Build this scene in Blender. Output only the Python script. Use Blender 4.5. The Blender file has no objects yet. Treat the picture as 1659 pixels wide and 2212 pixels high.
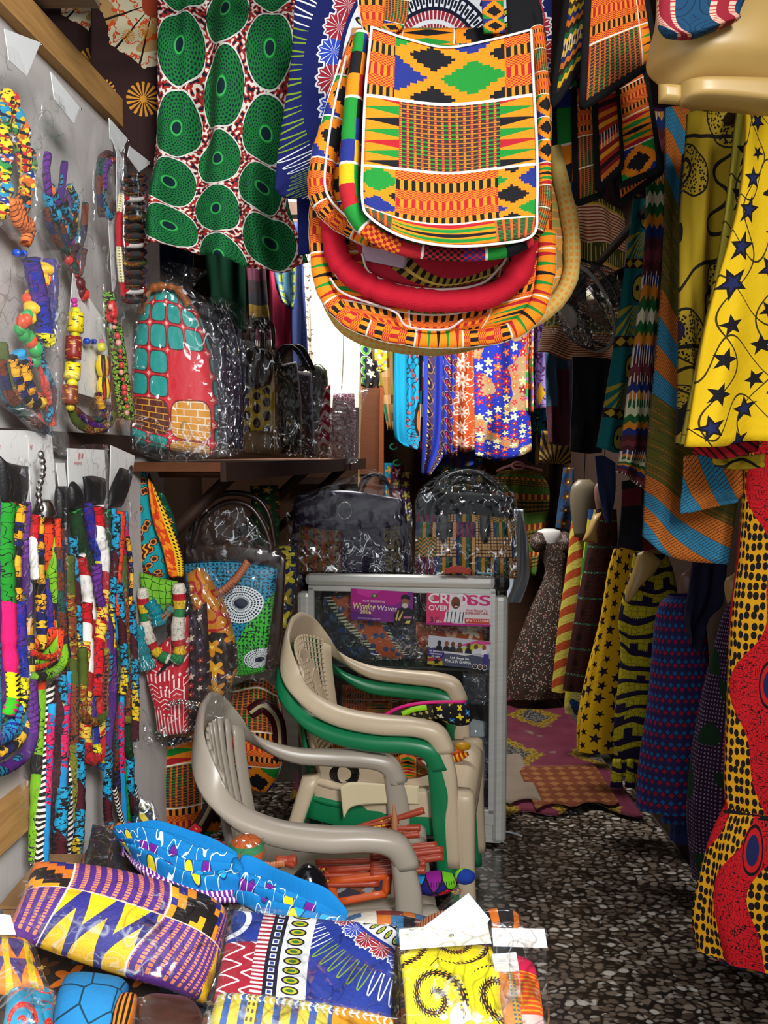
import bpy, math, random
import numpy as np
from mathutils import Vector, Matrix
C0 = bpy.context.scene
# ---------------------------------------------------------------- camera
FPX, IW, IH, CAMZ, HOR = 1826.0, 1659, 2212, 1.5, 980.0
PITCH = math.atan((HOR - IH / 2) / FPX)
cam = bpy.data.cameras.new('camera'); camo = bpy.data.objects.new('camera', cam)
bpy.context.collection.objects.link(camo); C0.camera = camo
cam.sensor_fit = 'VERTICAL'; cam.sensor_height = 36; cam.lens = 36 * FPX / IH
cam.clip_start = .02
camo.location = (0, 0, CAMZ); camo.rotation_euler = (math.pi / 2 + PITCH, 0, 0)
# ---------------------------------------------------------------- world and lights
w = bpy.data.worlds.new('sky'); C0.world = w; w.use_nodes = True
bg = w.node_tree.nodes['Background']; bg.inputs[0].default_value = (.93, .97, 1, 1); bg.inputs[1].default_value = .8
def area(name, loc, aim, sx, sy, e, col=(1, 1, 1)):
    l = bpy.data.lights.new(name, 'AREA'); l.shape = 'RECTANGLE'; l.size = sx; l.size_y = sy; l.energy = e; l.color = col
    o = bpy.data.objects.new(name, l); bpy.context.collection.objects.link(o); o.location = loc
    o.rotation_euler = (Vector(aim) - Vector(loc)).to_track_quat('-Z', 'Y').to_euler(); return o
area('street_daylight', (.85, -1.1, 2.75), (-.35, 1.6, 1.0), .9, .9, 130, (1, .985, .96))
area('roof_gap_daylight', (.05, 3.74, 2.84), (.25, 4.95, 1.4), 1.0, .5, 84, (1, .97, .92))
C0.view_settings.view_transform = 'Standard'; C0.view_settings.look = 'None'
C0.view_settings.exposure = .5; C0.view_settings.gamma = 1; C0.view_settings.use_curve_mapping = False
C0.cycles.max_bounces = 6; C0.cycles.diffuse_bounces = 3; C0.cycles.glossy_bounces = 2
C0.cycles.transmission_bounces = 3; C0.cycles.transparent_max_bounces = 14
C0.cycles.caustics_reflective = False; C0.cycles.caustics_refractive = False
C0.cycles.sample_clamp_indirect = 4
# ---------------------------------------------------------------- helpers
CP, SP = math.cos(PITCH), math.sin(PITCH)
def ray(px, py):
    x, y = (px - IW / 2) / FPX, -(py - IH / 2) / FPX
    return np.array([x, CP - y * SP, SP + y * CP])        # camera space (x, y, -1) turned to the world
def at(px, py, Y):
    d = ray(px, py); return np.array([0, 0, CAMZ]) + d * (Y / d[1])
def at_z(px, py, z):
    d = ray(px, py); return np.array([0, 0, CAMZ]) + d * ((z - CAMZ) / d[2])
def at_x(px, py, x):
    d = ray(px, py); return np.array([0, 0, CAMZ]) + d * (x / d[0])
def on_plane(px, py, p0, n):
    d = ray(px, py); c = np.array([0, 0, CAMZ]); return c + d * (np.dot(np.array(p0) - c, n) / np.dot(d, n))
def W(p, Y=None):
    p = tuple(p)
    return at(p[0], p[1], p[2] if len(p) > 2 else Y)
def tag(o, label=None, cat=None, group=None, kind=None):
    if label: o['label'] = label
    if cat: o['category'] = cat
    if group: o['group'] = group
    if kind: o['kind'] = kind
    return o
def mesh(name, v, f, uv=None, smooth=True, mi=None):
    me = bpy.data.meshes.new(name); v = np.asarray(v, dtype=np.float32)
    if isinstance(f, np.ndarray):
        k = f.shape[1]; n = len(f)
        me.vertices.add(len(v)); me.vertices.foreach_set('co', v.ravel())
        me.loops.add(n * k); me.loops.foreach_set('vertex_index', f.astype(np.int32).ravel())
        me.polygons.add(n); me.polygons.foreach_set('loop_start', np.arange(0, n * k, k, dtype=np.int32))
        me.update(calc_edges=True)
    else:
        me.from_pydata([tuple(map(float, a)) for a in v], [], [tuple(map(int, a)) for a in f])
    if uv is not None:
        l = me.uv_layers.new(name='UVMap')
        vi = np.empty(len(me.loops), dtype=np.int32); me.loops.foreach_get('vertex_index', vi)
        l.data.foreach_set('uv', np.asarray(uv, dtype=np.float32)[vi].ravel())
    if mi is not None: me.polygons.foreach_set('material_index', np.asarray(mi, dtype=np.int32))
    me.polygons.foreach_set('use_smooth', np.full(len(me.polygons), bool(smooth)))
    me.update(); return me
def thing(name, label, cat, loc=(0, 0, 0), group=None):
    o = bpy.data.objects.new(name, None); bpy.context.collection.objects.link(o)
    o.location = tuple(map(float, loc)); o.empty_display_size = .05
    return tag(o, label, cat, group)
def root_of(p):
    v = Vector((0, 0, 0))
    while p is not None: v = v + p.location; p = p.parent
    return np.array(v)
def part(name, g, mat, parent=None, label=None):
    """g = dict(v, f, uv, smooth) in world coordinates"""
    v = np.asarray(g['v'], dtype=float)
    if parent is not None: off = root_of(parent)
    else:
        off = v.mean(0); off[2] = v[:, 2].min()
    me = mesh(name, v - off, g['f'], g.get('uv'), g.get('smooth', True), g.get('mi'))
    for mm in (mat if isinstance(mat, (list, tuple)) else [mat]): me.materials.append(mm)
    o = bpy.data.objects.new(name, me); bpy.context.collection.objects.link(o)
    if parent is not None: o.parent = parent
    else: o.location = tuple(off)
    if label: o['label'] = label
    return o
def single(name, g, mat, label, cat, group=None):
    return tag(part(name, g, mat), label, cat, group)
def struct(name, g, mat, label=None):
    return tag(part(name, g, mat), label, None, None, 'structure')
def join(*gs):
    v, f, uv, mi, o, tri = [], [], [], [], 0, False
    for g in gs:
        v.append(np.asarray(g['v'], dtype=float)); ff = g['f']
        f += [tuple(int(i) + o for i in a) for a in ff]
        uv.append(np.asarray(g['uv']) if g.get('uv') is not None else np.zeros((len(g['v']), 2)))
        mi += list(g['mi']) if g.get('mi') is not None else [g.get('m', 0)] * len(ff)
        o += len(g['v'])
    return dict(v=np.vstack(v), f=f, uv=np.vstack(uv), mi=mi, smooth=gs[0].get('smooth', True))
def vnoise(x, y, seed=0):
    x = np.asarray(x, float); y = np.asarray(y, float)
    xi, yi = np.floor(x).astype(np.int64), np.floor(y).astype(np.int64); fx, fy = x - xi, y - yi
    fx = fx * fx * (3 - 2 * fx); fy = fy * fy * (3 - 2 * fy)
    def h(a, b):
        n = (a * 374761393 + b * 668265263 + seed * 974634777) & 0xffffffff
        n = ((n ^ (n >> 13)) * 1274126177) & 0xffffffff
        return ((n ^ (n >> 16)) & 0xffff) / 32767.5 - 1
    return (h(xi, yi) * (1 - fx) + h(xi + 1, yi) * fx) * (1 - fy) + (h(xi, yi + 1) * (1 - fx) + h(xi + 1, yi + 1) * fx) * fy
def cat(P, n):
    """catmull-rom through the points P (k, ...) sampled at n + 1 places"""
    P = np.asarray(P, float); k = len(P)
    if k == 1: return np.repeat(P, n + 1, 0)
    if k == 2:
        t = np.linspace(0, 1, n + 1).reshape((-1,) + (1,) * (P.ndim - 1)); return P[0] * (1 - t) + P[1] * t
    Q = np.concatenate([[2 * P[0] - P[1]], P, [2 * P[-1] - P[-2]]])
    t = np.linspace(0, k - 1, n + 1); i = np.minimum(t.astype(int), k - 2); u = (t - i).reshape((-1,) + (1,) * (P.ndim - 1))
    a, b, c, d = Q[i], Q[i + 1], Q[i + 2], Q[i + 3]
    return .5 * (2 * b + (c - a) * u + (2 * a - 5 * b + 4 * c - d) * u ** 2 + (3 * b - 3 * c + d - a) * u ** 3)
def netgrid(rows, Y, nu, nv):
    m = max(len(r) for r in rows)
    R = [cat([W(p, Y) for p in r], nu) for r in rows]
    return cat(np.array(R), nv)
def gridfaces(nv, nu, o=0, flip=False):
    i = np.arange(nv)[:, None] * (nu + 1) + np.arange(nu)[None, :] + o
    f = np.stack([i, i + 1, i + nu + 2, i + nu + 1], -1).reshape(-1, 4)
    return f[:, ::-1] if flip else f
def slab(rows, Y=None, nu=28, nv=36, folds=0, amp=.01, seed=0, pil=0., prnd=3., back=.5, thick=.004, crk=0., crs=30., uv='m', open_top=False, wob=.15, grow=0., flat=False, bias=.35):
    """A cloth, bag or plastic pouch spanned over a net of photo points (px, py[, Y]): folds, pillow depth, a back layer and closed rims."""
    G = netgrid(rows, Y, nu, nv)
    if grow:
        c = G.mean((0, 1)); G = c + (G - c) * (1 + grow)
    N = np.cross(np.gradient(G, axis=1), np.gradient(G, axis=0)); N /= np.linalg.norm(N, axis=2, keepdims=True) + 1e-12
    if np.dot(N.mean((0, 1)), np.array([0, 0, CAMZ]) - G.mean((0, 1))) < 0: N = -N
    s = np.linspace(0, 1, nu + 1)[None, :]; t = np.linspace(0, 1, nv + 1)[:, None]
    rs = np.random.RandomState(seed + 11); d = np.zeros((nv + 1, nu + 1))
    if folds:
        for k in range(4):
            n = folds * (.55 + .35 * k); a = amp * (1, .7, .45, .25)[k]; ph = rs.rand()
            d += a * np.sin(2 * np.pi * (n * s + ph + wob * np.sin(2 * np.pi * (t * (.5 + rs.rand()) + rs.rand())))) * (bias + (1 - bias) * t)
        d += amp * .5 * vnoise(s * folds * 1.7 + t * 2, t * 5 + seed, seed)
    pr = (np.clip(1 - np.abs(2 * s - 1) ** prnd, 0, 1) ** .5) * (np.clip(1 - np.abs(2 * t - 1) ** prnd, 0, 1) ** .5)
    wu = np.linalg.norm(np.diff(G, axis=1), axis=2).sum(1).mean(); hv = np.linalg.norm(np.diff(G, axis=0), axis=2).sum(0).mean()
    if crk:
        X, Z = s * wu * crs, t * hv * crs
        r = 1 - 2 * np.abs(vnoise(X + .6 * vnoise(X, Z, seed + 5), Z * .8, seed)); r2 = 1 - 2 * np.abs(vnoise(X * 2.3 - Z, Z * 2.1 + X, seed + 3))
        d = d + crk * (.6 * r + .4 * r2)
    F = G + N * (d + pil * pr)[..., None]
    d2 = d if not crk else -d
    if pil == 0: B = G + N * (d2 - thick)[..., None]
    else: B = G + N * (d2 * .6 - thick - pil * back * pr)[..., None]
    # round the rim: both layers meet
    if uv == 'm': U = np.stack([np.broadcast_to(s * wu, d.shape), np.broadcast_to((1 - t) * hv, d.shape)], -1)
    else: U = np.stack([np.broadcast_to(s, d.shape), np.broadcast_to(1 - t, d.shape)], -1)
    n = (nu + 1) * (nv + 1)
    f = [gridfaces(nv, nu), gridfaces(nv, nu, n, True)]
    idx = np.arange(n).reshape(nv + 1, nu + 1)
    for e, fl in ((idx[0], 0), (idx[-1], 1), (idx[:, 0], 1), (idx[:, -1], 0)):
        q = np.stack([e[:-1], e[1:], e[1:] + n, e[:-1] + n], -1)
        f.append(q[:, ::-1] if not fl else q)
    return dict(v=np.vstack([F.reshape(-1, 3), B.reshape(-1, 3)]), f=np.vstack(f), uv=np.vstack([U.reshape(-1, 2)] * 2), smooth=not flat)
def tube(pts, r, n=8, seg=None, Y=None, sq=1., closed_caps=True, rn=0., seed=0, um=0.):
    P = np.array([W(p, Y) for p in pts]) if Y is not None else np.asarray(pts, float)
    L = np.linalg.norm(np.diff(P, axis=0), axis=1).sum()
    seg = seg or max(4, int(len(P) * 4)); Q = cat(P, seg)
    R = cat(np.array([[x] for x in r]), seg)[:, 0] if hasattr(r, '__len__') else np.full(seg + 1, float(r))
    if rn: R = R * (1 + rn * vnoise(np.arange(seg + 1) * .9, np.zeros(seg + 1) + seed, seed))
    T = np.gradient(Q, axis=0); T /= np.linalg.norm(T, axis=1, keepdims=True) + 1e-12
    up = np.array([0, -1, .15]) if abs(T[:, 1]).mean() < .8 else np.array([0, 0, 1.])
    A = np.cross(T, up); A /= np.linalg.norm(A, axis=1, keepdims=True) + 1e-9; B = np.cross(A, T)
    a = np.linspace(0, 2 * np.pi, n + 1)
    V_ = Q[:, None, :] + R[:, None, None] * (np.cos(a)[None, :, None] * A[:, None, :] + sq * np.sin(a)[None, :, None] * B[:, None, :])
    ln = np.concatenate([[0], np.cumsum(np.linalg.norm(np.diff(Q, axis=0), axis=1))])
    U = np.stack([np.broadcast_to(a / (2 * np.pi) * (um or 1.0), (seg + 1, n + 1)), np.broadcast_to(ln[:, None], (seg + 1, n + 1))], -1)
    f = [tuple(x) for x in gridfaces(seg, n, 0, True)]
    v = V_.reshape(-1, 3); m = len(v)
    if closed_caps:
        f.append(tuple(range(n)) ); f.append(tuple(seg * (n + 1) + np.arange(n)[::-1]))
    return dict(v=v, f=f, uv=U.reshape(-1, 2), smooth=True)
def loft(secs, n=28, nv=None, folds=0, amp=0., seed=0, cap=True, twist=0.):
    """secs: (x, y, z, rx, ry) up a body, world metres"""
    S = np.asarray(secs, float); nv = nv or (len(S) - 1) * 6; S = cat(S, nv)
    a = np.linspace(0, 2 * np.pi, n + 1); t = np.linspace(0, 1, nv + 1)[:, None]
    rs = np.random.RandomState(seed); m = np.ones((nv + 1, n + 1))
    if folds:
        for k in range(3):
            m = m + amp * (1, .6, .4)[k] * np.sin(int(folds * (.6 + .4 * k)) * a[None, :] + rs.rand() * 6 + 1.2 * np.sin(t * 4 + rs.rand() * 6)) * (1 - t * .8 if S[0, 2] < S[-1, 2] else .2 + .8 * t)
    V_ = np.stack([S[:, 0:1] + S[:, 3:4] * np.cos(a)[None, :] * m, S[:, 1:2] + S[:, 4:5] * np.sin(a)[None, :] * m, np.broadcast_to(S[:, 2:3], m.shape)], -1)
    U = np.stack([np.broadcast_to(a[None, :] * S[:, 3].mean() * 1.1, m.shape), np.broadcast_to(S[:, 2:3], m.shape)], -1)
    f = [tuple(x) for x in gridfaces(nv, n, 0, S[0, 2] > S[-1, 2])]
    if cap: f.append(tuple(range(n))[::-1]); f.append(tuple(nv * (n + 1) + np.arange(n)))
    return dict(v=V_.reshape(-1, 3), f=f, uv=U.reshape(-1, 2), smooth=True)
def gown(rows, Y, ratio=.5, **k):
    """rows of (centre px, y px, half width px) at depth Y"""
    S = []
    for cx, y, hw in rows:
        p = at(cx, y, Y); r = abs(at(cx + hw, y, Y)[0] - p[0]); S.append((p[0], p[1], p[2], r, r * ratio))
    return loft(S, **k)
def box(x0, y0, z0, x1, y1, z1, bev=0., F=None):
    v = np.array([(x, y, z) for z in (z0, z1) for y in (y0, y1) for x in (x0, x1)], float)
    f = [(0, 2, 3, 1), (4, 5, 7, 6), (0, 1, 5, 4), (2, 6, 7, 3), (0, 4, 6, 2), (1, 3, 7, 5)]
    if F is not None: v = np.array([F(*p) for p in v])
    uv = np.stack([v[:, 0] + v[:, 1], v[:, 2] + v[:, 1]], -1)
    return dict(v=v, f=f, uv=uv, smooth=False)
def bevel(o, wd=.004, seg=2):
    m = o.modifiers.new('bevel', 'BEVEL'); m.width = wd; m.segments = seg; m.limit_method = 'ANGLE'; return o
def ball(c, rx, ry=None, rz=None, nu=12, nv=8, M=None):
    ry = ry or rx; rz = rz or rx
    th = np.linspace(0, np.pi, nv + 1)[:, None]; ph = np.linspace(0, 2 * np.pi, nu + 1)[None, :]
    v = np.stack([rx * np.sin(th) * np.cos(ph), ry * np.sin(th) * np.sin(ph), rz * np.cos(th) * np.ones_like(ph)], -1).reshape(-1, 3)
    uv = np.stack([np.broadcast_to(ph / 6.283, (nv + 1, nu + 1)), np.broadcast_to(th / 3.1416, (nv + 1, nu + 1))], -1).reshape(-1, 2)
    if M is not None: v = v @ np.array(M).T
    return dict(v=v + np.asarray(c), f=gridfaces(nv, nu, 0, True), uv=uv, smooth=True)
def qbox(p00, p10, p11, p01, th, n=None):
    """a thin board over four world corners, th thick away from the viewer"""
    p = np.array([p00, p10, p11, p01], float); nn = np.cross(p[1] - p[0], p[3] - p[0]); nn /= np.linalg.norm(nn)
    if np.dot(nn, np.array([0, 0, CAMZ]) - p.mean(0)) < 0: nn = -nn
    v = np.vstack([p, p - nn * th]); wd = np.linalg.norm(p[1] - p[0]); h = np.linalg.norm(p[3] - p[0])
    uv = np.array([(0, 0), (wd, 0), (wd, h), (0, h)] * 2)
    f = [(0, 1, 2, 3), (7, 6, 5, 4), (0, 4, 5, 1), (1, 5, 6, 2), (2, 6, 7, 3), (3, 7, 4, 0)]
    return dict(v=v, f=f, uv=uv, smooth=False)
def lookaround(): pass
# ---------------------------------------------------------------- node expressions
T = None
def C(h):
    h = h.lstrip('#'); c = [int(h[i:i + 2], 16) / 255 for i in (0, 2, 4)]
    return tuple(x / 12.92 if x <= .04045 else ((x + .055) / 1.055) ** 2.4 for x in c) + (1.,)
class S:
    def __init__(s, k): s.k = k
    def __add__(a, b): return mm('ADD', a, b)
    __radd__ = __add__
    def __sub__(a, b): return mm('SUBTRACT', a, b)
    def __rsub__(a, b): return mm('SUBTRACT', b, a)
    def __mul__(a, b): return mm('MULTIPLY', a, b)
    __rmul__ = __mul__
    def __truediv__(a, b): return mm('DIVIDE', a, b)
    def __lt__(a, b): return mm('LESS_THAN', a, b)
    def __gt__(a, b): return mm('GREATER_THAN', a, b)
    def __neg__(a): return mm('MULTIPLY', a, -1.)
def put(inp, x):
    if isinstance(x, S): T.links.new(x.k, inp)
    else: inp.default_value = x
def mm(op, *a):
    n = T.nodes.new('ShaderNodeMath'); n.operation = op
    for i, x in enumerate(a): put(n.inputs[i], x if isinstance(x, S) else float(x))
    return S(n.outputs[0])
fl = lambda x: mm('FLOOR', x)
fr = lambda x: mm('FRACT', x)
ab = lambda x: mm('ABSOLUTE', x)
sn = lambda x: mm('SINE', x)
mn = lambda a, b: mm('MINIMUM', a, b)
mx = lambda a, b: mm('MAXIMUM', a, b)
sq = lambda x: x * x
rt = lambda x: mm('SQRT', x)
mod = lambda a, b: mm('FLOORED_MODULO', a, b)
def xor(a, b): return ab(a - b)
def hyp(x, y): return rt(x * x + y * y)
def ang(x, y): return mm('ARCTAN2', y, x)
def btw(x, a, b): return (x > a) * (x < b)
def mix(f, a, b):
    n = T.nodes.new('ShaderNodeMix'); n.data_type = 'RGBA'; n.clamp_factor = True
    put(n.inputs[0], f if isinstance(f, S) else float(f)); put(n.inputs[6], a if isinstance(a, S) else tuple(a)); put(n.inputs[7], b if isinstance(b, S) else tuple(b))
    return S(n.outputs[2])
def lay(base, *ms):
    for f, c in ms: base = mix(f, base, c)
    return base
def vec(u, v, z=0.):
    n = T.nodes.new('ShaderNodeCombineXYZ'); put(n.inputs[0], u); put(n.inputs[1], v); put(n.inputs[2], z); return S(n.outputs[0])
def wn(u, v, z=0.):
    n = T.nodes.new('ShaderNodeTexWhiteNoise'); n.noise_dimensions = '3D'; put(n.inputs['Vector'], vec(u, v, z)); return S(n.outputs['Value'])
def noi(u, v, sc=1., det=1., z=0.):
    n = T.nodes.new('ShaderNodeTexNoise'); put(n.inputs['Vector'], vec(u, v, z)); n.inputs['Scale'].default_value = sc; n.inputs['Detail'].default_value = det
    return S(n.outputs['Fac'])
def vor(u, v, sc=1., feat='F1', rnd=1.):
    n = T.nodes.new('ShaderNodeTexVoronoi'); n.feature = feat; n.voronoi_dimensions = '2D'; put(n.inputs['Vector'], vec(u, v)); n.inputs['Scale'].default_value = sc; n.inputs['Randomness'].default_value = rnd
    if feat == 'DISTANCE_TO_EDGE': return S(n.outputs['Distance']), None
    return S(n.outputs['Distance']), S(n.outputs['Color'])
def redc(c):
    n = T.nodes.new('ShaderNodeSeparateColor'); put(n.inputs[0], c); return S(n.outputs[0])
def ramp(x, st, mode='CONSTANT'):
    n = T.nodes.new('ShaderNodeValToRGB'); r = n.color_ramp; r.interpolation = mode; put(n.inputs[0], x)
    while len(r.elements) < len(st): r.elements.new(.5)
    for e, (p, c) in zip(r.elements, sorted(st, key=lambda q: q[0])): e.position = p; e.color = c
    return S(n.outputs[0])
def pal(x, cols): return ramp(x, [(i / len(cols), C(c)) for i, c in enumerate(cols)])
def uvs():
    n = T.nodes.new('ShaderNodeTexCoord'); s = T.nodes.new('ShaderNodeSeparateXYZ'); T.links.new(n.outputs['UV'], s.inputs[0]); return S(s.outputs[0]), S(s.outputs[1])
def obj3():
    n = T.nodes.new('ShaderNodeTexCoord'); s = T.nodes.new('ShaderNodeSeparateXYZ'); T.links.new(n.outputs['Object'], s.inputs[0]); return S(s.outputs[0]), S(s.outputs[1]), S(s.outputs[2])
MATS = {}
def mat(name, fn, rough=.85, spec=.25, metal=0., bump=None, bs=.3, coat=0., sheen=0., em=None):
    global T
    if name in MATS: return MATS[name]
    m = bpy.data.materials.new(name); m.use_nodes = True; T = m.node_tree; b = T.nodes['Principled BSDF']
    c = fn if isinstance(fn, (tuple, str)) else fn(*uvs())
    if isinstance(c, str): c = C(c)
    put(b.inputs['Base Color'], c)
    b.inputs['Specular IOR Level'].default_value = spec; b.inputs['Metallic'].default_value = metal
    put(b.inputs['Roughness'], rough() if callable(rough) else rough)
    if coat: b.inputs['Coat Weight'].default_value = coat; b.inputs['Coat Roughness'].default_value = .12
    if bump is not None:
        n = T.nodes.new('ShaderNodeBump'); n.inputs['Strength'].default_value = bs; n.inputs['Distance'].default_value = .004
        put(n.inputs['Height'], bump(*uvs())); T.links.new(n.outputs[0], b.inputs['Normal'])
    MATS[name] = m; return m
def cloth(name, fn, **k):
    k.setdefault('bump', lambda u, v: noi(u, v, 90, 2)); k.setdefault('bs', .35); return mat(name, fn, **k)
def plastic_film(name, haze=.05, tint=(1, 1, 1, 1), gl=1., cap=.13):
    global T
    m = bpy.data.materials.new(name); m.use_nodes = True; T = m.node_tree; N = T.nodes; N.clear()
    out = N.new('ShaderNodeOutputMaterial'); tr = N.new('ShaderNodeBsdfTransparent'); tr.inputs[0].default_value = tint
    g = N.new('ShaderNodeBsdfGlossy'); g.inputs['Roughness'].default_value = .1; g.inputs[0].default_value = (.95, .97, 1, 1)
    df = N.new('ShaderNodeBsdfDiffuse'); df.inputs[0].default_value = (.8, .8, .8, 1)
    fz = N.new('ShaderNodeFresnel'); fz.inputs[0].default_value = 1.5
    bp = N.new('ShaderNodeBump'); bp.inputs['Strength'].default_value = .6; bp.inputs['Distance'].default_value = .006
    x, y, z = obj3()
    h = noi(x, y, 22, 2., z); r = ab(h - .5)
    put(bp.inputs['Height'], r)
    for q in (g, fz): T.links.new(bp.outputs[0], q.inputs['Normal'])
    f = mm('MINIMUM', S(fz.outputs[0]) * .5 * gl, cap * .25)
    w1 = ab(noi(x * 1.1, y, 13, 1.5, z * .8) - .5); w2 = ab(noi(x + 5., y * 1.2, 27, 1., z) - .5)
    crease = mx(mm('MAXIMUM', 1. - w1 * 70., 0.), mm('MAXIMUM', 1. - w2 * 60., 0.) * .6) * (noi(x, y, 6, 0, z + 9.) > .5)
    f = mx(f, crease * (.5 * min(1., gl)))
    a = N.new('ShaderNodeMixShader'); put(a.inputs[0], haze); T.links.new(tr.outputs[0], a.inputs[1]); T.links.new(df.outputs[0], a.inputs[2])
    b = N.new('ShaderNodeMixShader'); put(b.inputs[0], f); T.links.new(a.outputs[0], b.inputs[1]); T.links.new(g.outputs[0], b.inputs[2])
    T.links.new(b.outputs[0], out.inputs[0]); MATS[name] = m; return m
FILM = plastic_film('clear_film', .005); FILM2 = plastic_film('hazy_film', .045); FILMT = plastic_film('thin_film', .004, gl=.8, cap=.08)
# ---------------------------------------------------------------- prints
BK, OR_, RD, GN, BL, YL, WH = C('#17171c'), C('#f38a18'), C('#b3202a'), C('#1f8a33'), C('#24307f'), C('#f4c817'), C('#efe6d8')
def k_diam(u, v, a=GN, b=BL):
    x = fl(u * 44) / 22.; y = fl(v * 28) / 14.
    cx, cy = fl(u * 2), fl(v * 2)
    lx, ly = ab(mod(x, 1.) - .46), ab(mod(y, 1.) - .44)
    d = lx + ly
    inner = mix(mod(cx + cy, 2.), a, b)
    return lay(BK, (d < .68, OR_), (d < .42, inner))
def k_bars(u, v, n=14.):
    b = fl(v * 6); chk = xor(fr(u * n * 1.4) > .5, fr(v * 24) > .5)
    bars = fr(u * n) > .52
    bc = mix((b > 2.) * (b < 4.), BK, RD)
    return mix(mod(b, 2.), mix(chk, RD, OR_), mix(bars, bc, OR_))
def k_grid(u, v):
    c = lay(C('#33302f'), ((fr(v * 16) > .72) , C('#a8792e')), ((fr(v * 16) > .6) * (wn(fl(u * 5), fl(v * 4)) > .55), GN))
    return lay(c, (fr(u * 11) > .62, RD), ((fr(u * 11) > .68) * (fr(v * 32) > .5), OR_))
def k_wedge(u, v):
    t = v * 5; p = ab(fr(t) - .5) * 2; row = mod(fl(t), 4.)
    wcol = lay(BK, (row < .5, RD), (btw(row, .5, 1.5), GN), (row > 2.5, GN))
    q = mx(u, 1. - u)
    return mix(p < (1. - ab(u - .5) * 1.9) * .8 , OR_, wcol)
def kente(su=.12, sv=.09, seed=0., line=True, ft=None):
    def f(u, v):
        cy = fl(v / sv); cx = fl(u / su); x, y = fr(u / su), fr(v / sv)
        h = wn(cx, cy, seed)
        c = lay(k_bars(x, y, 10.), (h > .3, k_diam(x * .5 + .25, y * .5 + .25)), (h > .55, k_grid(x, y)), (h > .78, k_wedge(x, y)))
        if line: c = mix(mx(y < .035, x < .02), c, WH)
        if ft: c = mix(ft[0], c, C(ft[1]))
        return c
    return f
def flap(u, v):
    """front flap of the big kente bag, u across 0..1, v up 0..1"""
    y = 1. - v
    def side(a): return mx(u < a, u > 1. - a)
    b0 = mix(side(.17), k_diam(u * 1.05 + .06, y * 2.6 + .3), k_bars(fr(u * 5.9), y / .27 - .04, 4.2))
    y1 = (y - .28) / .28
    b1 = mix(side(.2), k_grid(u * 2.1, y1), k_wedge(mm('MINIMUM', u / .2, (1. - u) / .2) * .5 , y1 * 1.3 + .1))
    y2 = (y - .56) / .28
    b2 = mix(mx(u < .18, u > .79), k_bars(u * 2.0 , y2, 11.), k_diam(u * 1.6 + .11, y2 * .9 + .05))
    y3 = (y - .84) / .16
    b3 = mix(mx(u < .17, u > .76), k_wedge(u, y3 * .9), k_grid(u * 2., y3))
    c = lay(b0, (y > .28, b1), (y > .56, b2), (y > .84, b3))
    return lay(c, (ab(y - .28) < .006, WH), (ab(y - .56) < .006, WH), (ab(y - .84) < .006, WH))
def checker_strip(u, v):
    x, y = u / .03, v / .034
    h = wn(fl(x), fl(y), 3.)
    c = pal(h, ['#f38a18', '#24307f', '#b3202a', '#17171c', '#1f8a33', '#f38a18', '#17171c', '#f4b51a'])
    st = xor(fr(x * 2.5) > .5, fr(y * 3) > .5)
    return lay(c, ((wn(fl(x / 2), fl(y / 3), 9.) > .7) * st, RD), (fr(y / 3) < .04, WH))
def records(base='#147032', dk='#0b2430', ca='#a82c26', cs=.115, white=True):
    def f(u, v):
        col = fl(u / cs); vv = v + mod(col, 2.) * cs * .62
        x = (fr(u / cs) - .5) * 2; y = (fr(vv / (cs * 1.25)) - .5) * 2.2
        r = hyp(x * .97, y * .94); a = ang(x, y)
        ring = fl(r * 11); dots = hyp(fr(r * 11) - .5, (fr(a * 4.456 + ring * .5) - .5)) < .3
        big = hyp(fr(u * 260) - .5, fr(v * 260 + mod(fl(u * 260), 2.) * .5) - .5) < .33
        n1 = noi(u, v, 130, 0) ; sp = n1 > .58
        bgc = lay(C(ca), (n1 < .4, C('#10182b')), (sp, C('#e9e0d6')))
        g = lay(C(base), ((r > .3) * dots, C(dk)), (r < .2, C(dk)), (ab(r - .22) < .03, C('#39b054')))
        return lay(g, (r > 1., bgc), (ab(r - 1.0) < .025, C('#d8d8d0')))
    return f
def star(x, y, R, ri=.42, rot=0.):
    a = ang(x, y) + rot; k = math.pi / 5
    t = ab(mod(a + k, 2 * k) - k); r = hyp(x, y); m = (1 - ri * math.cos(k)) / (ri * math.sin(k))
    return r * (mm('COSINE', t) + m * sn(t)) < R
def stars(base, sc=.07, c1='#141016', c2=None, lines=True, R=.42, seed=0.):
    def f(u, v):
        x, y = u / sc, v / sc; y = y + mod(fl(x), 2.) * .5
        h = wn(fl(x), fl(y), seed); lx, ly = fr(x) - .5 + (h - .5) * .25, fr(y) - .5 - (h - .5) * .2
        big = (h * .45 + .62) * R
        c = C(base)
        if lines:
            l = ab(fr(u / sc * .9 + sn(v / sc * 2.1) * .35) - .5) < .022; l2 = ab(fr(v / sc * .6 + sn(u / sc * 2.6 + v / sc) * .4) - .5) < .018
            c = mix(mx(l, l2), c, C('#3d3110'))
        c = mix(star(lx, ly, big, rot=h * 3), c, C(c1))
        if c2: c = mix(star(lx, ly, big * .55, rot=h * 3) * (h > .45), c, C(c2))
        return c
    return f
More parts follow.
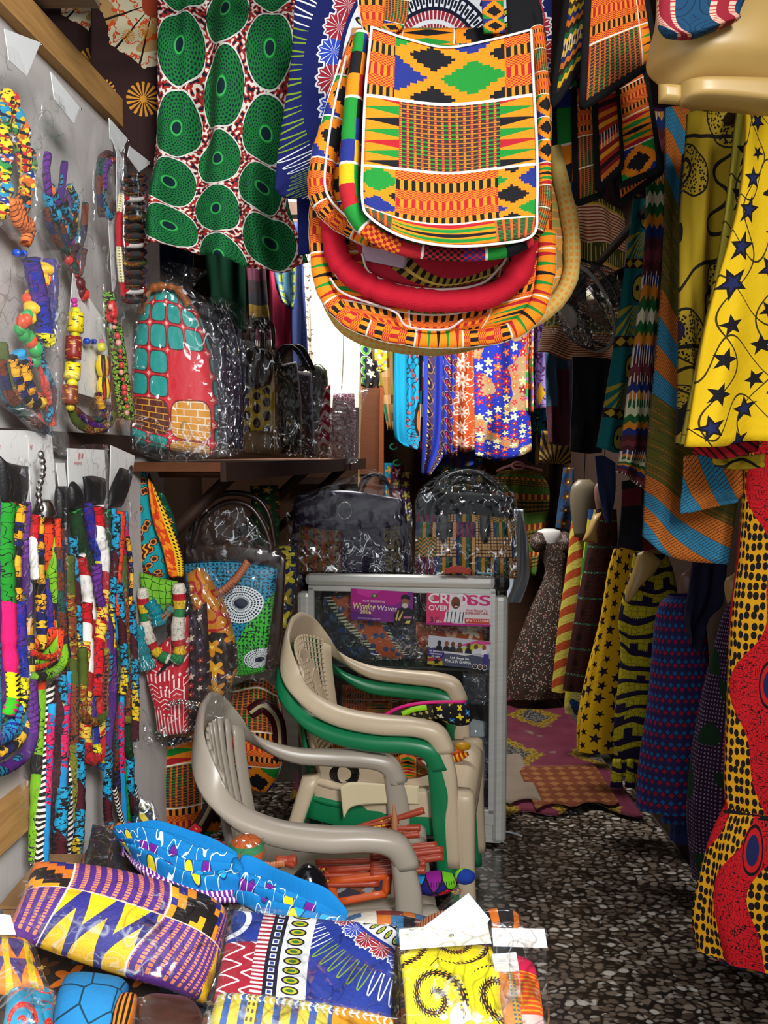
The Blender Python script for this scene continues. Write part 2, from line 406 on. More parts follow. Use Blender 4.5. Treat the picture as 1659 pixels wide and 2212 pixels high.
def dotty(u, v):
    wv = u / .20 + sn(v * 14) * .22 + sn(v * 31 + 1.) * .08
    k = fr(wv); redz = ab(k - .42) < .26
    d, _ = vor(u, v * .8, 62, 'F1', .35); e, _ = vor(u + sn(v * 90) * .004, v, 75, 'DISTANCE_TO_EDGE', .9)
    n = noi(u, v, 110, 0)
    eye = hyp((fr(u / .21 + .2) - .5) * .21, ((fr(v / .34 + .45) - .5) * .34) * .55)
    c = lay(C('#dc9c10'), (d < .40, C('#15100e')))
    c = mix(redz, c, mix(ab(n - .5) < .035, C('#c9141f'), C('#170c0c')))
    return lay(c, (eye < .03, C('#c4161f')), (ab(eye - .026) < .002, C('#170c0c')), (eye < .017, C('#1b2350')))
def zips(u, v):
    t = (u * .8 + v) / .05; b = mod(fl(t), 8.); q = fr(t); w_ = (u - v * .8)
    sel = (b > 3.5) * 2. + .0
    c = lay(C('#555018'), (sel < 1., mix(mod(b, 2.) < .5, C('#c36a24'), C('#2d7fa3'))))
    dash = (fr(w_ / .0065) < .22) * btw(fr(q * 2), .1, .92) * (sel < 1.5)
    olv = (sel > 1.5) * (ab(fr(q * 5 + .1 * sn(w_ * 700)) - .5) < .06) * (wn(fl(q * 5), fl(w_ / .06)) > .45)
    return lay(c, (dash, C('#3b2410')), (olv, C('#c45a28')), (ab(fr(q * 2) - .0) < .05, C('#20242c')))
def kstripe(cols, h=.12, zig=.0):
    def f(u, v):
        t = v / h + (ab(fr(u / .012) - .5) * zig if zig else 0.)
        c = pal(fr(t), cols); return mix((fr(u / .006) < .3) * (wn(fl(t * len(cols)), 0.) > .6), c, C('#e0d0c0'))
    return f
def scat(base, cols, sc=30, n=5, size=.38, mid='#f4d560', line=None, seed=0, bl=None):
    """flowers strewn on a ground"""
    def f(u, v):
        x, y = u * sc, v * sc; y = y + mod(fl(x), 2.) * .5; h = wn(fl(x), fl(y), float(seed)); lx, ly = fr(x) - .5, fr(y) - .5
        r = hyp(lx, ly); a = ang(lx, ly); pt = (mm('COSINE', a * n + h * 6) * .3 + .75) * size * (h * .5 + .6)
        c = C(base)
        if bl: c = mix(noi(u, v, bl[1], 1) > .53, c, C(bl[0]))
        if line: c = mix(ab(noi(u, v, sc * 1.1, 1) - .5) < .012, c, C(line))
        c = mix((r < pt) * (h > .22), c, pal(wn(fl(x), fl(y), seed + 7.), cols))
        return mix(r < pt * .25, c, C(mid))
    return f
def dashiki(cx, cy, k=1., base='#1c2f92', band=(.1, .21)):
    """rings of ornament around a point"""
    def f(u, v):
        x, y = (u - cx) / k, (v - cy) / k; r = hyp(x, y); a = ang(x, y)
        def ring(r0, r1, n, fn): return btw(r, r0, r1), fn((r - r0) / (r1 - r0), fr(a * n / 6.28318) - .5)
        W1, G1, Y1, R1, K = C('#dfe4ea'), C('#4f9a3a'), C('#c8c22a'), C('#9c2434'), C('#10132c')
        c = C(base)
        m, q = ring(.0, .05, 10, lambda p, s: mix(ab(s) < .2, K, Y1)); c = mix(m, c, q)
        m, q = ring(.05, .085, 70, lambda p, s: lay(R1, (ab(s) < .14, W1), (ab(p - .5) < .1, W1))); c = mix(m, c, q)
        m, q = ring(.085, .12, 56, lambda p, s: lay(K, (ab(mx(ab(p - .5), ab(s)) - .25) < .07, W1))); c = mix(m, c, q)
        m, q = ring(.12, .17, 48, lambda p, s: lay(W1, (hyp(p * .9 - .45, s * 1.1) < .34, K), (hyp(p * .9 - .45, s * 1.3) < .24, Y1), (hyp(p * .9 - .45, s * 1.5) < .14, G1))); c = mix(m, c, q)
        def fan(p, s):
            d = hyp(p - .15, s * .9); aa = ang(p - .15, s)
            return lay(C(base), (d < .62 - ab(fr(aa * 2.2) - .5) * .2, W1), (d < .55 - ab(fr(aa * 2.2) - .5) * .2, mix(wn(fl(a * 30 / 6.28318), 3.) > .5, R1, C('#2b46b8'))), ((d < .5) * (ab(fr(aa * 2.2) - .5) < .09), W1))
        m, q = ring(.178, .235, 30, fan); c = mix(m, c, q)
        def paw(p, s):
            w_ = ab(fr(s * 3 + .5) - .5); e = ab(w_ - .36 * rt(mx(1. - p, 0.))) * .8; tri = (ab(s) < .45)
            return lay(C(base), ((e < .05) * tri, mix(wn(fl(a * 26 / 6.28318), 5.) > .5, C('#7a9a1e'), W1)))
        m, q = ring(.245, .31, 26, paw); c = mix(m, c, q)
        return c
    return f
def swirl(base='#f1e316', ink='#231508', sc=.1, fringe=60., top=None):
    def f(u, v):
        x, y = u / sc, v / sc; row = fl(y); x = x + mod(row, 2.) * .5
        lx, ly = (fr(x) - .5), (fr(y) - .5); r = hyp(lx, ly); a = ang(lx, ly) / 6.28318
        dirn = mod(fl(x) + row, 2.) * 2 - 1.
        t = fr(r * 3.4 - a * dirn); d = ab(t - .5)
        tick = fr(a * fringe * (r * 1.5 + .3)) < .45
        ink_m = mx(d < .1, (d < .22) * tick) * (r < .5) * (r > .05)
        c = lay(C(base), (ink_m, C(ink)), ((d < .025) * (fr(a * 22) < .5) * (r < .5), C('#e08a2a')))
        link = ab(fr(u / sc * 1.0 + sn(v / sc * 3.1) * .3) - .5) < .012
        c = mix(link * (r > .5), c, C(ink))
        if top: c = mix(v > top[0], c, C(top[1]))
        return c
    return f
def bricks(u, v):
    """patchwork of bricks and rounded teal tiles on red"""
    sc = .092; x, y = u / sc, (v + u * .12) / sc
    h = wn(fl(x), fl(y), 7.); lx, ly = fr(x), fr(y)
    def rbox(px, py, hw, r): return mm('POWER', mm('POWER', ab(px) / hw, 4.) + mm('POWER', ab(py) / hw, 4.), .25) < 1.
    by = ly * 6.5; bx = lx * 3 + mod(fl(by), 2.) * .5
    mort = mx(fr(by) < .14, fr(bx) < .07)
    inb = rbox(lx - .5, ly - .5, .46, 0)
    dark = wn(fl(x), fl(y), 8.) > .5
    bc = mix(dark, mix(mort, C('#d8901e'), C('#e9dcc8')), mix(mort, C('#5a2413'), C('#e0a02c')))
    x2, y2 = x * 2, y * 2; in2 = rbox(fr(x2) - .5, fr(y2) - .5, .42, 0); in2b = rbox(fr(x2) - .5, fr(y2) - .5, .47, 0)
    red = C('#d41a2c'); st = (ab(fr(x2 + .5) - .5) + ab(fr(y2 + .5) - .5)) < .1
    c = red
    c = lay(red, ((h < .42) * in2b, C('#5a1a16')), ((h < .42) * in2, C('#1a9a92')), (st * (h < .85), C('#f0b8a8')))
    ib2 = rbox(lx - .5, ly - .5, .49, 0)
    return lay(c, (btw(h, .42, .84) * ib2, C('#7a2016')), (btw(h, .42, .84) * inb, bc))
def mud(u, v):
    x, y = u / .016, v / .022; h = wn(fl(x / 2), fl(y), 2.)
    zz = ab(fr(y * 1.5 + ab(fr(x * .5) - .5) * 1.6) - .5) < .11; bar = ab(fr(x * 1.4) - .5) < .18; tick = (ab(fr(x) - .5) + ab(fr(y) - .3)) < .22
    m = mix(h > .66, mix(h > .33, vec(tick, tick, tick), vec(zz, zz, zz)), vec(bar, bar, bar))
    return mix(redc(m), C('#b81a2c'), C('#ecd9d4'))
def checks(u, v):
    x, y = (u + v) / .024, (u - v) / .024
    r1 = mx(ab(fr(x) - .5), ab(fr(y) - .5)) < .34; h = mod(fl(x) + fl(y) * 2, 3.)
    return lay(C('#31285c'), (r1 * (h < .5), C('#a81c34')), (r1 * btw(h, .5, 1.5), C('#1f66a0')))
def pinpurple(u, v):
    x, y = u / .011, v / .011; h = wn(fl(x), fl(y)); big = noi(u, v, 22, 1)
    d = hyp(fr(x) - .5, fr(y) - .5)
    return lay(C('#2a1230'), (d < .12 + big * .22, C('#8a7a92')), (noi(u, v, 9, 0, 3.) > .62, C('#12301a')))
def spiky(u, v):
    b = fl(v / .055 + noi(u, v, 6, 1) * 2.2); z = fr(v / .055 + noi(u, v, 6, 1) * 2.2) + ab(fr(u / .007) - .5) * .12
    d, _ = vor(u * .8, v, 55, 'DISTANCE_TO_EDGE', .6)
    blk = (wn(fl(u / .035), b) > .72)
    return lay(C('#b8ac1e'), (d < .03, C('#2c2a08')), (mx(z < .36, blk * (z < .75)), C('#1d1232')))
def goldleaf(u, v):
    d, c = vor(u, v, 8, 'F1', .8); e = noi(u, v, 30, 2)
    ln = ab(noi(u, v, 12, 0, 2.) - .5) < .02
    d2, _ = vor(u * .7 + v * .6, v * .5 - u * .4, 9, 'F1', .9); sp = vor(u, v, 150, 'F1', 1)[0] < .3
    return lay(C('#a88c1c'), ((d2 < .3) * sp, C('#17130e')), (ab(d2 - .3) < .012, C('#17130e')), (noi(u, v, 5, 2, 8.) > .58, C('#221736')), (ln, C('#1c1816')), (ab(u * .8 - v * .3 + .02) < .012, C('#17130e')))
def tealfan(u, v):
    y = v / .19; q = fr(y); x = ab(fr(u / .11) - .5) * 2
    ray_ = fr(ang(x - 0., q - 1.05) * 5.) < .45
    dm = (ab(fr(u / .028) - .5) * 1.1 + ab((q - .55) * 8)) < .5
    return lay(C('#0f6468'), ((q > .6) * ray_, C('#a9962c')), (ab(q - .55) < .07, C('#2a1414')), (dm, C('#b89a2e')), (hyp(x * .5, (q - .22) * 1.1) < .2, C('#1a1208')), (hyp(x * .5, (q - .22) * 1.1) < .17, C('#b7a134')), ((hyp(x * .5 - .06, (q - .22)) < .04), C('#2a1a0a')))
def paisley(base='#23309a', a='#a87a3c', b='#c22a6a'):
    def f(u, v):
        x, y = u / .05, v / .075; lx, ly = fr(x) - .5, fr(y + mod(fl(x), 2.) * .5) - .5
        d = hyp(lx + ly * .35 + sn(ly * 5) * .08, ly * .8)
        return lay(C(base), (d < .4, C(a)), (d < .34, C('#1a1630')), (btw(d, .18, .26), C(b)), (d < .12, C('#d8a040')), (ab(fr(ang(lx, ly) * 2.6) - .5) < .1 * (d > .3) , C(base)))
    return f
def ropecloth(cols, seg=.045, seed=0.):
    """covered rope: each stretch another print"""
    def f(u, v):
        b = fl(v / seg + .3 * sn(v * 40 + seed) + .15 * sn(u * 6.2832)); h = wn(b, seed); g = wn(b, seed + 3.)
        base = pal(h, cols); second = pal(g, cols[::-1])
        m1 = hyp(fr(u * 3) - .5, fr(v / .009) - .5) < .3; m2 = fr(v / .012 + u * 2) < .35; m3 = noi(u * .035, v, 110, 2) > .53
        k = wn(b, seed + 9.)
        m = lay((0, 0, 0, 1), (k > .2, vec(m1, m1, m1)), (k > .45, vec(m3, m3, m3)), (k > .86, vec(m2, m2, m2)))
        return mix((ab(noi(u * .05, v, 60, 1) - .5) < .016) * (k > .3), mix(redc(m) * (g > .25), base, lay(second, (ab(h - g) < .2, BK))), BK)
    return f
def wood(a, b, sc=1.):
    def f(u, v): return mix(noi(u * 2 * sc, v * 24 * sc, 4, 4), C(a), C(b))
    return f
WDK = mat('dark_wood', wood('#20130d', '#3a2418'), .7); WLT = mat('light_wood', wood('#8a6236', '#c89a5e'), .65, bump=lambda u, v: noi(u * 3, v * 40, 5, 3), bs=.2)
WMD = mat('brown_board', wood('#4d2c1a', '#6b3d22'), .6)
ALU = mat('brushed_aluminium', lambda u, v: mix(noi(u, v * 30, 5, 2), C('#c4c4c0'), C('#e4e4de')), .33, .6, .3)
BLKP = mat('black_plastic', '#0e0e10', .35, .5); BLKC = cloth('black_cloth', '#121216'); BLKL = mat('black_leather', '#131214', .45, .4, bump=lambda u, v: noi(u, v, 220, 2), bs=.2)
WHT = mat('white_card', '#f1f1ef', .5, .4); PAPER = mat('white_paper', '#e6e8ea', .6)
BEIGE = mat('beige_plastic', lambda u, v: mix(noi(u, v, 9, 3) > .66, C('#cbb89c'), C('#bfa988')), .36, .5)
GREY = mat('grey_beige_plastic', lambda u, v: mix(noi(u, v, 6, 4), C('#b3a899'), C('#a0968a')), .33, .5)
CREAM = mat('cream_plastic', '#dccaa6', .4, .5); GREEN = mat('green_plastic', '#157a4c', .35, .5)
SILV = mat('silver_metal', '#c4c2bd', .22, .5, 1.); LEA = mat('red_brown_leather', lambda u, v: mix(noi(u, v, 60, 2), C('#8a2c1c'), C('#b04a2c')), .4, .45)
SKINM = mat('cream_mannequin', lambda u, v: mix(noi(u, v, 7, 3), C('#a8884c'), C('#b8985c')), .38, .45); CLOTHF = mat('draped_cloth_form', '#6e6450', .4, .45); SKINP = mat('pink_mannequin', '#7a564c', .4, .45)
def M(name, fn, **k): return cloth(name, fn, **k)
# ---------------------------------------------------------------- the setting
def LX(Y): return -.80 + .07 * Y                       # face of the left partition
CONC = mat('worn_concrete', lambda u, v: mix(noi(u, v, 8, 4), C('#2b2622'), C('#4a433c')), .8)
def FB(x0, y0, z0, x1, y1, z1): return box(x0, y0, z0, x1, y1, z1)
struct('floor', FB(-1.6, -1.6, -.06, 1.6, 6.1, 0), CONC)
WALLP = mat('white_sheeting', lambda u, v: mix(noi(u, v, 3, 3), C('#b9b3b0'), C('#cfcac8')), .5, .3, bump=lambda u, v: noi(u * 3, v, 5, 3), bs=.5)
def wl(y0, y1, z0, z1, th=.05, off=0.):
    v = [(LX(y) + o, y, z) for z in (z0, z1) for y in (y0, y1) for o in (off, off - th)]
    v = np.array([v[0], v[1], v[2], v[3], v[4], v[5], v[6], v[7]])
    return dict(v=v, f=[(0, 1, 3, 2), (4, 6, 7, 5), (0, 4, 5, 1), (2, 3, 7, 6), (0, 2, 6, 4), (1, 5, 7, 3)], uv=np.stack([v[:, 1], v[:, 2]], -1), smooth=False)
struct('wall_left', wl(.9, 2.42, 0, 2.34), WALLP)
struct('wall_left_rear', FB(-1.3, 1.0, 0, -1.24, 6.0, 2.7), WDK)
struct('wall_back', FB(-1.3, 5.75, 0, 1.5, 5.82, 2.7), mat('brown_wall', wood('#3a261a', '#543826', .4), .8))
struct('shade_panel_front', FB(.72, -.2, 0, 1.5, -.14, 2.66), WDK)  # unseen panel behind the camera, added to keep direct light off the right-hand garments
struct('shade_roof_front', FB(.30, -.3, 2.66, 1.5, .95, 2.72), WDK)  # unseen roof piece added to shade the right side from the sky
struct('wall_right', FB(1.12, -.7, 0, 1.18, 6.0, 2.7), mat('dark_brown_wall', wood('#2c1d15', '#3f2b20', .5), .8))  # right wall; its unseen front stretch is added to shade this side
struct('ceiling', FB(-1.3, .95, 2.66, 1.5, 3.6, 2.72), WDK)
struct('ceiling_rear', FB(-1.3, 4.2, 2.66, 1.5, 6.0, 2.72), WDK)
struct('ceiling_side', FB(.5, 3.6, 2.66, 1.5, 4.2, 2.72), WDK)
for k, (y0, z) in enumerate([(1.25, 2.3), (2.42, .84)]): pass
struct('trim_1', wl(1.0, 2.42, 2.285, 2.35, .03, .025), WLT)
struct('trim_2', wl(.95, 1.78, .80, .875, .03, .03), WLT)
struct('trim_3', wl(1.1, 2.42, 1.50, 1.545, .03, .02), WDK)
# ceiling beam, top left corner of the view
bm_ = [at(-60, 12, 1.75), at(95, 2, 2.2)]
struct('trim_4', FB(-1.3, 1.62, 2.36, -.55, 1.70, 2.44), mat('grey_wood', wood('#6a5b4a', '#8c7c66'), .7))
# shelf with its brackets
def shelf_fn(a, d, z):                       # a along the shelf 0..1, d across
    p0 = np.array([-.41, 2.12, 0]); p1 = np.array([-.10, 3.95, 0]); e = p1 - p0; n = np.array([-e[1], e[0], 0]); n /= np.linalg.norm(n)
    return p0 + e * a + n * d + np.array([0, 0, z])
sh = thing('wall_shelf', 'long dark wooden shelf on diagonal brackets under the row of wrapped bags', 'shelf', shelf_fn(.5, .2, 1.40))
part('board', box(0, 0, 1.455, 1, .42, 1.478, F=shelf_fn), WMD, sh); part('front_strip', box(0, -.015, 1.43, 1, 0, 1.478, F=shelf_fn), WDK, sh)
for a in (.12, .55, .9):
    b0, b1 = shelf_fn(a, .05, 1.44), shelf_fn(a, .42, 1.1)
    part('bracket', tube([b0, (b0 + b1) / 2, b1], .018, 4, 2), WDK, sh)
    part('bearer', tube([shelf_fn(a, 0, 1.445), shelf_fn(a, .42, 1.445)], .012, 4, 2), WMD, sh)
part('post', FB(-.93, 2.9, 0, -.88, 2.95, 2.6), WDK, sh)
# floor sheets
def pebble(u, v):
    x, y = u + noi(u, v, 14, 1) * .03, v * 1.35 + noi(u, v, 11, 1, 4.) * .03
    def layer(sc, z):
        d, c = vor(x + z, y, sc, 'F1', .9); e, _ = vor(x + z, y, sc, 'DISTANCE_TO_EDGE', .9)
        h = redc(c); st = ramp(h, [(0, C('#4a3c30')), (.18, C('#66574a')), (.4, C('#807163')), (.62, C('#998b7d')), (.78, C('#b2a89c')), (.9, C('#d4cec4'))])
        sh = mm('MINIMUM', mm('MAXIMUM', (e - .05) * 5., 0.), 1.)
        return st, sh, h, d
    s1, m1, h1, d1 = layer(27., 0.); s2, m2, h2, d2 = layer(36., 3.7)
    s1 = mix(noi(u, v, 120, 2) * .45, s1, C('#4a3e34'))
    rd = lambda d: mm('MAXIMUM', mm('MINIMUM', (.45 - d) * 9., 1.), 0.)
    m2 = mm('MINIMUM', m2, rd(d2))
    return mix(mm('MINIMUM', m1, rd(d1)) * (h1 > .15), mix(m2 * .9, C('#1f1914'), mix(.3, s2, C('#2a211a'))), s1)
PEB = mat('pebble_print_vinyl', pebble, .3, .5, bump=lambda u, v: noi(u, v, 4, 2), bs=.8)
def sheetgrid(x0, x1, y0, y1, z, nu, nv, wav, seed, edge=None, th=.004):
    s = np.linspace(0, 1, nu + 1)[None, :]; t = np.linspace(0, 1, nv + 1)[:, None]
    X = x0 + (x1 - x0) * s + 0 * t; Yy = y0 + (y1 - y0) * t + 0 * s
    if edge is not None: Yy = Yy + edge(s) * (1 - t)
    Z = z + wav * (.5 + .5 * vnoise(X * 3.1, Yy * 2.4, seed)) + wav * .3 * vnoise(X * 9, Yy * 7, seed + 1)
    V_ = np.stack([X, Yy, Z], -1).reshape(-1, 3); B = V_ - np.array([0, 0, th]); n = len(V_); idx = np.arange(n).reshape(nv + 1, nu + 1)
    f = [gridfaces(nv, nu), gridfaces(nv, nu, n, True)]
    for e, fl_ in ((idx[0], 1), (idx[-1], 0), (idx[:, 0], 0), (idx[:, -1], 1)):
        q = np.stack([e[:-1], e[1:], e[1:] + n, e[:-1] + n], -1); f.append(q[:, ::-1] if not fl_ else q)
    return dict(v=np.vstack([V_, B]), f=np.vstack(f), uv=np.vstack([np.stack([X, Yy], -1).reshape(-1, 2)] * 2), smooth=True)
single('pebble_floor_sheet', sheetgrid(-1.2, 1.1, .4, 3.75, .010, 60, 80, .012, 3), PEB, 'glossy vinyl floor sheet printed with grey brown pebbles', 'floor mat')
def pinkmat(u, v):
    x, y = u / .42, v / .62; lx, ly = fr(x + .5 * mod(fl(y), 2.)) - .5, fr(y) - .5
    n = noi(u, v, 26, 4) * .22; d = ab(lx) + ab(ly) * 1.0 + n - .11; g = noi(u, v, 70, 3)
    c = mix(noi(u, v, 9, 3), C('#54202f'), C('#783a4c'))
    c = mix((d < .36), c, mix(g > .5, C('#65501c'), C('#92762e')))
    c = mix((d < .2), c, mix(g > .5, C('#2b2a2a'), C('#6a6660')))
    h = noi(u, v, 7, 3, 5.)
    return mix((h > .66), c, mix(g > .52, C('#6a5c50'), C('#7d6a58')))
PINK = mat('pink_gold_vinyl', pinkmat, .28, .5, bump=lambda u, v: noi(u, v, 6, 3), bs=.8)
single('patterned_floor_sheet', sheetgrid(-.4, 1.05, 3.42, 5.3, .031, 50, 60, .014, 9, edge=lambda s: .10 * np.sin(s * 9) - .15 * (s - .3) + .06 * np.sin(s * 31)), PINK, 'worn pink vinyl floor sheet with gold diamond medallions', 'floor mat')
def worn(u, v):
    x, y = u / .06, v / .06
    return mix((ab(fr(x) - .5) + ab(fr(y) - .5)) < .4, C('#6a3a26'), C('#8a5a38'))
single('floor_patch', sheetgrid(.62, .98, 3.36, 3.85, .048, 14, 12, .006, 5, edge=lambda s: .05 * np.abs(np.sin(s * 7)) + .04 * s, th=.003), mat('brown_triangle_vinyl', worn, .4), 'torn brown triangle-patterned vinyl piece where the two floor sheets meet', 'floor mat')
single('floor_patch', sheetgrid(.42, .66, 3.42, 4.0, .05, 14, 12, .006, 6, edge=lambda s: .05 * np.abs(np.sin(s * 5 + 1)), th=.003), mat('grey_backing', lambda u, v: mix(noi(u, v, 9, 4), C('#6a5d52'), C('#857767')), .7), 'grey torn scrap of floor backing beside the display case', 'floor mat')
# low platform at the back where the gown stands
struct('floor_platform', FB(-.3, 5.2, 0, 1.12, 5.75, .05), WDK)
# ---------------------------------------------------------------- display case
CL, CR = at(641, 1500, 3.19), at(1096, 1500, 3.09)
e_ = CR - CL; e_[2] = 0; CW = np.linalg.norm(e_); CE = e_ / CW; CN = np.array([CE[1], -CE[0], 0])     # towards the viewer
def CF(u, d, z): return np.array([CL[0], CL[1], 0]) + CE * u - CN * d + np.array([0, 0, z])
CH = 1.045
case = thing('display_case', 'silver aluminium and glass display case covered with flyers', 'display case', CF(CW / 2, .2, 0))
def cb(n, u0, d0, z0, u1, d1, z1, m, bv=.003, par=None):
    return bevel(part(n, box(u0, d0, z0, u1, d1, z1, F=CF), m, par or case), bv)
for u in (0, CW - .055): cb('front_post', u, 0, .03, u + .055, .05, CH - .07, ALU, .018)
for u in (0, CW - .04): cb('rear_post', u, .28, .03, u + .04, .32, CH - .03, ALU, .01)
cb('top_rail', .035, -.02, CH - .044, CW - .045, .04, CH + .002, ALU, .02)
for u, w_ in ((0, .036), (CW - .048, .052)): cb('corner_cap', u - .004, -.026, CH - .052, u + w_, .045, CH + .006, BLKP, .02)
cb('inner_frame', .045, .004, CH - .066, CW - .045, .03, CH - .044, ALU, .003)
cb('inner_frame', .045, .004, .10, CW - .045, .03, .16, ALU, .003)
for u in (.045, CW - .068): cb('inner_frame', u, .004, .14, u + .023, .03, CH - .05, ALU, .003)
cb('top_panel', .02, .02, CH - .03, CW - .02, .31, CH - .005, mat('dark_glass', '#17191a', .08, .6), .002)
cb('back_panel', .02, .30, .06, CW - .02, .32, CH - .03, WDK, .001); cb('bottom_panel', .02, .01, .03, CW - .02, .31, .10, ALU, .001)
cb('side_panel', .004, .045, .06, .012, .3, CH - .05, WDK, .001); cb('side_panel', CW - .012, .045, .06, CW - .004, .3, CH - .05, WDK, .001)
GLS = plastic_film('pane_glass', .008, gl=.8)
for z in (.4, .68): cb('shelf', .02, .04, z, CW - .02, .29, z + .008, mat('shelf_glass', '#3b4442', .12, .6), .001)
cb('glass_pane', .066, .012, .16, CW - .066, .017, CH - .066, GLS, .0005)
# flyers on the glass
PN = CN
def solid_text(o, mt):
    """lettering as a flat mesh, its own part of the sheet"""
    me = bpy.data.meshes.new_from_object(o); me.transform(mt); n = o.name.split('.')[0]; p = o.parent
    cu = o.data; m = cu.materials[0]; bpy.data.objects.remove(o); bpy.data.curves.remove(cu)
    q = bpy.data.objects.new(n, me); bpy.context.collection.objects.link(q); q.parent = p
    if not me.materials: me.materials.append(m)
    return q
def glyphs_width(cu, o):
    me = bpy.data.meshes.new_from_object(o); xs = [v.co.x for v in me.vertices]; bpy.data.meshes.remove(me); return max(xs) - min(xs)
class Panel:
    """a flat printed thing: corners bottom left, bottom right, top left as photo points on a plane"""
    def __init__(s, bl, br, tl, p0, n, name, label, cat_, group=None, base='#ffffff', th=.0012):
        s.n = np.array(n, float); p = [on_plane(*q, p0, s.n) for q in (bl, br, tl)]
        s.o = p[0]; s.ex = p[1] - p[0]; s.ey = p[2] - p[0]; s.w = np.linalg.norm(s.ex); s.h = np.linalg.norm(s.ey)
        s.k = 0; s.th = th
        s.r = thing(name, label, cat_, s.o, group)
        part('sheet', s.poly([(0, 0), (1, 0), (1, 1), (0, 1)], 0), flat(base), s.r)
    def P(s, x, y, z=0.): return s.o + s.ex * x + s.ey * y + s.n * (s.th * (1 + z))
    def poly(s, pts, z, th=None):
        th = s.th if th is None else th
        k = len(pts); v = [s.P(x, y, z) for x, y in pts]; v += [p - s.n * th for p in v]
        f = [tuple(range(k)), tuple(range(2 * k - 1, k - 1, -1))] + [(i, i + k, (i + 1) % k + k, (i + 1) % k) for i in range(k)]
        return dict(v=np.array(v), f=f, smooth=False)
    def add(s, pts, col, name='print', parent=None, label=None):
        s.k += 1; return part(name, s.poly(pts, .25 * s.k, .0003), flat(col), parent or s.r, label)
    def many(s, lst, name, label=None, cols=None):
        gs = []; cs = []
        for pts, c in lst:
            s.k += .2; g = s.poly(pts, .25 * s.k, .0002)
            if c not in cs: cs.append(c)
            g['m'] = cs.index(c); gs.append(g)
        s.k = math.ceil(s.k) + 1
        return part(name, join(*gs), [flat(c) for c in cs], s.r, label)
    def text(s, t, x, y, h, col, wd=None, bold=0., name='lettering', shear=0., align='LEFT'):
        s.k += 1
        cu = bpy.data.curves.new(name, 'FONT'); cu.body = t; cu.size = 1; cu.extrude = .0; cu.offset = bold * .4; cu.shear = shear; cu.align_x = align
        cu.materials.append(flat(col)); o = bpy.data.objects.new(name, cu); bpy.context.collection.objects.link(o); o.parent = s.r
        ex, ey = s.ex / s.w, s.ey / s.h; hh = h * s.h / .72
        sx = hh if wd is None else wd
        if wd is not None:
            bpy.context.view_layer.update(); wnow = max(glyphs_width(cu, o), 1e-6); sx = wd * s.w / wnow
        m = Matrix([list(ex * sx) + [0], list(ey * hh) + [0], list(s.n) + [0], [0, 0, 0, 1]]).transposed()
        m.translation = Vector(s.P(x, y, .25 * s.k) - root_of(s.r)); return solid_text(o, m)
def flat(c): return mat('ink_' + c.lstrip('#'), c, .45, .35)
def ell(cx, cy, rx, ry, n=16, a0=0., a1=6.2832): return [(cx + rx * math.cos(a0 + (a1 - a0) * i / (n if a1 - a0 > 6.2 else n - 1)), cy + ry * math.sin(a0 + (a1 - a0) * i / (n if a1 - a0 > 6.2 else n - 1))) for i in range(n)]
P0 = CF(.3, -.001, .8)
f1 = Panel((757, 1338), (892, 1347), (758, 1271), P0, PN, 'flyer', 'purple flyer reading Winning Waves 2016 taped to the case', 'flyer', base='#7d2a86')
f1.many([([(0, .45), (.35, .6), (.7, .55), (.9, .8), (.9, 1), (0, 1)], '#b41f8c'), ([(.1, .85), (.3, .75), (.5, 1), (.1, 1)], '#d03aa8'), ([(0, 0), (.5, 0), (.3, .2), (0, .3)], '#5b2378')], 'print')
f1.text('AUTHORITATIVE', .19, .60, .07, '#e8d8e8', .36); f1.text('Winning', .03, .36, .21, '#e9dc8c', .36, .03, shear=.2); f1.text('Waves', .42, .36, .17, '#f0e6ee', .31, shear=.15); f1.text('2016', .15, .22, .13, '#e6d98a', .18, .03); f1.text('SALVATION CAMP | REDEPTION', .12, .05, .05, '#dcc8e0', .36)
f1.many([(ell(.38, .82, .045, .08), '#5a5040'), (ell(.38, .82, .025, .045), '#b8a870')], 'crest')
f1.many([([(.7, 0), (.69, .25), (.76, .45), (.82, .5), (.93, .5), (1, .44), (1, 0)], '#23202c'), (ell(.875, .66, .06, .15), '#8a6248'), (ell(.87, .56, .05, .08), '#c8c0b8'), ([(.8, .76), (.81, .88), (.88, .93), (.95, .86), (.945, .75), (.87, .79)], '#17161c'),
         ([(.72, .1), (.76, .4), (.78, .4), (.745, .05)], '#c9ae5a'), ([(.76, .1), (.83, .38), (.845, .36), (.79, .06)], '#c9ae5a'), ([(.85, .14), (.98, .16), (.98, .24), (.85, .22)], '#b06a8a'), ([(.87, 0), (.95, 0), (.96, .1), (.9, .08)], '#d8c860')], 'portrait', 'man in black beret and dark uniform with gold braid')
f2 = Panel((921, 1349), (1060, 1354), (922, 1280), P0, PN, 'flyer', 'pink and white flyer reading CROSS OVER taped to the case', 'flyer', base='#e9dfe6')
f2.many([([(0, 0), (.42, 0), (.34, .4), (.36, .95), (0, 1)], '#d83c6c'), ([(0, 0), (1, 0), (1, .07), (0, .07)], '#b42486'), ([(.56, .78), (.7, .7), (.66, .95), (.56, 1)], '#d8307c')], 'print')
f2.text('CR', .02, .69, .3, '#f4f0f2', .33, .04); f2.text('O', .455, .68, .31, '#f4f0f2', .17, .04); f2.text('SS', .62, .66, .32, '#d8307c', .36, .04); f2.text('OVER', .03, .46, .16, '#f6eef2', .3, .02)
f2.text('31', .05, .09, .16, '#3b2a3a', .1, .03); f2.text('ST', .16, .19, .06, '#3b2a3a', .04); f2.text('2016', .15, .08, .07, '#f6eef2', .09, .02)
f2.text('From Natural To', .62, .46, .08, '#c0392a', .32, .01); f2.text('SUPERNATURAL', .6, .37, .08, '#c0392a', .37, .03)
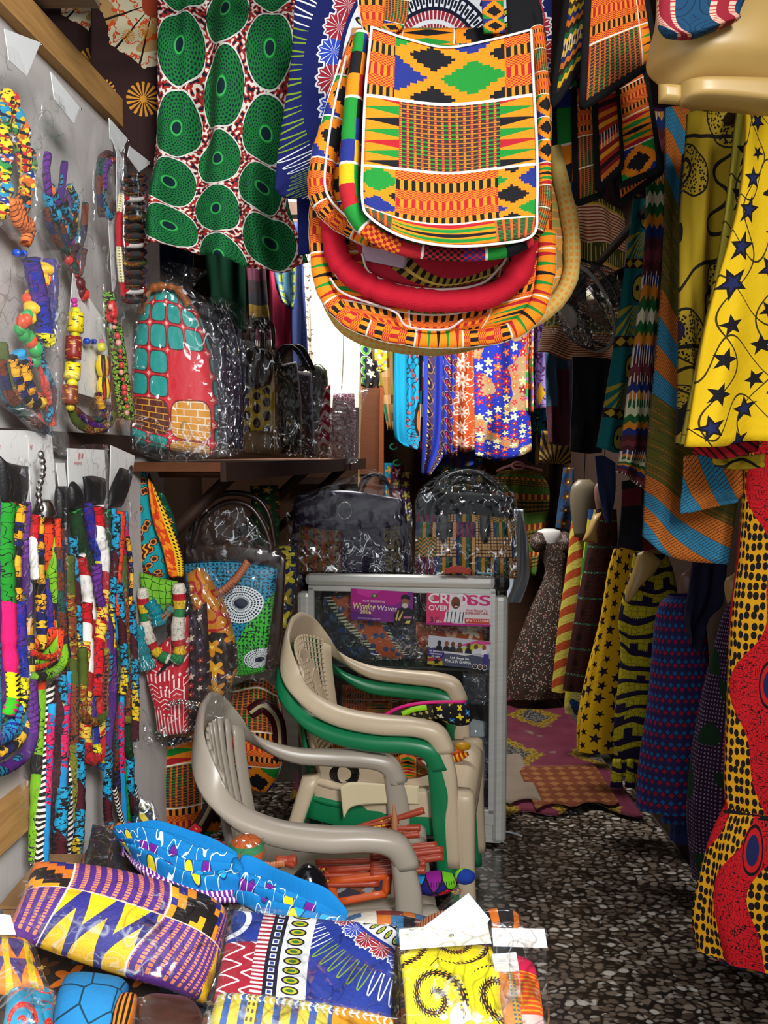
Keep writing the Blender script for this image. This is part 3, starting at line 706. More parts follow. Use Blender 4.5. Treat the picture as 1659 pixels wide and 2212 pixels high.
f2.many([([(.6, .09), (.98, .09), (.98, .24), (.6, .24), (.59, .16)], '#d04030')], 'print'); f2.text('8PM TO 12:30AM', .62, .14, .08, '#f8e8e4', .35, .02)
f2.many([([(.27, .1), (.3, .42), (.38, .5), (.5, .52), (.58, .4), (.6, .1)], '#e4e4ea')] + [([(x, .1), (x + .02, .44), (x + .035, .44), (x + .015, .1)], '#3a3a44') for x in (.31, .37, .43, .5, .55)] + [(ell(.455, .72, .07, .19), '#7a4228'), (ell(.46, .65, .05, .08), '#5c3020'), (ell(.46, .61, .03, .015), '#e8d8c8')], 'portrait', 'bald man in a white checked shirt')
f2.many([(ell(.085, .84, .03, .06), '#c8b8b0')], 'crest')
f3 = Panel((923, 1434), (1057, 1448), (926, 1372), P0, PN, 'flyer', 'grey flyer reading Let there be PEACE IN GHANA taped to the case', 'flyer', base='#c2c4d2')
f3.many([([(0, 0), (1, 0), (1, .4), (.6, .5), (.25, .42), (0, .6)], '#4d5068'), ([(.3, .45), (.9, .85), (1, .84), (1, .62), (.6, .42)], '#dcd9dc'), ([(.42, .7), (.8, 1), (1, .98), (1, .9)], '#d0508c'), ([(.52, .62), (.75, .88), (.9, .82), (.7, .6)], '#c8c832'), (ell(.13, .4, .14, .2), '#372a72'), ([(0, 0), (.25, 0), (.24, .17), (.14, .24), (0, .26)], '#b8a82a'), ([(0, .2), (.2, .26), (.24, .16), (0, .1)], '#a03048')], 'print')
def fstar(cx, cy, R, asp=1.9): return [(cx + (R if i % 2 == 0 else R * .4) * math.sin(i * math.pi / 5), cy + asp * (R if i % 2 == 0 else R * .4) * math.cos(i * math.pi / 5)) for i in range(10)]
f3.add(fstar(.15, .12, .07), '#161419', 'star')
f3.text('All Believers', .02, .45, .07, '#eeeaf2', .22, .02); f3.text('Intercessory', .03, .36, .07, '#eeeaf2', .2, .02); f3.text('All night', .06, .27, .07, '#eeeaf2', .14, .02)
f3.text('Let there be', .36, .28, .09, '#f4f4f8', .3, .03); f3.text('PEACE IN GHANA', .28, .14, .11, '#f4f4f8', .42, .04)
for i, (x, c, k) in enumerate([(.18, '#2a2426', '#1c181c'), (.3, '#8a5038', '#221c20'), (.4, '#6a4030', '#2a2a38'), (.51, '#6e4632', '#4a3a28'), (.65, '#4a342c', '#1c1c24'), (.77, '#6a4434', '#dcdce4'), (.9, '#a05038', '#e8e8ee')]):
    f3.many([([(x - .055, .52), (x - .045, .66), (x, .72), (x + .045, .66), (x + .055, .52)], k), (ell(x, .78, .033, .09, 12), c)], 'portrait')
f3.add([(.9, .18), (.98, .17), (.98, .55), (.9, .56)], '#46308e')
for x in (.77, .85, .92): f3.many([(ell(x, .1, .042, .1, 12), '#e0e0e6'), (ell(x, .1, .034, .08, 12), '#2c2630'), (ell(x, .12, .016, .04, 10), '#8a6048')], 'portrait')
# ---------------------------------------------------------------- chairs
def chair(org, yaw, m, label, back='slats', group=None, legs=(1, 1, 1, 1), sc=1., name='plastic_armchair', wd=.27):
    r = thing(name, label, 'chair', org, group); cy, sy = math.cos(yaw), math.sin(yaw); o = np.array(org, float)
    def L(p): x, y, z = p; return o + np.array([x * cy - y * sy, x * sy + y * cy, z]) * sc
    def sweep(path, nm, seg=40):
        """path rows: point, half width vector, thickness vector"""
        A = cat(np.array([np.concatenate(p) for p in path]), seg); n = 12
        a = np.linspace(0, 2 * np.pi, n + 1)
        ca = np.sign(np.cos(a)) * np.abs(np.cos(a)) ** .55; sa = np.sign(np.sin(a)) * np.abs(np.sin(a)) ** .8
        v = np.array([[L(p[:3] + p[3:6] * c_ + p[6:9] * s_) for c_, s_ in zip(ca, sa)] for p in A]).reshape(-1, 3)
        f = [tuple(x) for x in gridfaces(seg, n)] + [tuple(range(n))[::-1], tuple(seg * (n + 1) + np.arange(n))]
        return part(nm, dict(v=v, f=f, smooth=True), m, r)
    w_ = wd; bz = 0
    rim = []
    half = [((.245, -w_ - .0, .56), (.0, .030, 0), (.032, 0, .006)), ((.215, -w_ - .003, .612), (0, .034, 0), (.022, 0, .022)), ((.15, -w_ - .006, .630), (0, .035, 0), (.002, 0, .026)), ((.04, -w_ - .01, .634), (0, .035, .004), (0, 0, .026)),
            ((-.08, -w_ - .0, .648), (0, .033, .006), (0, 0, .025)), ((-.18, -w_ + .012, .69), (.004, .028, .016), (-.010, 0, .022)), ((-.245, -w_ + .04, .755), (.014, .014, .030), (-.012, .0, .006)), ((-.285, -w_ + .095, .82), (.010, .004, .042), (-.012, .002, 0)), ((-.30, -.07, .855), (.008, 0, .05), (-.012, 0, 0))]
    mir = [((p[0], -p[1], p[2]), (h[0], -h[1], h[2]), (t[0], -t[1], t[2])) for p, h, t in half[::-1]]
    full = half + [((-.302, 0, .86), (.008, 0, .051), (-.012, 0, 0))] + mir
    sweep([(np.array(p, float), np.array(h, float), np.array(t, float)) for p, h, t in full], 'arm_and_top_rail', 76)
    for s, on in ((-1, legs[0]), (1, legs[1])):
        if on: sweep([(np.array(p, float), np.array(h, float), np.array(t, float)) for p, h, t in [((.225, s * w_, .60), (0, .03, 0), (.026, 0, 0)), ((.245, s * w_, .50), (0, .024, 0), (.034, 0, 0)), ((.252, s * (w_ - .004), .40), (0, .022, 0), (.034, 0, 0)), ((.268, s * (w_ - .004), .2), (0, .02, 0), (.028, 0, 0))]], 'arm_support', 20)
        if on: sweep([(np.array(p, float), np.array(h, float), np.array(t, float)) for p, h, t in [((.292, s * (w_ - .034), .43), (0, .02, 0), (.03, 0, 0)), ((.297, s * (w_ - .024), .395), (0, .03, 0), (.038, 0, 0)), ((.305, s * (w_ - .016), .2), (0, .026, 0), (.032, 0, 0)), ((.318, s * (w_ - .004), .0), (0, .022, 0), (.028, 0, 0))]], 'leg', 20)
    for s, on in ((-1, legs[2]), (1, legs[3])):
        if on: sweep([(np.array(p, float), np.array(h, float), np.array(t, float)) for p, h, t in [((-.19, s * .20, .43), (0, .026, 0), (.03, 0, 0)), ((-.26, s * .235, .2), (0, .022, 0), (.024, 0, 0)), ((-.31, s * .26, .0), (0, .02, 0), (.02, 0, 0))]], 'leg', 12)
    # seat
    S_ = []
    for x, wf, z in ((-.215, .20, .43), (-.12, .225, .415), (.02, .235, .41), (.16, .235, .42), (.28, .235, .425), (.325, .23, .40), (.335, .225, .36)):
        S_.append([(x, -wf, z), (x, -wf * .6, z - .012), (x, 0, z - .016), (x, wf * .6, z - .012), (x, wf, z)])
    G = cat(np.array([cat(np.array(q, float), 16) for q in S_]), 30); n = 31 * 17; v = np.array([L(p) for p in G.reshape(-1, 3)]); B = np.array([L(p - np.array([0, 0, .018])) for p in G.reshape(-1, 3)])
    idx = np.arange(n).reshape(31, 17); f = [gridfaces(30, 16), gridfaces(30, 16, n, True)]
    for e, q_ in ((idx[0], 0), (idx[-1], 1), (idx[:, 0], 1), (idx[:, -1], 0)):
        q = np.stack([e[:-1], e[1:], e[1:] + n, e[:-1] + n], -1); f.append(q if q_ else q[:, ::-1])
    part('seat', dict(v=np.vstack([v, B]), f=np.vstack(f), smooth=True), m, r)
    for s in (-1, 1): sweep([(np.array(p, float), np.array(h, float), np.array(t_, float)) for p, h, t_ in [((-.2, s * .205, .385), (0, .004, 0), (0, 0, .042)), ((0, s * .236, .37), (0, .004, 0), (0, 0, .045)), ((.2, s * .238, .375), (0, .004, 0), (0, 0, .045)), ((.3, s * .232, .38), (0, .004, 0), (0, 0, .042))]], 'seat_apron', 12)
    # back: point on the curved back, s across -1..1, t down 0..1
    def bp(s, t, d=0.):
        hw = (.175 * (1 - t) + .155 * t); x = -.288 + .085 * t ** 1.3 + .055 * abs(s) ** 2.2 * (1 - t) + .02 * s * s * t
        return np.array([x + d, s * hw, .835 - .41 * t - .05 * s * s * (1 - t)])
    def bar(a, b, hw, th, nm, seg=8):
        P = [bp(a[0] + (b[0] - a[0]) * k / 4, a[1] + (b[1] - a[1]) * k / 4) for k in range(5)]
        ax = bp(a[0] + .01, a[1]) - bp(a[0] - .01, a[1]); ax /= np.linalg.norm(ax)
        if abs(a[0] - b[0]) > abs(a[1] - b[1]): ax = np.array([0, 0, 1.])
        return [(p, ax * hw, np.array([th, 0, 0])) for p in P]
    for s in (-1, 1): sweep(bar((s * 1.0, .04), (s * 1.0, 1.), .024, .008, ''), 'back_frame', 10)
    if back == 'slats':
        for s in (-.78, -.56, -.34, -.12, .1, .32, .54, .76): sweep(bar((s, .0), (s * .85, 1.), .012, .005, ''), 'slat', 8)
    else:
        gs = []
        for k in range(17):
            s = -.92 + k * 1.84 / 16; gs.append(bar((s, .0), (s, 1.), .0016, .003, ''))
        for k in range(23):
            t = .02 + k * .96 / 22; gs.append(bar((-.98, t), (.98, t), .0016, .003, ''))
        vs, fs, off = [], [], 0
        for g in gs:
            A = cat(np.array([np.concatenate(p) for p in g]), 8)
            for p in A:
                for c_, s_ in ((1, 1), (-1, 1), (-1, -1), (1, -1)): vs.append(L(p[:3] + p[3:6] * c_ + p[6:9] * s_))
            for i in range(8):
                for j in range(4): fs.append((off + i * 4 + j, off + i * 4 + (j + 1) % 4, off + i * 4 + 4 + (j + 1) % 4, off + i * 4 + 4 + j))
            off += 36
        tag(part('lattice', dict(v=np.array(vs), f=fs, smooth=False), m, r), kind='stuff')
        for rr, hw in ((.78, .026), (.42, .014)):      # solid arches in the lattice
            ar = []
            for k in range(13):
                a = math.pi * (.06 + .88 * k / 12); s = rr * math.cos(a); t = .98 - rr * 1.05 * math.sin(a) * (1.0 if rr > .5 else .85)
                p = bp(s, max(t, .05), .002); ar.append((p, np.array([0, math.cos(a), math.sin(a)]) * hw, np.array([.004, 0, 0])))
            sweep(ar, 'arch_band', 36)
        word = 'UNITY LOVE'
        for k, ch in enumerate(word):
            if ch == ' ': continue
            a = math.pi * (.88 - .74 * k / 9); p = bp(.80 * math.cos(a), .98 - .82 * math.sin(a), .0075); cu = bpy.data.curves.new('raised_letter', 'FONT'); cu.body = ch; cu.size = .062; cu.extrude = .002; cu.align_x = 'CENTER'; cu.materials.append(m)
            q = bpy.data.objects.new('raised_letter', cu); bpy.context.collection.objects.link(q); q.parent = r
            X = np.array([-sy * -1, cy * -1, 0]) ; X = L((0, -1, 0)) - L((0, 0, 0)); Zz = np.array([0, 0, 1.]); tilt = (a - math.pi / 2) * .8
            Xr = X / np.linalg.norm(X) * math.cos(tilt) + Zz * math.sin(tilt); Nn = L((1, 0, 0)) - L((0, 0, 0)); Nn = Nn / np.linalg.norm(Nn); Yr = np.cross(Nn, Xr)
            mt = Matrix([list(Xr) + [0], list(Yr) + [0], list(Nn) + [0], [0, 0, 0, 1]]).transposed(); mt.translation = Vector(L(p) - root_of(r)); bpy.context.view_layer.update(); solid_text(q, mt)
    return r
chair((-.185, 2.18, 0), .03, GREY, 'grey-beige plastic armchair with slatted back, front one holding leather fans', sc=.95)
chair((-.01, 2.70, .10), -.17, BEIGE, 'beige plastic armchair with lattice back, upper one of the stack by the case', 'lattice', group=None, sc=.96)
chair((-.024, 2.703, .048), -.17, GREEN, 'green plastic armchair in the stack, under the beige lattice-backed one', 'slats', sc=.96)
# ---------------------------------------------------------------- cloths and bags hanging across the top
KM = lambda i, **k: M('kente_%s' % i, kente(seed=float(i), **k))
REC = M('green_record_print', records(cs=.105))
def cloth_thing(name, label, cat_, rows, Y, m, group=None, **k):
    k.setdefault('folds', 3); k.setdefault('amp', .008)
    return single(name, slab(rows, Y, **k), m, label, cat_, group)
rail = lambda a, b, r, m, label, name='rail': single(name, tube([a, [(x + y) / 2 for x, y in zip(a, b)], b], r, 8, 4), m, label, 'rail')
rail((-1.2, 2.0, 2.62), (.25, 2.0, 2.62), .012, WDK, 'dark wooden rail that holds the green and brown cloths', 'hanging_rail')
cloth_thing('wax_print_cloth', 'green wax print cloth with record discs and red star patches, hanging in folds', 'cloth',
    [[(345, -80), (500, -80), (650, -80)], [(342, 60), (490, 60), (640, 60)], [(338, 280), (480, 285), (630, 290)], [(316, 420), (470, 425), (622, 430)], [(312, 530), (400, 536), (480, 558), (570, 582), (668, 572)]],
    1.98, REC, folds=3.6, amp=.022, nu=80, nv=50, bias=.6)
def brownflower(u, v):
    x, y = (u - .150) / .13, (v - .375) / .15; r = hyp(x, y); a = ang(x, y); n = noi(u, v, 45, 3) - .5
    pet = r + n * .18 + mm('COSINE', a * 9) * .05 < .95; ln = ab(fr(a * 1.91 + n * .1) - .5) < (.04 + (1. - r) * .03); o = ab(n * 2 + sn(r * 9 + a * 3) * .3) < .07
    c = lay(C('#2b1717'), (pet, mix(noi(u, v, 8, 1) > .56, C('#cfc5a4'), C('#b08a56'))), (pet * o, C('#cc4a1e')), (pet * (ln), C('#1f1010')), (r < .22, C('#9a3a20')))
    def burst(bx, by, R):
        p, q = u - bx, v - by; return hyp(p, q) < R * (.2 + .8 * (fr(ang(p, q) * 2.71) < .5))
    return lay(c, (burst(.125, .155, .04), C('#c8892a')), (burst(.03, .17, .03), C('#c8892a')), (burst(.13, .31, .018), C('#c8892a')), (burst(.09, .3, .016), C('#c8892a')), (burst(.18, .42, .014), C('#c8892a')))
BF = M('brown_flower_print', brownflower)
cloth_thing('wax_print_cloth', 'dark brown cloth with large cream flower and yellow bursts beside the green cloth', 'cloth', [[(198, -60), (343, -60)], [(196, 150), (343, 150)], [(200, 350), (343, 360)]], 2.1, BF, folds=1, amp=.004)
cloth_thing('wax_print_cloth', 'second brown flowered cloth hanging further left, half hidden behind the batten', 'cloth', [[(90, -60), (215, -60)], [(95, 100), (212, 100)], [(100, 280), (205, 290)]], 2.25, BF, folds=1, amp=.01)
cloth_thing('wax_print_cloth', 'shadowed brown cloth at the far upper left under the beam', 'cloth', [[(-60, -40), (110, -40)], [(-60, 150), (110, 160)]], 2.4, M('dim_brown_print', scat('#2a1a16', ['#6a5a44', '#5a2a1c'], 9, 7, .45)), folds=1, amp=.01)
DASHB = M('blue_dashiki_print', dashiki(.29, .30, 1.08, '#131d5c'))
rail((-.5, 1.72, 2.5), (.9, 1.72, 2.5), .012, WDK, 'wooden rail above the blue dashiki and the big kente bags', 'hanging_rail')
cloth_thing('dashiki_shirt', 'royal blue dashiki with white embroidered print, behind the big kente bag', 'shirt',
    [[(640, -80), (900, -80), (1195, -80)], [(628, 120), (900, 120), (1190, 120)], [(600, 330), (900, 330), (1180, 330)], [(592, 405), (640, 430), (900, 400), (1170, 400)]],
    1.70, DASHB, folds=2.4, amp=.007, nu=70, nv=40, seed=2)
cloth_thing('dashiki_shirt', 'lower blue hem with green stitching hanging below the dashiki', 'shirt', [[(640, 400), (720, 400)], [(643, 480), (720, 490)], [(645, 552), (720, 548)]], 1.78, M('royal_blue', '#141f66'), folds=1, amp=.006)
# big kente bags
WASH = M('washed_kente', kente(.11, .08, 5., ft=(.52, '#e8c069')))
def bag_strap(p, pts, Y, w_, m, nm='strap', label=None):
    g = tube(pts, w_, 8, 10, Y, sq=.25); return part(nm, g, m, p, label)
b4 = thing('shoulder_bag', 'faded yellow kente shoulder bag at the back of the hanging bags', 'bag', at(980, 745, 1.62), 'kente shoulder bags hung overhead')
part('body', slab([[(760, 60), (960, 60), (1170, 60)], [(700, 320), (960, 320), (1200, 320)], [(690, 470), (960, 470), (1232, 470)], [(700, 640), (960, 640), (1222, 600)], [(735, 700), (960, 735), (1165, 665)], [(790, 738), (960, 750), (1080, 715)]], 1.63, nu=40, nv=40, pil=.04, prnd=4), WASH, b4)
part('binding', tube([(705, 560), (712, 650), (760, 715), (850, 744), (960, 750), (1080, 722), (1180, 672), (1228, 610), (1236, 540), (1228, 460), (1195, 320)], .0155, 10, 60, 1.60, rn=.08), M('cream_orange_check', lambda u, v: lay(C('#d2b468'), ((fr(u * 9) > .4) * (fr(v / .012) > .45) * (noi(u * .1, v, 14, 0) > .42), C('#e2953a')))), b4)
part('piping', tube([(700, 600), (722, 672), (770, 728), (860, 748)], .004, 6, 20, 1.60), M('red_cloth', '#b8242c'), b4)
b3 = thing('shoulder_bag', 'open kente shoulder bag with padded red lining, below the front bag', 'bag', at(940, 738, 1.55), 'kente shoulder bags hung overhead')
K3 = M('kente_b3', kente(.15, .085, 11.)); RED = M('crimson_cotton', '#c4162e')
part('body', slab([[(740, 330), (960, 330), (1190, 330)], [(690, 450), (960, 450), (1192, 450)], [(683, 560), (960, 560), (1190, 560)], [(700, 650), (940, 690), (1172, 640)], [(765, 705), (940, 734), (1125, 700)]], 1.56, nu=60, nv=50, pil=.035, folds=2, amp=.006, prnd=4), K3, b3)
part('rim_band', tube([(688, 440), (690, 560), (716, 650), (790, 706), (930, 733), (1080, 722), (1150, 680), (1178, 600), (1182, 500)], .017, 10, 70, 1.53, rn=.1, sq=.8, um=.1), K3, b3)
part('padded_lining', tube([(716, 470), (732, 560), (790, 612), (868, 640), (965, 650), (1060, 638), (1118, 592), (1136, 530), (1138, 480)], .0215, 12, 70, 1.50, rn=.10, seed=4), RED, b3, 'padded crimson lining roll')
part('flap_inside', slab([[(735, 470), (930, 470), (1130, 480)], [(775, 545), (930, 560), (1100, 545)], [(800, 590), (940, 612), (1070, 592)], [(860, 618), (945, 626), (1020, 615)]], 1.505, nu=40, nv=24, pil=.006, thick=.006), M('red_dashiki_lining', lambda u, v: lay(C('#b01c30'), (ab(hyp(u - .17, v - .16) - .13) < .022, mix(fr(ang(u - .17, v - .16) * 9.) > .5, C('#20130c'), C('#9a7a2c'))), (ab(hyp(u - .17, v - .16) - .13) < .004, C('#d8b04c')))), b3)
part('inner_pocket', slab([[(785, 500), (875, 518)], [(783, 545), (880, 560)], [(788, 562), (874, 580)]], 1.49, nu=12, nv=12, thick=.006), M('lilac_cotton', '#b398a8'), b3, 'lilac lining pocket')
part('seam_cord', tube([(782, 548), (800, 590), (868, 617), (960, 625), (1040, 612), (1082, 575), (1098, 550)], .0022, 6, 40, 1.49), M('pale_piping', '#d8c8c0'), b3)
for pts in ([(712, 600), (745, 635), (850, 672), (880, 705), (960, 712), (1000, 690)], [(700, 480), (704, 540), (730, 600), (760, 610)]): part('seam_cord', tube(pts, .002, 6, 30, 1.508), M('pale_piping', ''), b3)
b2 = thing('shoulder_bag', 'yellow and red kente shoulder bag bulging out at the left of the front bag', 'bag', at(930, 560, 1.47), 'kente shoulder bags hung overhead')
K2 = M('kente_b2', kente(.1, .07, 23.))
part('body', slab([[(770, 60), (960, 60), (1165, 60)], [(722, 200), (950, 200), (1190, 200)], [(688, 330), (950, 330), (1190, 330)], [(680, 430), (950, 430), (1188, 430)], [(730, 500), (950, 510), (1170, 505)], [(800, 540), (950, 556), (1110, 545)]], 1.50, nu=50, nv=50, pil=.045, folds=2, amp=.005, prnd=3.5), K2, b2)
part('gusset', tube([(772, 80), (745, 170), (722, 260), (700, 340), (694, 420), (728, 475), (800, 520)], [.012, .016, .021, .022, .022, .018, .012], 10, 50, 1.465, rn=.06, um=.12), K2, b2)
part('piping', tube([(748, 120), (722, 230), (706, 330), (704, 410), (742, 462), (800, 500)], .002, 6, 40, 1.44), WHT, b2)
part('piping', tube([(735, 130), (690, 290), (680, 400), (700, 460), (760, 505)], .002, 6, 40, 1.462), WHT, b2)
b1 = thing('shoulder_bag', 'big front kente shoulder bag with broad white-piped flap', 'bag', at(970, 550, 1.40), 'kente shoulder bags hung overhead')
K1 = M('kente_b1', kente(.085, .045, 31.)); FL = M('kente_flap', flap)
part('body', slab([[(775, 85), (970, 95), (1178, 75)], [(757, 200), (970, 200), (1188, 200)], [(742, 350), (970, 350), (1190, 350)], [(742, 450), (970, 450), (1186, 455)], [(775, 505), (970, 528), (1168, 510)], [(850, 540), (985, 557), (1120, 545)]], 1.425, nu=60, nv=56, pil=.045, prnd=3.2, folds=1.2, amp=.004), K1, b1)
part('side_gusset', tube([(782, 70), (768, 180), (758, 300), (757, 420), (790, 490), (860, 532), (960, 548), (1080, 545), (1150, 520)], [.011, .014, .016, .017, .016, .013, .012, .011, .009], 10, 80, 1.385, rn=.05, um=.09), M('kente_gusset', checker_strip), b1)
part('side_gusset', tube([(1160, 60), (1172, 200), (1176, 350), (1176, 440), (1160, 500)], .011, 10, 50, 1.385, rn=.05, um=.08), M('kente_gusset2', kente(.05, .035, 12.)), b1)
part('flap', slab([[(803, 58), (880, 84), (965, 102), (1060, 86), (1147, 64)], [(790, 190), (880, 206), (965, 214), (1060, 206), (1153, 190)], [(785, 330), (880, 340), (968, 348), (1060, 340), (1160, 325)], [(783, 430), (880, 452), (970, 458), (1060, 446), (1160, 440)], [(792, 462), (872, 512), (968, 532), (1070, 526), (1152, 508)]], 1.352, nu=60, nv=60, pil=.006, thick=.008, prnd=8, uv='n'), FL, b1, 'broad front flap edged in white piping')
part('piping', tube([(803, 58), (790, 190), (784, 330), (783, 432), (800, 470), (872, 512), (968, 531), (1070, 527), (1150, 508), (1160, 440), (1160, 325), (1153, 190), (1147, 64)], .0022, 6, 110, 1.348), WHT, b1)
part('piping', tube([(803, 58), (880, 84), (965, 102), (1060, 86), (1147, 64)], .0018, 6, 30, 1.348), WHT, b1)
part('strap', slab([[(770, -60), (832, -60)], [(774, 20), (830, 20)], [(790, 90), (822, 84)]], 1.40, nu=10, nv=14, thick=.006, folds=1, amp=.003), K2, b1)
part('strap', slab([[(1038, -60), (1086, -60)], [(1042, 20), (1088, 20)], [(1046, 70), (1092, 70)]], 1.44, nu=8, nv=14, thick=.006), M('kente_strap', kente(.04, .03, 3., line=False)), b1)
part('strap', slab([[(1092, -60), (1168, -60)], [(1096, 30), (1172, 30)], [(1100, 85), (1182, 85)]], 1.43, nu=8, nv=14, thick=.006), BLKC, b1, 'black webbing strap')
part('loose_thread', tube([(1166, 0), (1176, 40), (1170, 90), (1180, 130), (1176, 170)], .0012, 5, 16, 1.40), M('red_thread', '#a02030'), b1)
part('strap', slab([[(828, -60), (885, -60)], [(826, 30), (880, 40)], [(824, 60), (850, 72)]], 1.46, nu=8, nv=14, thick=.006), M('kente_strap_dark', kente(.05, .035, 8.)), b1)
# piped kente pieces at the upper right
def piped(label, quad, Y, m, pil=.012, strap=None):
    tl, tr, br, bl = quad; r = thing('tote_bag', label, 'bag', at(*bl, Y), 'black-bound kente totes hanging top right')
    part('body', slab([[tl, tr], [tuple((a + b) / 2 for a, b in zip(tl, bl)), tuple((a + b) / 2 for a, b in zip(tr, br))], [bl, br]], Y, nu=18, nv=20, pil=pil, prnd=5), m, r)
    mid = lambda a, b: ((a[0] + b[0]) / 2, (a[1] + b[1]) / 2)
    for a, b in ((tl, bl), (bl, br), (br, tr)): part('binding', tube([a, mid(a, b), b], .0065, 8, 8, Y - .003, rn=.1), BLKC, r)
    return r
KP = [M('kente_tote%d' % i, kente(.075, .055, 40. + i)) for i in range(4)]
KS = M('kente_stripe_tote', kstripe(['#8a1c24', '#e07a1c', '#8a1c24', '#2a1414', '#a82a20', '#e89a20'], .05))
piped('kente tote with black binding, lowest of the bunch at the right', ((1300, 200), (1395, 170), (1428, 372), (1336, 440)), 1.66, KP[2])
piped('kente tote with plain orange and red lower half, behind the top tote', ((1318, 190), (1392, 150), (1424, 366), (1338, 402)), 1.6, KP[0])
piped('narrow striped kente tote hanging between two black-bound totes', ((1285, 190), (1330, 180), (1342, 360), (1292, 410)), 1.57, KS)
piped('narrow red kente tote at the left of the striped one', ((1240, 190), (1290, 190), (1300, 420), (1246, 440)), 1.6, KP[3])
piped('checked orange and blue kente tote in the shadow beside the big bag', ((1195, 170), (1250, 170), (1246, 430), (1203, 450)), 1.62, M('kente_tote_check', checker_strip))
piped('folded kente tote with yellow threads beside the top tote', ((1232, -40), (1275, -40), (1262, 130), (1192, 230)), 1.5, M('kente_thread_tote', kstripe(['#b8901c', '#3a2a1c', '#d8a81c', '#1f5a34', '#2a1c18', '#c86a1c', '#222a5a'], .06, .2)))
piped('topmost kente tote with orange, green and red blocks and black binding', ((1272, -40), (1388, -40), (1418, 130), (1258, 232)), 1.45, M('kente_tote_big', kente(.09, .075, 66.)))
rail((.42, 1.62, 2.47), (1.1, 1.62, 2.47), .01, WDK, 'wooden rail holding the black-bound totes', 'hanging_rail')
# half mannequin at the top right
mq = thing('mannequin_form', 'cream half-body mannequin form hung up high, wearing a blue and red print top', 'mannequin', at(1540, 235, 1.2))
part('body', slab([[(1420, -90), (1550, -90), (1760, -90)], [(1418, 40), (1550, 40), (1740, 40)], [(1405, 100), (1550, 110), (1730, 110)], [(1398, 150), (1540, 150), (1722, 150)], [(1425, 182), (1540, 182), (1715, 182)], [(1427, 222), (1540, 226), (1712, 244)]], 1.24, nu=40, nv=44, pil=.085, prnd=2.6, back=.3), SKINM, mq)
part('lower_flange', slab([[(1470, 178), (1580, 178), (1712, 178)], [(1470, 200), (1580, 204), (1712, 222)], [(1470, 224), (1580, 232), (1712, 246)]], 1.19, nu=24, nv=10, pil=.03, prnd=6, back=.8), SKINM, mq)
part('hip_tab', slab([[(1424, 182), (1472, 185)], [(1424, 221), (1472, 226)]], 1.2, nu=8, nv=6, pil=.012, prnd=8), SKINM, mq)
def topprint(u, v):
    x = u + sn(v * 22) * .03; k = fr(x / .075); bead = (hyp(fr(v / .006) - .5, (ab(k - .5) - .12) * 9) < .5)
    r = ab(k - .5) < .17
    sp = ab(fr(hyp(fr(u / .05) - .5, fr(v / .05) - .5) * 5 - ang(fr(u / .05) - .5, fr(v / .05) - .5) / 6.283) - .5) < .08
    return lay(C('#123f5e'), (sp, C('#0b2740')), (r, C('#8a1c2c')), (ab(ab(k - .5) - .14) < .05, C('#e0b09a')), ((ab(ab(k - .5) - .14) < .05) * (fr(v / .005) < .3), C('#a82a34')))
part('print_top', slab([[(1424, -90), (1520, -90), (1655, -90)], [(1421, 20), (1500, 20), (1602, 16)], [(1424, 60), (1490, 66), (1598, 40)], [(1440, 80), (1495, 82), (1560, 58)]], 1.135, nu=30, nv=26, pil=.012, prnd=6, thick=.004), M('blue_red_top_print', topprint), mq, 'blue and red print top with beaded curves')
# wall fan wrapped in film
fan = thing('wall_fan', 'black wall fan wrapped in clear film with a silver motor housing', 'fan', at(1265, 660, 2.45))
FX = at(1258, 665, 2.45); ax = np.array([-.84, -.25, -.48]); ax /= np.linalg.norm(ax); ux = np.cross(ax, [0, 0, 1.]); ux /= np.linalg.norm(ux); uy = np.cross(ux, ax)
def disc(r, z, n=40, k=1.): return [FX + ax * z + (ux * math.cos(6.2832 * i / n) + uy * math.sin(6.2832 * i / n)) * r for i in range(n + 1)]
for r, z, th, nm, m in ((.135, 0, .006, 'guard_rim', mat('grey_trim', '#77736c', .4)), (.132, -.03, .004, 'guard_rim', BLKP), (.03, .045, .003, 'guard_rim', BLKP)): part(nm, tube(disc(r, z), th, 6, 60), m, fan)
gw = []
for i in range(44):
    a = 6.2832 * i / 44; e = ux * math.cos(a) + uy * math.sin(a)
    gw.append(tube([FX + ax * .05 + e * .03, FX + ax * .045 + e * .08, FX + ax * .025 + e * .115, FX + e * .134], .0011, 4, 6)); gw.append(tube([FX - ax * .1 + e * .04, FX - ax * .09 + e * .09, FX - ax * .04 + e * .125, FX - ax * .02 + e * .132], .0011, 4, 6))
tag(part('guard_wires', join(*gw), BLKP, fan), kind='stuff')
part('hub_cap', tube([FX + ax * .045, FX + ax * .052, FX + ax * .06], [.038, .038, .033], 20, 4), mat('grey_plastic', '#8a857c', .4), fan)
part('motor_housing', tube([FX - ax * .05, FX - ax * .10, FX - ax * .2, FX - ax * .21], [.045, .047, .045, .038], 24, 10), SILV, fan)
for i in range(4):
    a = 6.2832 * i / 4 + .4; e = ux * math.cos(a) + uy * math.sin(a); g = np.cross(ax, e)
    part('blade', qbox(FX + e * .02 - g * .02, FX + e * .12 - g * .05, FX + e * .12 + g * .04 + ax * .02, FX + e * .02 + g * .02, .003), mat('smoky_plastic', '#23201e', .2, .5), fan)
part('film_wrap', slab([[(1198, 600), (1240, 565), (1330, 580)], [(1180, 650), (1255, 650), (1345, 660)], [(1195, 720), (1260, 745), (1325, 745)]], 2.28, nu=36, nv=36, crk=.008, crs=40, flat=True, thick=.01), plastic_film('fan_film', .01, gl=.35), fan)
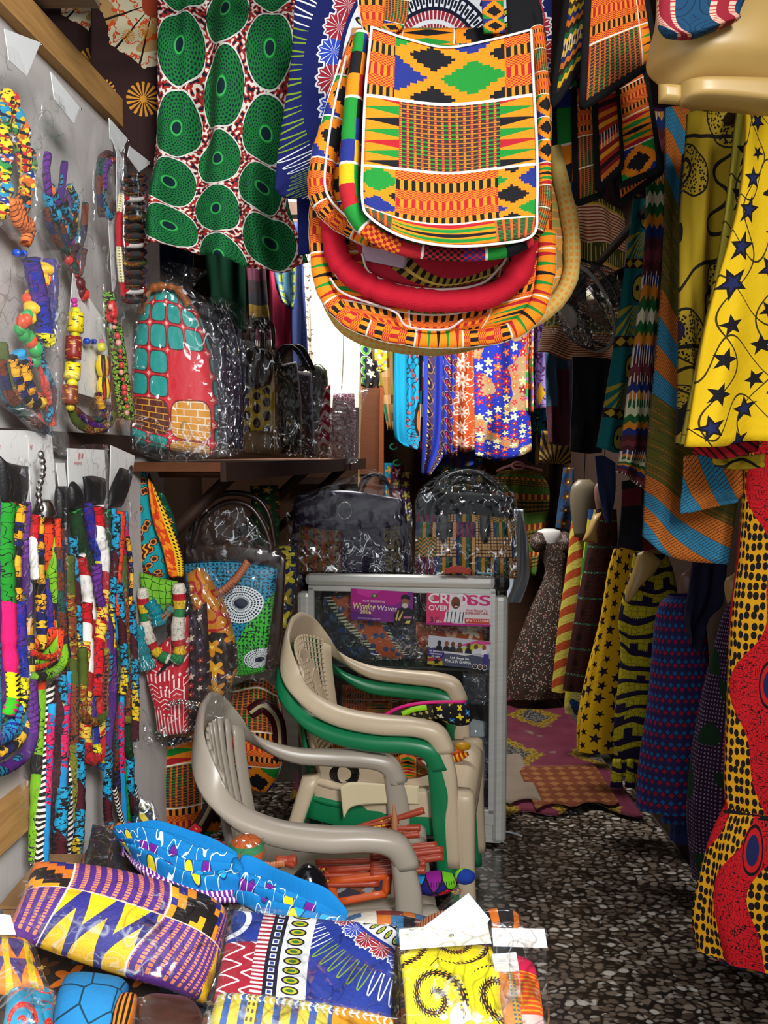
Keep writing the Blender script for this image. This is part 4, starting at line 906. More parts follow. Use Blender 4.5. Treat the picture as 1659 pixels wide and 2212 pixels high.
# ---------------------------------------------------------------- left partition: bead necklaces in film pouches, cards of rope necklaces
def YW(px, off=.03): return (.80 - off) / (.07 - (px - IW / 2) / FPX)
def w3(px, py, off=.03): return at(px, py, YW(px, off))
def ww(pts, off=.03): return [(p[0], p[1], YW(p[0], p[2] if len(p) > 2 else off)) for p in pts]
RP = {k: M('rope_' + k, ropecloth(c, sg, float(i))) for i, (k, c, sg) in enumerate([
    ('neon', ['#38b81e', '#e0186c', '#f0e010', '#1c8a24', '#e0186c', '#101014'], .09), ('blue', ['#1c2a9a', '#4a2a8a', '#1a8ac0', '#1c2a9a', '#f0e010'], .07),
    ('purple', ['#4a1e6e', '#6a2a90', '#1a7aa0', '#5a1e7a'], .10), ('orange', ['#e8401a', '#f07018', '#e8401a', '#c8201a'], .14), ('checks', ['#f0b020', '#141416', '#f0c030', '#182060', '#e8a018'], .016),
    ('greendot', ['#2aa040', '#30b848', '#103818'], .16), ('redwhite', ['#c81420', '#f0ece6', '#c81420', '#a81018', '#e8c040'], .07), ('mix', ['#1c50a8', '#e86a18', '#2a9a40', '#c8182a', '#1a9ac8', '#e8c018', '#4a1420'], .075),
    ('chev', ['#181014', '#efe8e0', '#201418', '#e8e0d8'], .008), ('maroon', ['#3a1420', '#4a1c28', '#2c1018'], .2), ('olive', ['#7a7a1c', '#a09020', '#4a5a18', '#8a3a1a'], .1), ('turq', ['#1a8ac8', '#20a0d8', '#1c70b0', '#d81c5c'], .18),
    ('dark', ['#1c1418', '#5a1c1c', '#2a2a50', '#6a3018', '#1c5040'], .03), ('lime', ['#88c81c', '#5a1c6a', '#78b818', '#1c1c1c'], .06)])}
def rope(p, pts, r, m, off=.03, name='rope', seed=0, label=None):
    return part(name, tube([at(*q) for q in ww(pts, off)], r, 7, max(16, len(pts) * 9), rn=.12, seed=seed), RP[m] if isinstance(m, str) else m, p, label)
def film(p, rows, off=.06, m=None, nu=14, nv=26, crk=.004, crs=26, name='film_sleeve', seed=0, Y=None, grow=0., thick=.02):
    rr = [ww(r, off) for r in rows] if Y is None else rows
    return part(name, slab(rr, Y, nu=nu, nv=nv, crk=crk, crs=crs, flat=False, thick=thick, seed=seed, grow=grow), m or FILM, p)
def beads(p, pts, r, cols, off=.035, n=None, st=(1, 1, 1.15), name='bead', jit=.3, seed=0, ms=None):
    """a string of separate beads"""
    rs = random.Random(seed); P = np.array([at(*q) for q in ww(pts, off)]); L = np.linalg.norm(np.diff(P, axis=0), axis=1).sum()
    n = n or max(3, int(L / (r * 2.0))); Q = cat(P, n - 1)
    for i, q in enumerate(Q):
        rr = r * rs.uniform(1 - jit, 1 + jit * .6); j = [rs.uniform(-.35, .35) * r * 1.2 for _ in range(3)]
        m = ms[rs.randrange(len(ms))] if ms else mat('bead_' + cols[(i + rs.randrange(2)) % len(cols)].lstrip('#'), cols[(i + rs.randrange(2)) % len(cols)], .4, .5)
        part(name, ball(q + np.array(j), rr * st[0], rr * st[1], rr * st[2], 8, 5), m, p)
def header(p, quad, off=.055, m=None, name='header_card'):
    q = [w3(x, y, off) for x, y in quad]; part(name, qbox(q[3], q[2], q[1], q[0], .0015), m or PAPER, p)
rs = random.Random(5)
RP['chev'] = M('rope_chevron', lambda u, v: mix(fr(v / .011 + ab(fr(u * 2) - .5) * (wn(fl(v / .05), 1.) > .35)) > .5, C('#1a1216'), C('#ece4dc')))
PCOL = ['#c81e2c', '#f0c818', '#1c3c9a', '#2a9a3c', '#e86a1c', '#18181c', '#1c90c0', '#d81c6c']
CHUNK = [M('chunk%d' % i, (lambda A, B, C_: lambda u, v: lay(C(A), (noi(u, v, 5, 1) > .55, C(B)), (noi(u, v, 7, 0, 4.) > .6, C(C_))))(a, b, c)) for i, (a, b, c) in enumerate([('#c82030', '#f0c020', '#181818'), ('#2a9040', '#0c2c14', '#e0d020'), ('#1c3080', '#e0e0e8', '#e87020'), ('#f0d020', '#181818', '#c02020'), ('#e06a1c', '#f0d020', '#201010'), ('#181820', '#e07020', '#2080b0'), ('#2090b8', '#e8c020', '#102040')])]
n1 = thing('bead_necklace', 'multicoloured fabric bead necklace with orange braided tassel in a film sleeve', 'necklace', w3(45, 530), 'bead necklaces in film sleeves')
beads(n1, [(12, 205), (28, 250), (44, 300), (52, 345), (58, 400), (52, 440)], .0135, PCOL, ms=CHUNK, seed=1, n=24, st=(1, 1, 1.5)); beads(n1, [(26, 215), (40, 260), (60, 310), (66, 370), (60, 430)], .011, PCOL, ms=CHUNK, seed=6, n=14, st=(1, 1, 1.3)); beads(n1, [(2, 240), (6, 330), (8, 400), (0, 450)], .013, PCOL, ms=CHUNK, seed=2, n=12)
for k in range(3): rope(n1, [(20 + 8 * k, 432), (34 + 6 * k, 468), (40 + 10 * k, 480), (58 + 3 * k, 500), (55, 525)], .010, M('orange_braid', lambda u, v: mix(fr(v / .009 + u) > .25, C('#7a3010'), C('#f0803a'))), .045, 'tassel', seed=k)
film(n1, [[(-30, 90), (20, 100), (42, 110)], [(-30, 260), (40, 270), (85, 280)], [(-20, 420), (50, 430), (95, 430)], [(20, 480), (55, 520), (88, 500)]], m=FILM2, seed=1)
n2 = thing('bead_necklace', 'purple, yellow and orange knotted cord necklace hanging in a long film sleeve', 'necklace', w3(150, 560), 'bead necklaces in film sleeves')
for k, (m, pts) in enumerate([('purple', [(103, 330), (100, 380), (112, 440), (130, 425), (140, 350)]), ('mix', [(105, 420), (120, 470), (150, 480), (165, 440), (150, 400)]), ('dark', [(100, 450), (112, 500), (140, 540), (176, 520), (185, 440)]), ('mix', [(110, 400), (128, 440), (150, 470), (160, 500)]), ('dark', [(130, 480), (150, 540), (170, 590), (182, 540)])]):
    rope(n2, pts, .0075, m, .04, 'cord', k)
beads(n2, [(105, 415), (115, 455), (135, 490), (160, 475)], .011, ['#e8b020', '#e87020', '#2090b0', '#181818'], seed=5, n=14)
for k in range(6): rope(n2, [(108 + 9 * k, 400 + 12 * (k % 3)), (112 + 11 * k, 470), (124 + 9 * k, 520), (140 + 7 * k, 560 + 6 * (k % 2))], .005, ('dark', 'mix', 'redwhite', 'dark', 'purple', 'olive')[k], .03, 'cord', 30 + k)
beads(n2, [(110, 440), (140, 500), (170, 530), (150, 470), (130, 420)], .008, ['#e8b020', '#c83020', '#2090b0', '#181818', '#7a1c6a'], seed=15, n=26)
beads(n2, [(148, 560), (165, 590), (176, 640)], .012, ['#a01c20', '#c82c24', '#5a1418'], seed=16, n=10)
film(n2, [[(98, 195), (118, 200), (134, 214)], [(88, 360), (130, 360), (172, 370)], [(88, 470), (130, 480), (186, 480)], [(150, 570), (170, 590), (190, 600)]], m=FILM2, seed=2)
n3 = thing('bead_necklace', 'dark blue and red looped cord necklace in film with a white card edge', 'necklace', w3(240, 480), 'bead necklaces in film sleeves')
for k, (m, pts) in enumerate([('dark', [(220, 470), (214, 400), (218, 345), (236, 332), (250, 350), (256, 400)]), ('redwhite', [(236, 345), (250, 350), (256, 380)]), ('purple', [(224, 410), (226, 370), (236, 350)]), ('mix', [(216, 400), (224, 440), (236, 468), (246, 440)])]): rope(n3, pts, .0075, m, .05, 'cord', k)
header(n3, [(238, 285), (268, 350), (252, 480), (252, 330)], .06); header(n3, [(234, 470), (262, 420), (262, 560), (244, 640)], .05)
rope(n3, [(262, 420), (256, 480), (258, 560), (266, 640)], .0075, M('gold_dot_rope', lambda u, v: mix(btw(fr(v / .15), .3, .8), mix(hyp(fr(u * 5) - .5, fr(v / .006) - .5) < .3, C('#efe6c8'), C('#9a8a2c')), C('#b8202c'))), .07, 'cord', label='red and gold dotted cord')
film(n3, [[(222, 262), (240, 262), (262, 290)], [(206, 380), (240, 380), (276, 400)], [(215, 560), (250, 570), (280, 580)], [(235, 650), (255, 680), (280, 668)]], .075, m=FILM2, seed=3)
n4 = thing('bead_necklace', 'stack of thin dark red and brown beaded rings in film, nearest the green cloth', 'necklace', w3(300, 640), 'bead necklaces in film sleeves')
for k in range(14):
    y = 385 + k * 20; part('ring', tube([w3(290 + 24 * math.cos(a) * 1, y + 7 * math.sin(a), .07 + .012 * math.sin(a)) for a in [i * .6283 for i in range(11)]], .0055, 6, 20), RP[('dark', 'dark', 'redwhite', 'dark', 'olive')[k % 5]], n4)
header(n4, [(280, 315), (327, 352), (300, 372), (276, 338)], .07)
film(n4, [[(272, 305), (282, 315)], [(272, 420), (315, 420)], [(274, 560), (322, 560)], [(285, 660), (325, 690)]], .085, m=FILM, seed=4)
for q, lb in (([(10, 62), (88, 92), (58, 165), (20, 130)], 'white paper tag folded over the batten, leftmost'), ([(110, 155), (172, 232), (160, 268), (118, 215)], 'white paper tag nailed to the batten in the middle'), ([(236, 255), (276, 300), (262, 330), (238, 300)], 'white paper tag nailed near the right end of the batten')):
    t_ = thing('paper_tag', lb, 'tag', w3(*q[2], .06)); header(t_, q, .058, name='sheet')
    part('nail', tube([w3(q[1][0] + 2, q[1][1] + 4, .03), w3(q[1][0] + 2, q[1][1] + 4, .085)], .0022, 6, 2), SILV, t_)
n5 = thing('bead_necklace', 'yellow, red and blue cloth loop necklace in a large film sleeve, middle left', 'necklace', w3(80, 940), 'bead necklaces in film sleeves')
beads(n5, [(98, 570), (90, 610), (72, 650), (60, 690)], .014, ['#e8501c', '#f0c020', '#c81e20', '#2a9a40'], seed=7, n=16, st=(1.1, 1, .8)); beads(n5, [(56, 685), (50, 710), (68, 740), (80, 780)], .013, ['#2aa850', '#c8c0b8', '#e0501c', '#d8d030'], seed=8, n=10)
for k, (m, pts, r) in enumerate([('olive', [(0, 740), (10, 800), (30, 850), (58, 880)], .012), ('checks', [(20, 770), (32, 820), (52, 860), (78, 870)], .014), ('checks', [(45, 780), (58, 830), (74, 870), (90, 868)], .013), ('orange', [(86, 770), (96, 830), (108, 880), (112, 920)], .008), ('mix', [(84, 740), (98, 800), (116, 850), (104, 910)], .007), ('blue', [(66, 560), (84, 640), (96, 720), (104, 740)], .017), ('blue', [(108, 560), (110, 640), (104, 730)], .014), ('turq', [(40, 760), (52, 790), (58, 780)], .012), ('dark', [(0, 780), (18, 850), (60, 900), (96, 930)], .010), ('mix', [(0, 830), (30, 880), (70, 905), (105, 935)], .009), ('orange', [(86, 850), (80, 890), (96, 925)], .006)]): rope(n5, pts, r, m, .035 + .006 * (k % 3), 'cloth_loop', k)
film(n5, [[(-40, 560), (60, 550), (130, 540)], [(-40, 720), (60, 720), (140, 720)], [(-30, 830), (70, 850), (140, 880)], [(60, 900), (110, 950), (150, 985)]], .07, m=FILM2, seed=5, nu=20, nv=36)
n6 = thing('bead_necklace', 'yellow cylinder bead necklace on a gold-lettered card in film', 'necklace', w3(190, 940), 'bead necklaces in film sleeves')
header(n6, [(158, 590), (230, 700), (240, 870), (138, 840)], .035, WHT)
for (x, y, h, m) in [(165, 697, 40, '#f0d418'), (160, 752, 48, '#8a2420'), (158, 800, 30, '#f0d418'), (156, 812, 12, '#e8e060'), (152, 853, 40, '#7a3a24')]:
    mt_ = mat('drum_' + m.lstrip('#') + str(h), (lambda mm_: (lambda u, v: lay(C(mm_), (noi(u, v * 40, 5, 1) > .6, C('#1a1a30' if mm_[1] == 'f' else '#e0a030')))))(m), .4, .4)
    part('bead', tube([w3(x, y - h / 2, .055), w3(x - 1, y, .055), w3(x - 2, y + h / 2, .055)], .0155, 12, 4), mt_, n6)
for (x, y, r, c) in [(160, 650, .007, '#c02c8a'), (161, 659, .006, '#c02c8a'), (163, 672, .010, '#d8d820'), (163, 724, .009, '#c8c81c'), (156, 828, .011, '#d8d020'), (152, 880, .009, '#c8b020')]: part('bead', ball(w3(x, y, .055), r, r, r * .9), mat('glass_' + c[1:], c, .15, .6), n6)
for (x, y, h, c) in [(222, 790, 44, '#f0d418'), (224, 838, 46, '#f0d418')]: part('bead', tube([w3(x, y - h / 2, .055), w3(x, y, .055), w3(x + 2, y + h / 2, .055)], [.010, .015, .011], 12, 8), CHUNK[3], n6)
for (x, y, r, c) in [(219, 737, .005, '#e06a9a'), (219, 750, .010, '#e0e030'), (222, 800, .009, '#c8c020')]: part('bead', ball(w3(x, y, .055), r), mat('glass_' + c[1:], c, .15, .6), n6)
for k, pts in enumerate([[(150, 870), (165, 910), (200, 930), (235, 915), (242, 890)], [(160, 885), (185, 905), (215, 905), (236, 880)], [(212, 850), (220, 880), (236, 905)], [(168, 895), (200, 918), (226, 926)]]): rope(n6, pts, .009, ('olive', 'dark', 'checks', 'purple')[k], .05, 'cord', k)
film(n6, [[(150, 575), (162, 572), (175, 590)], [(126, 700), (180, 690), (236, 700)], [(126, 820), (185, 820), (248, 830)], [(140, 900), (190, 930), (248, 940)]], .075, m=FILM, seed=6, nu=18, nv=30)
tx = [('Christina', 178, 640), ('Collections', 186, 668)]
n7 = thing('bead_necklace', 'leafy green and pink beaded rope in film beside the brick-print bag', 'necklace', w3(262, 930), 'bead necklaces in film sleeves')
LEAF = M('leaf_rope', lambda u, v: lay(C('#12180e'), (vor(u * .05, v, 160, 'F1', 1)[0] < .42, C('#6ab02a')), (vor(u * .05 + 3., v, 160, 'F1', 1)[0] < .16, C('#e0d060'))))
rope(n7, [(234, 630), (240, 690), (250, 750), (256, 820), (268, 900)], .014, LEAF, .06); rope(n7, [(252, 700), (262, 770), (272, 840), (280, 905)], .012, LEAF, .06)
beads(n7, [(240, 665), (250, 720), (262, 780), (268, 840), (274, 890)], .006, ['#e07a8a', '#e89a90', '#c83a3a'], .08, n=16, seed=9); beads(n7, [(242, 660), (243, 685)], .011, ['#c82c2c', '#e05a3a'], .075, n=4, seed=3)
film(n7, [[(228, 600), (255, 610)], [(232, 760), (285, 740)], [(246, 880), (296, 880)], [(258, 930), (310, 900)]], .09, m=FILM, seed=7, nu=12)
for x, y in ((44, 548), (195, 738)):
    t_ = thing('push_pin', 'blue push pin %s' % ('under the orange braided tassel' if x < 100 else 'stuck in the gold-lettered card'), 'pin', w3(x, y, .05))
    part('head', join(tube([w3(x - 9, y - 1, .05), w3(x - 6, y - 1, .05)], .0072, 10, 2), tube([w3(x - 6, y - 1, .05), w3(x + 6, y, .05)], .0035, 8, 2), tube([w3(x + 6, y, .05), w3(x + 9, y, .05)], .006, 10, 2)), mat('pin_blue', '#1c4ab8', .3, .5), t_); part('needle', tube([w3(x + 9, y, .05), w3(x + 15, y, .03)], .0006, 4, 2), SILV, t_)
# cards of rope necklaces
def pack(label, card, ropes, black=(), sl=None, chars=(), seed=0, off=.04):
    t = thing('rope_necklace_set', label, 'necklace', w3(card[2][0], max(max(q[1] for q in r[1]) for r in ropes), .05), 'rope necklaces on cards')
    if card: q = [w3(x, y, off) for x, y in card]; part('backing_card', qbox(q[3], q[2], q[1], q[0], .002), WHT, t)
    for k, b in enumerate(black): part('wrapping', slab([ww(r, off + .03) for r in b], None, nu=12, nv=12, pil=.010, crk=.0012, crs=60, thick=.004), BLKL, t)
    for k, (m, pts, r) in enumerate(ropes): rope(t, pts, r, m, off + .022 + .009 * (k % 3), 'rope', seed + k)
    for body, x, y, h in chars:
        cu = bpy.data.curves.new('lettering', 'FONT'); cu.body = body; cu.size = 1; cu.shear = .3; cu.materials.append(flat('#d04848')); o = bpy.data.objects.new('lettering', cu); bpy.context.collection.objects.link(o); o.parent = t
        a = w3(x, y, off + .0006); ex = w3(x + 40, y, off + .0006) - a; ex /= np.linalg.norm(ex); n = np.cross(ex, [0, 0, 1.]); hh = np.linalg.norm(w3(x, y - h, off) - a) / .7
        m_ = Matrix([list(ex * hh) + [0], [0, 0, hh, 0], list(n) + [0], [0, 0, 0, 1]]).transposed(); m_.translation = Vector(a + n * .002 - root_of(t)); bpy.context.view_layer.update(); solid_text(o, m_)
    if sl: film(t, sl, off + .065, m=FILMT, seed=seed, nu=10, nv=40, crk=.003)
    return t
def U(x1, x2, y0, yb, y1=None, w_=0): return [(x1, y0), (x1 + w_, (y0 * 2 + yb) / 3), (x1, (y0 + 2 * yb) / 3), (x1 + 2, yb - 18), ((x1 + x2) / 2, yb), (x2 - 2, yb - 18), (x2 - w_, (y0 + 2 * yb) / 3), (x2, (y0 * 2 + yb) / 3), (x2, y1 or y0)]
pack('leftmost set of neon green, pink, yellow and purple rope necklaces on a white card', [(-40, 928), (60, 930), (72, 1365), (-40, 1380)],
     [('neon', U(-15, 8, 1085, 1555), .011), ('purple', U(-10, 3, 1085, 1600), .009), ('neon', [(14, 1085), (10, 1180), (14, 1290), (18, 1400), (24, 1500), (14, 1545)], .015), ('neon', [(30, 1085), (24, 1200), (10, 1310), (2, 1420), (6, 1500)], .014), ('checks', [(44, 1088), (36, 1160), (30, 1230), (36, 1330), (30, 1420)], .012), ('blue', [(38, 1300), (42, 1400), (46, 1500), (20, 1580), (-20, 1600)], .013), ('purple', [(52, 1085), (52, 1200), (56, 1320), (58, 1440), (50, 1540), (20, 1610), (-20, 1640)], .012), ('checks', [(60, 1330), (66, 1450), (64, 1540), (40, 1600), (0, 1625)], .009), ('purple', [(66, 1470), (72, 1560), (60, 1620), (20, 1655), (-20, 1670)], .011)],
     [[[(0, 985), (20, 1000), (61, 1008)], [(2, 1040), (30, 1045), (58, 1050)], [(8, 1095), (28, 1094), (52, 1096)]]], [[(-30, 925), (60, 925)], [(-30, 1150), (74, 1150)], [(-30, 1500), (82, 1500)], [(-30, 1650), (80, 1640)]], [('ng', -8, 968, 9)], 1)
p2_ = pack('orange, black-and-yellow and violet rope necklaces on a card with silver chain and cone cap', [(60, 930), (112, 940), (124, 1110), (80, 1340)],
     [('orange', [(100, 1112), (102, 1200), (110, 1300), (112, 1360), (90, 1390), (66, 1392)], .013), ('checks', [(84, 1112), (84, 1200), (88, 1300), (90, 1380), (84, 1400)], .010), ('redwhite', [(78, 1112), (72, 1180), (76, 1250)], .008), ('purple', [(112, 1120), (116, 1200), (106, 1260), (112, 1330)], .011), ('lime', [(118, 1160), (112, 1240), (122, 1320), (124, 1380), (98, 1420), (66, 1430)], .010), ('orange', [(124, 1120), (128, 1230), (134, 1300), (128, 1400), (100, 1420), (70, 1410)], .006), ('blue', [(98, 1250), (110, 1350), (120, 1400), (92, 1440), (66, 1445)], .009), ('orange', [(70, 1440), (100, 1430), (130, 1400), (134, 1340)], .009), ('lime', [(138, 1380), (136, 1430), (110, 1455), (70, 1462)], .009)],
     [], [[(60, 928), (118, 940)], [(76, 1200), (140, 1200)], [(66, 1400), (142, 1400)], [(66, 1470), (140, 1470)]], [('ng', 62, 968, 9)], 20)
for k in range(9): part('chain_link', ball(w3(88 + 5 * math.sin(k * .8), 982 + k * 14.5, .075), .0065, .0065, .008, 6, 4), SILV, p2_, None)
part('cone_cap', tube([w3(94, 1078, .07), w3(94, 1082, .07), w3(94, 1098, .07), w3(95, 1114, .07)], [.008, .015, .021, .023], 16, 12), SILV, p2_, 'silver cone cap')
pack('narrow set of dark patterned rope necklaces half hidden between two cards', [(122, 1000), (140, 1000), (145, 1050), (128, 1050)],
     [('dark', [(132, 1140), (134, 1250), (138, 1400), (140, 1480)], .010), ('olive', [(148, 1200), (152, 1320), (156, 1460), (158, 1600), (164, 1800)], .012), ('dark', [(126, 1180), (130, 1300), (142, 1420)], .010), ('maroon', [(142, 1240), (146, 1400), (140, 1560)], .009), ('mix', [(134, 1300), (132, 1420), (140, 1560), (138, 1700)], .009)],
     [[[(124, 1052), (140, 1052)], [(124, 1100), (143, 1100)], [(126, 1140), (146, 1140)]]], None, [], 40)
pack('green dotted, red and white rope necklaces on a white card with red script', [(142, 965), (222, 970), (232, 990), (234, 1100)] and [(146, 968), (226, 972), (232, 1110), (150, 1100)],
     [('greendot', [(163, 1095), (170, 1160), (190, 1220), (206, 1300), (200, 1400), (196, 1465)], .014), ('blue', [(186, 1090), (200, 1150), (212, 1220), (222, 1300)], .012), ('redwhite', [(210, 1092), (214, 1160), (222, 1200), (222, 1300), (212, 1400), (208, 1500)], .014), ('greendot', [(230, 1100), (232, 1180), (236, 1260), (238, 1400)], .011), ('redwhite', [(172, 1200), (184, 1260), (194, 1340), (178, 1430), (176, 1500)], .013), ('purple', [(208, 1220), (212, 1280), (228, 1330), (236, 1380), (232, 1470)], .011), ('neon', [(190, 1300), (194, 1380), (188, 1470), (196, 1520), (208, 1480)], .010), ('redwhite', U(184, 216, 1300, 1640, w_=4), .014), ('olive', U(178, 226, 1400, 1560, w_=2), .010), ('mix', [(158, 1160), (162, 1240), (168, 1350), (172, 1480)], .009), ('blue', [(196, 1480), (200, 1560), (214, 1640), (236, 1660)], .011), ('purple', [(238, 1400), (242, 1500), (232, 1600), (234, 1660)], .012), ('checks', U(196, 212, 1420, 1600), .009)],
     [[[(152, 1050), (160, 1040), (168, 1050)], [(152, 1080), (176, 1080)], [(156, 1100), (180, 1100)]], [[(182, 1030), (202, 1028), (228, 1034)], [(186, 1060), (226, 1060)], [(188, 1092), (222, 1092)]]], [[(148, 960), (232, 960)], [(150, 1200), (240, 1200)], [(168, 1500), (246, 1500)], [(190, 1680), (246, 1680)]], [('香洋', 166, 990, 10), ('xiangyang', 158, 1002, 7)], 60)
pack('blue, orange and green rope necklaces under a tilted white card and black wrap', [(240, 962), (292, 985), (286, 1020), (236, 1130)],
     [('turq', [(240, 1098), (238, 1200), (244, 1300), (250, 1380)], .011), ('orange', [(262, 1105), (258, 1180), (252, 1260), (250, 1330)], .011), ('mix', [(252, 1110), (248, 1200), (240, 1320), (244, 1450)], .010), ('turq', [(268, 1105), (272, 1180), (276, 1260), (278, 1330), (270, 1380)], .009), ('olive', [(264, 1200), (268, 1300), (272, 1420), (276, 1560)], .011), ('mix', [(258, 1260), (262, 1340), (270, 1450), (264, 1500)], .010), ('blue', [(252, 1290), (262, 1380), (276, 1470), (290, 1500)], .009), ('mix', [(282, 1300), (288, 1400), (292, 1500), (290, 1600)], .011), ('checks', [(276, 1160), (284, 1240), (280, 1310)], .005), ('greendot', [(250, 1400), (252, 1500), (262, 1580)], .010)],
     [[[(262, 1010), (280, 1015), (286, 1005)], [(240, 1060), (262, 1060), (276, 1050)], [(236, 1098), (250, 1096), (262, 1096)]]], [[(238, 960), (292, 985)], [(238, 1150), (296, 1150)], [(240, 1450), (306, 1450)], [(240, 1620), (306, 1620)]], [], 90)
pack('long white-and-black zigzag, maroon and turquoise rope necklaces hanging lowest on the left', [(100, 1400), (104, 1400), (104, 1410), (100, 1410)],
     [('lime', [(88, 1480), (82, 1600), (78, 1720), (74, 1860)], .012), ('chev', [(104, 1480), (100, 1600), (90, 1720), (84, 1880)], .012), ('turq', [(112, 1520), (106, 1640), (100, 1760), (96, 1880)], .008), ('maroon', [(130, 1450), (124, 1600), (116, 1720), (114, 1880)], .014), ('turq', [(142, 1450), (138, 1560), (132, 1680), (128, 1740)], .012), ('mix', [(138, 1700), (130, 1790), (132, 1860), (148, 1880)], .014), ('chev', [(148, 1480), (152, 1600), (146, 1720), (156, 1890)], .012), ('chev', [(158, 1480), (160, 1620), (164, 1760), (168, 1895)], .008), ('mix', [(170, 1600), (172, 1700), (170, 1800), (160, 1880)], .012), ('orange', [(84, 1450), (92, 1540), (84, 1600)], .012)], [], [[(70, 1450), (170, 1450)], [(66, 1700), (176, 1700)], [(66, 1880), (176, 1880)]], [], 120)
pack('thin long rope necklaces with grey stripes, turquoise and red, ending behind the blue cloth', [(252, 1500), (254, 1500), (254, 1504), (252, 1504)],
     [('dark', [(256, 1500), (252, 1640), (258, 1740), (270, 1800)], .009), ('turq', [(262, 1500), (262, 1640), (270, 1780), (276, 1800)], .008), ('mix', [(232, 1640), (232, 1740), (236, 1780), (250, 1800)], .010), ('greendot', [(272, 1540), (276, 1600), (282, 1650)], .010), ('neon', [(268, 1640), (272, 1700), (280, 1790)], .005), ('mix', [(282, 1640), (282, 1700), (296, 1790)], .010), ('chev', [(288, 1700), (300, 1760), (316, 1800)], .009), ('chev', [(246, 1700), (260, 1760), (274, 1800)], .006)], [], None, [], 150)
# ---------------------------------------------------------------- bags on the wall shelf
def sbag(name, label, cat_, rows, Y, m, pil=.03, wrap=None, wy=.07, fm=None, grp='film-wrapped bags on the wall shelf', nu=30, nv=36, prnd=4, seed=0, crk=.009, thick=.02, fold=0, wcr=24, wn=(34, 44), uvk='m', back=1.):
    ys = [q for r in rows for q in r]; b = max(ys, key=lambda q: q[1]); t = thing(name, label, cat_, at(b[0], b[1], Y), grp)
    part('body', slab(rows, Y, nu=nu, nv=nv, pil=pil, prnd=prnd, thick=thick, folds=fold, amp=.004, seed=seed, uv=uvk, back=back), m, t)
    if wrap: part('film_wrap', slab(wrap, Y - wy, nu=wn[0], nv=wn[1], crk=crk, crs=wcr, flat=False, thick=.012, seed=seed + 3, pil=.012, prnd=3), fm or FILM, t)
    return t
bb = sbag('handbag', 'red bag printed with bricks and teal tiles, wrapped in film on the wall shelf', 'bag', [[(328, 628), (370, 612), (405, 640)], [(300, 690), (370, 680), (432, 690)], [(290, 780), (375, 780), (455, 770)], [(286, 870), (378, 870), (466, 860)], [(283, 925), (378, 945), (467, 950)], [(283, 958), (370, 975), (462, 985)]], 2.17, M('brick_tile_print', bricks, rough=.5), .045,
    [[(310, 612), (370, 596), (440, 640)], [(284, 700), (370, 690), (470, 700)], [(276, 860), (375, 860), (494, 860)], [(280, 975), (380, 1000), (496, 985)]], seed=1, nu=40, nv=50)
part('handle', tube([(300, 680), (322, 630), (350, 618), (385, 626), (408, 660)], .009, 8, 30, 2.12, rn=.5), mat('wooden_beads', '#9a5a2c', .4), bb, 'wooden bead handle')
part('film_tuft', slab([[(305, 572), (370, 566), (447, 585)], [(318, 598), (370, 602), (425, 606)], [(330, 618), (370, 620), (410, 628)]], 2.13, nu=26, nv=14, crk=.012, crs=45, flat=True, thick=.01), FILM, bb)
part('film_side', slab([[(445, 640), (485, 650)], [(462, 760), (512, 740)], [(468, 880), (520, 860)], [(462, 985), (505, 985)]], 2.25, nu=16, nv=40, crk=.012, crs=45, flat=True, thick=.01), FILM, bb)
b = sbag('handbag', 'purple bag under crumpled film just behind the brick-print bag', 'bag', [[(440, 660), (475, 655), (500, 680)], [(440, 760), (485, 760), (530, 760)], [(445, 960), (520, 970)]], 2.5, M('dark_purple', '#2a1a3c'), .04, [[(438, 650), (480, 638), (528, 668)], [(438, 760), (490, 760), (560, 740)], [(450, 880), (500, 880), (548, 870)], [(450, 980), (500, 990), (530, 975)]], crk=.014, wcr=34, seed=5)
b = sbag('handbag', 'brown-flapped bag with yellow body and big purple dots, wrapped in film', 'bag', [[(528, 780), (590, 790)], [(526, 850), (592, 850)], [(525, 975), (592, 980)]], 2.8, M('yellow_dot_print', lambda u, v: lay(C('#e0b81c'), (hyp(fr(u / .032) - .5, fr(v / .034 + .5 * mod(fl(u / .032), 2.)) - .5) < .36, C('#3a2018')), (hyp(fr(u / .032) - .5, fr(v / .034 + .5 * mod(fl(u / .032), 2.)) - .58) < .27, C('#4a2038')))), .03, [[(520, 680), (555, 670), (582, 690)], [(520, 780), (560, 780), (604, 780)], [(522, 980), (560, 985), (606, 975)]], seed=6, crk=.007)
part('flap', slab([[(524, 750), (556, 748), (588, 765)], [(524, 800), (556, 812), (590, 800)], [(528, 830), (556, 838), (584, 830)]], 2.74, nu=16, nv=14, pil=.01), mat('brown_leather', '#3c2018', .35, .5), b, 'brown leather flap')
part('base_panel', slab([[(525, 930), (592, 930)], [(525, 980), (592, 985)]], 2.75, nu=10, nv=8, pil=.01), mat('tan_leather', '#8a6a44', .35, .5), b)
for dx in (0, 24): part('handle', tube([(545 + dx, 752), (548 + dx, 712), (556 + dx, 696), (566 + dx, 712), (568 + dx, 756)], .007, 7, 20, 2.74 + dx * .003), mat('brown_leather', ''), b)
b = sbag('handbag', 'black bag with round black handles in film, fourth on the wall shelf', 'bag', [[(596, 790), (640, 780)], [(600, 870), (650, 870)], [(606, 980), (650, 980)]], 3.05, BLKL, .03, [[(590, 775), (640, 765), (668, 800)], [(590, 870), (630, 870), (664, 870)], [(596, 985), (630, 990), (660, 985)]], seed=7, crk=.01, wcr=30)
for k in (0, 1): part('handle', tube([(590 + 8 * k, 800), (606 + 14 * k, 755), (636 + 16 * k, 752), (668 + 10 * k, 800)], .008, 8, 24, 3.0 + .05 * k), BLKL, b)
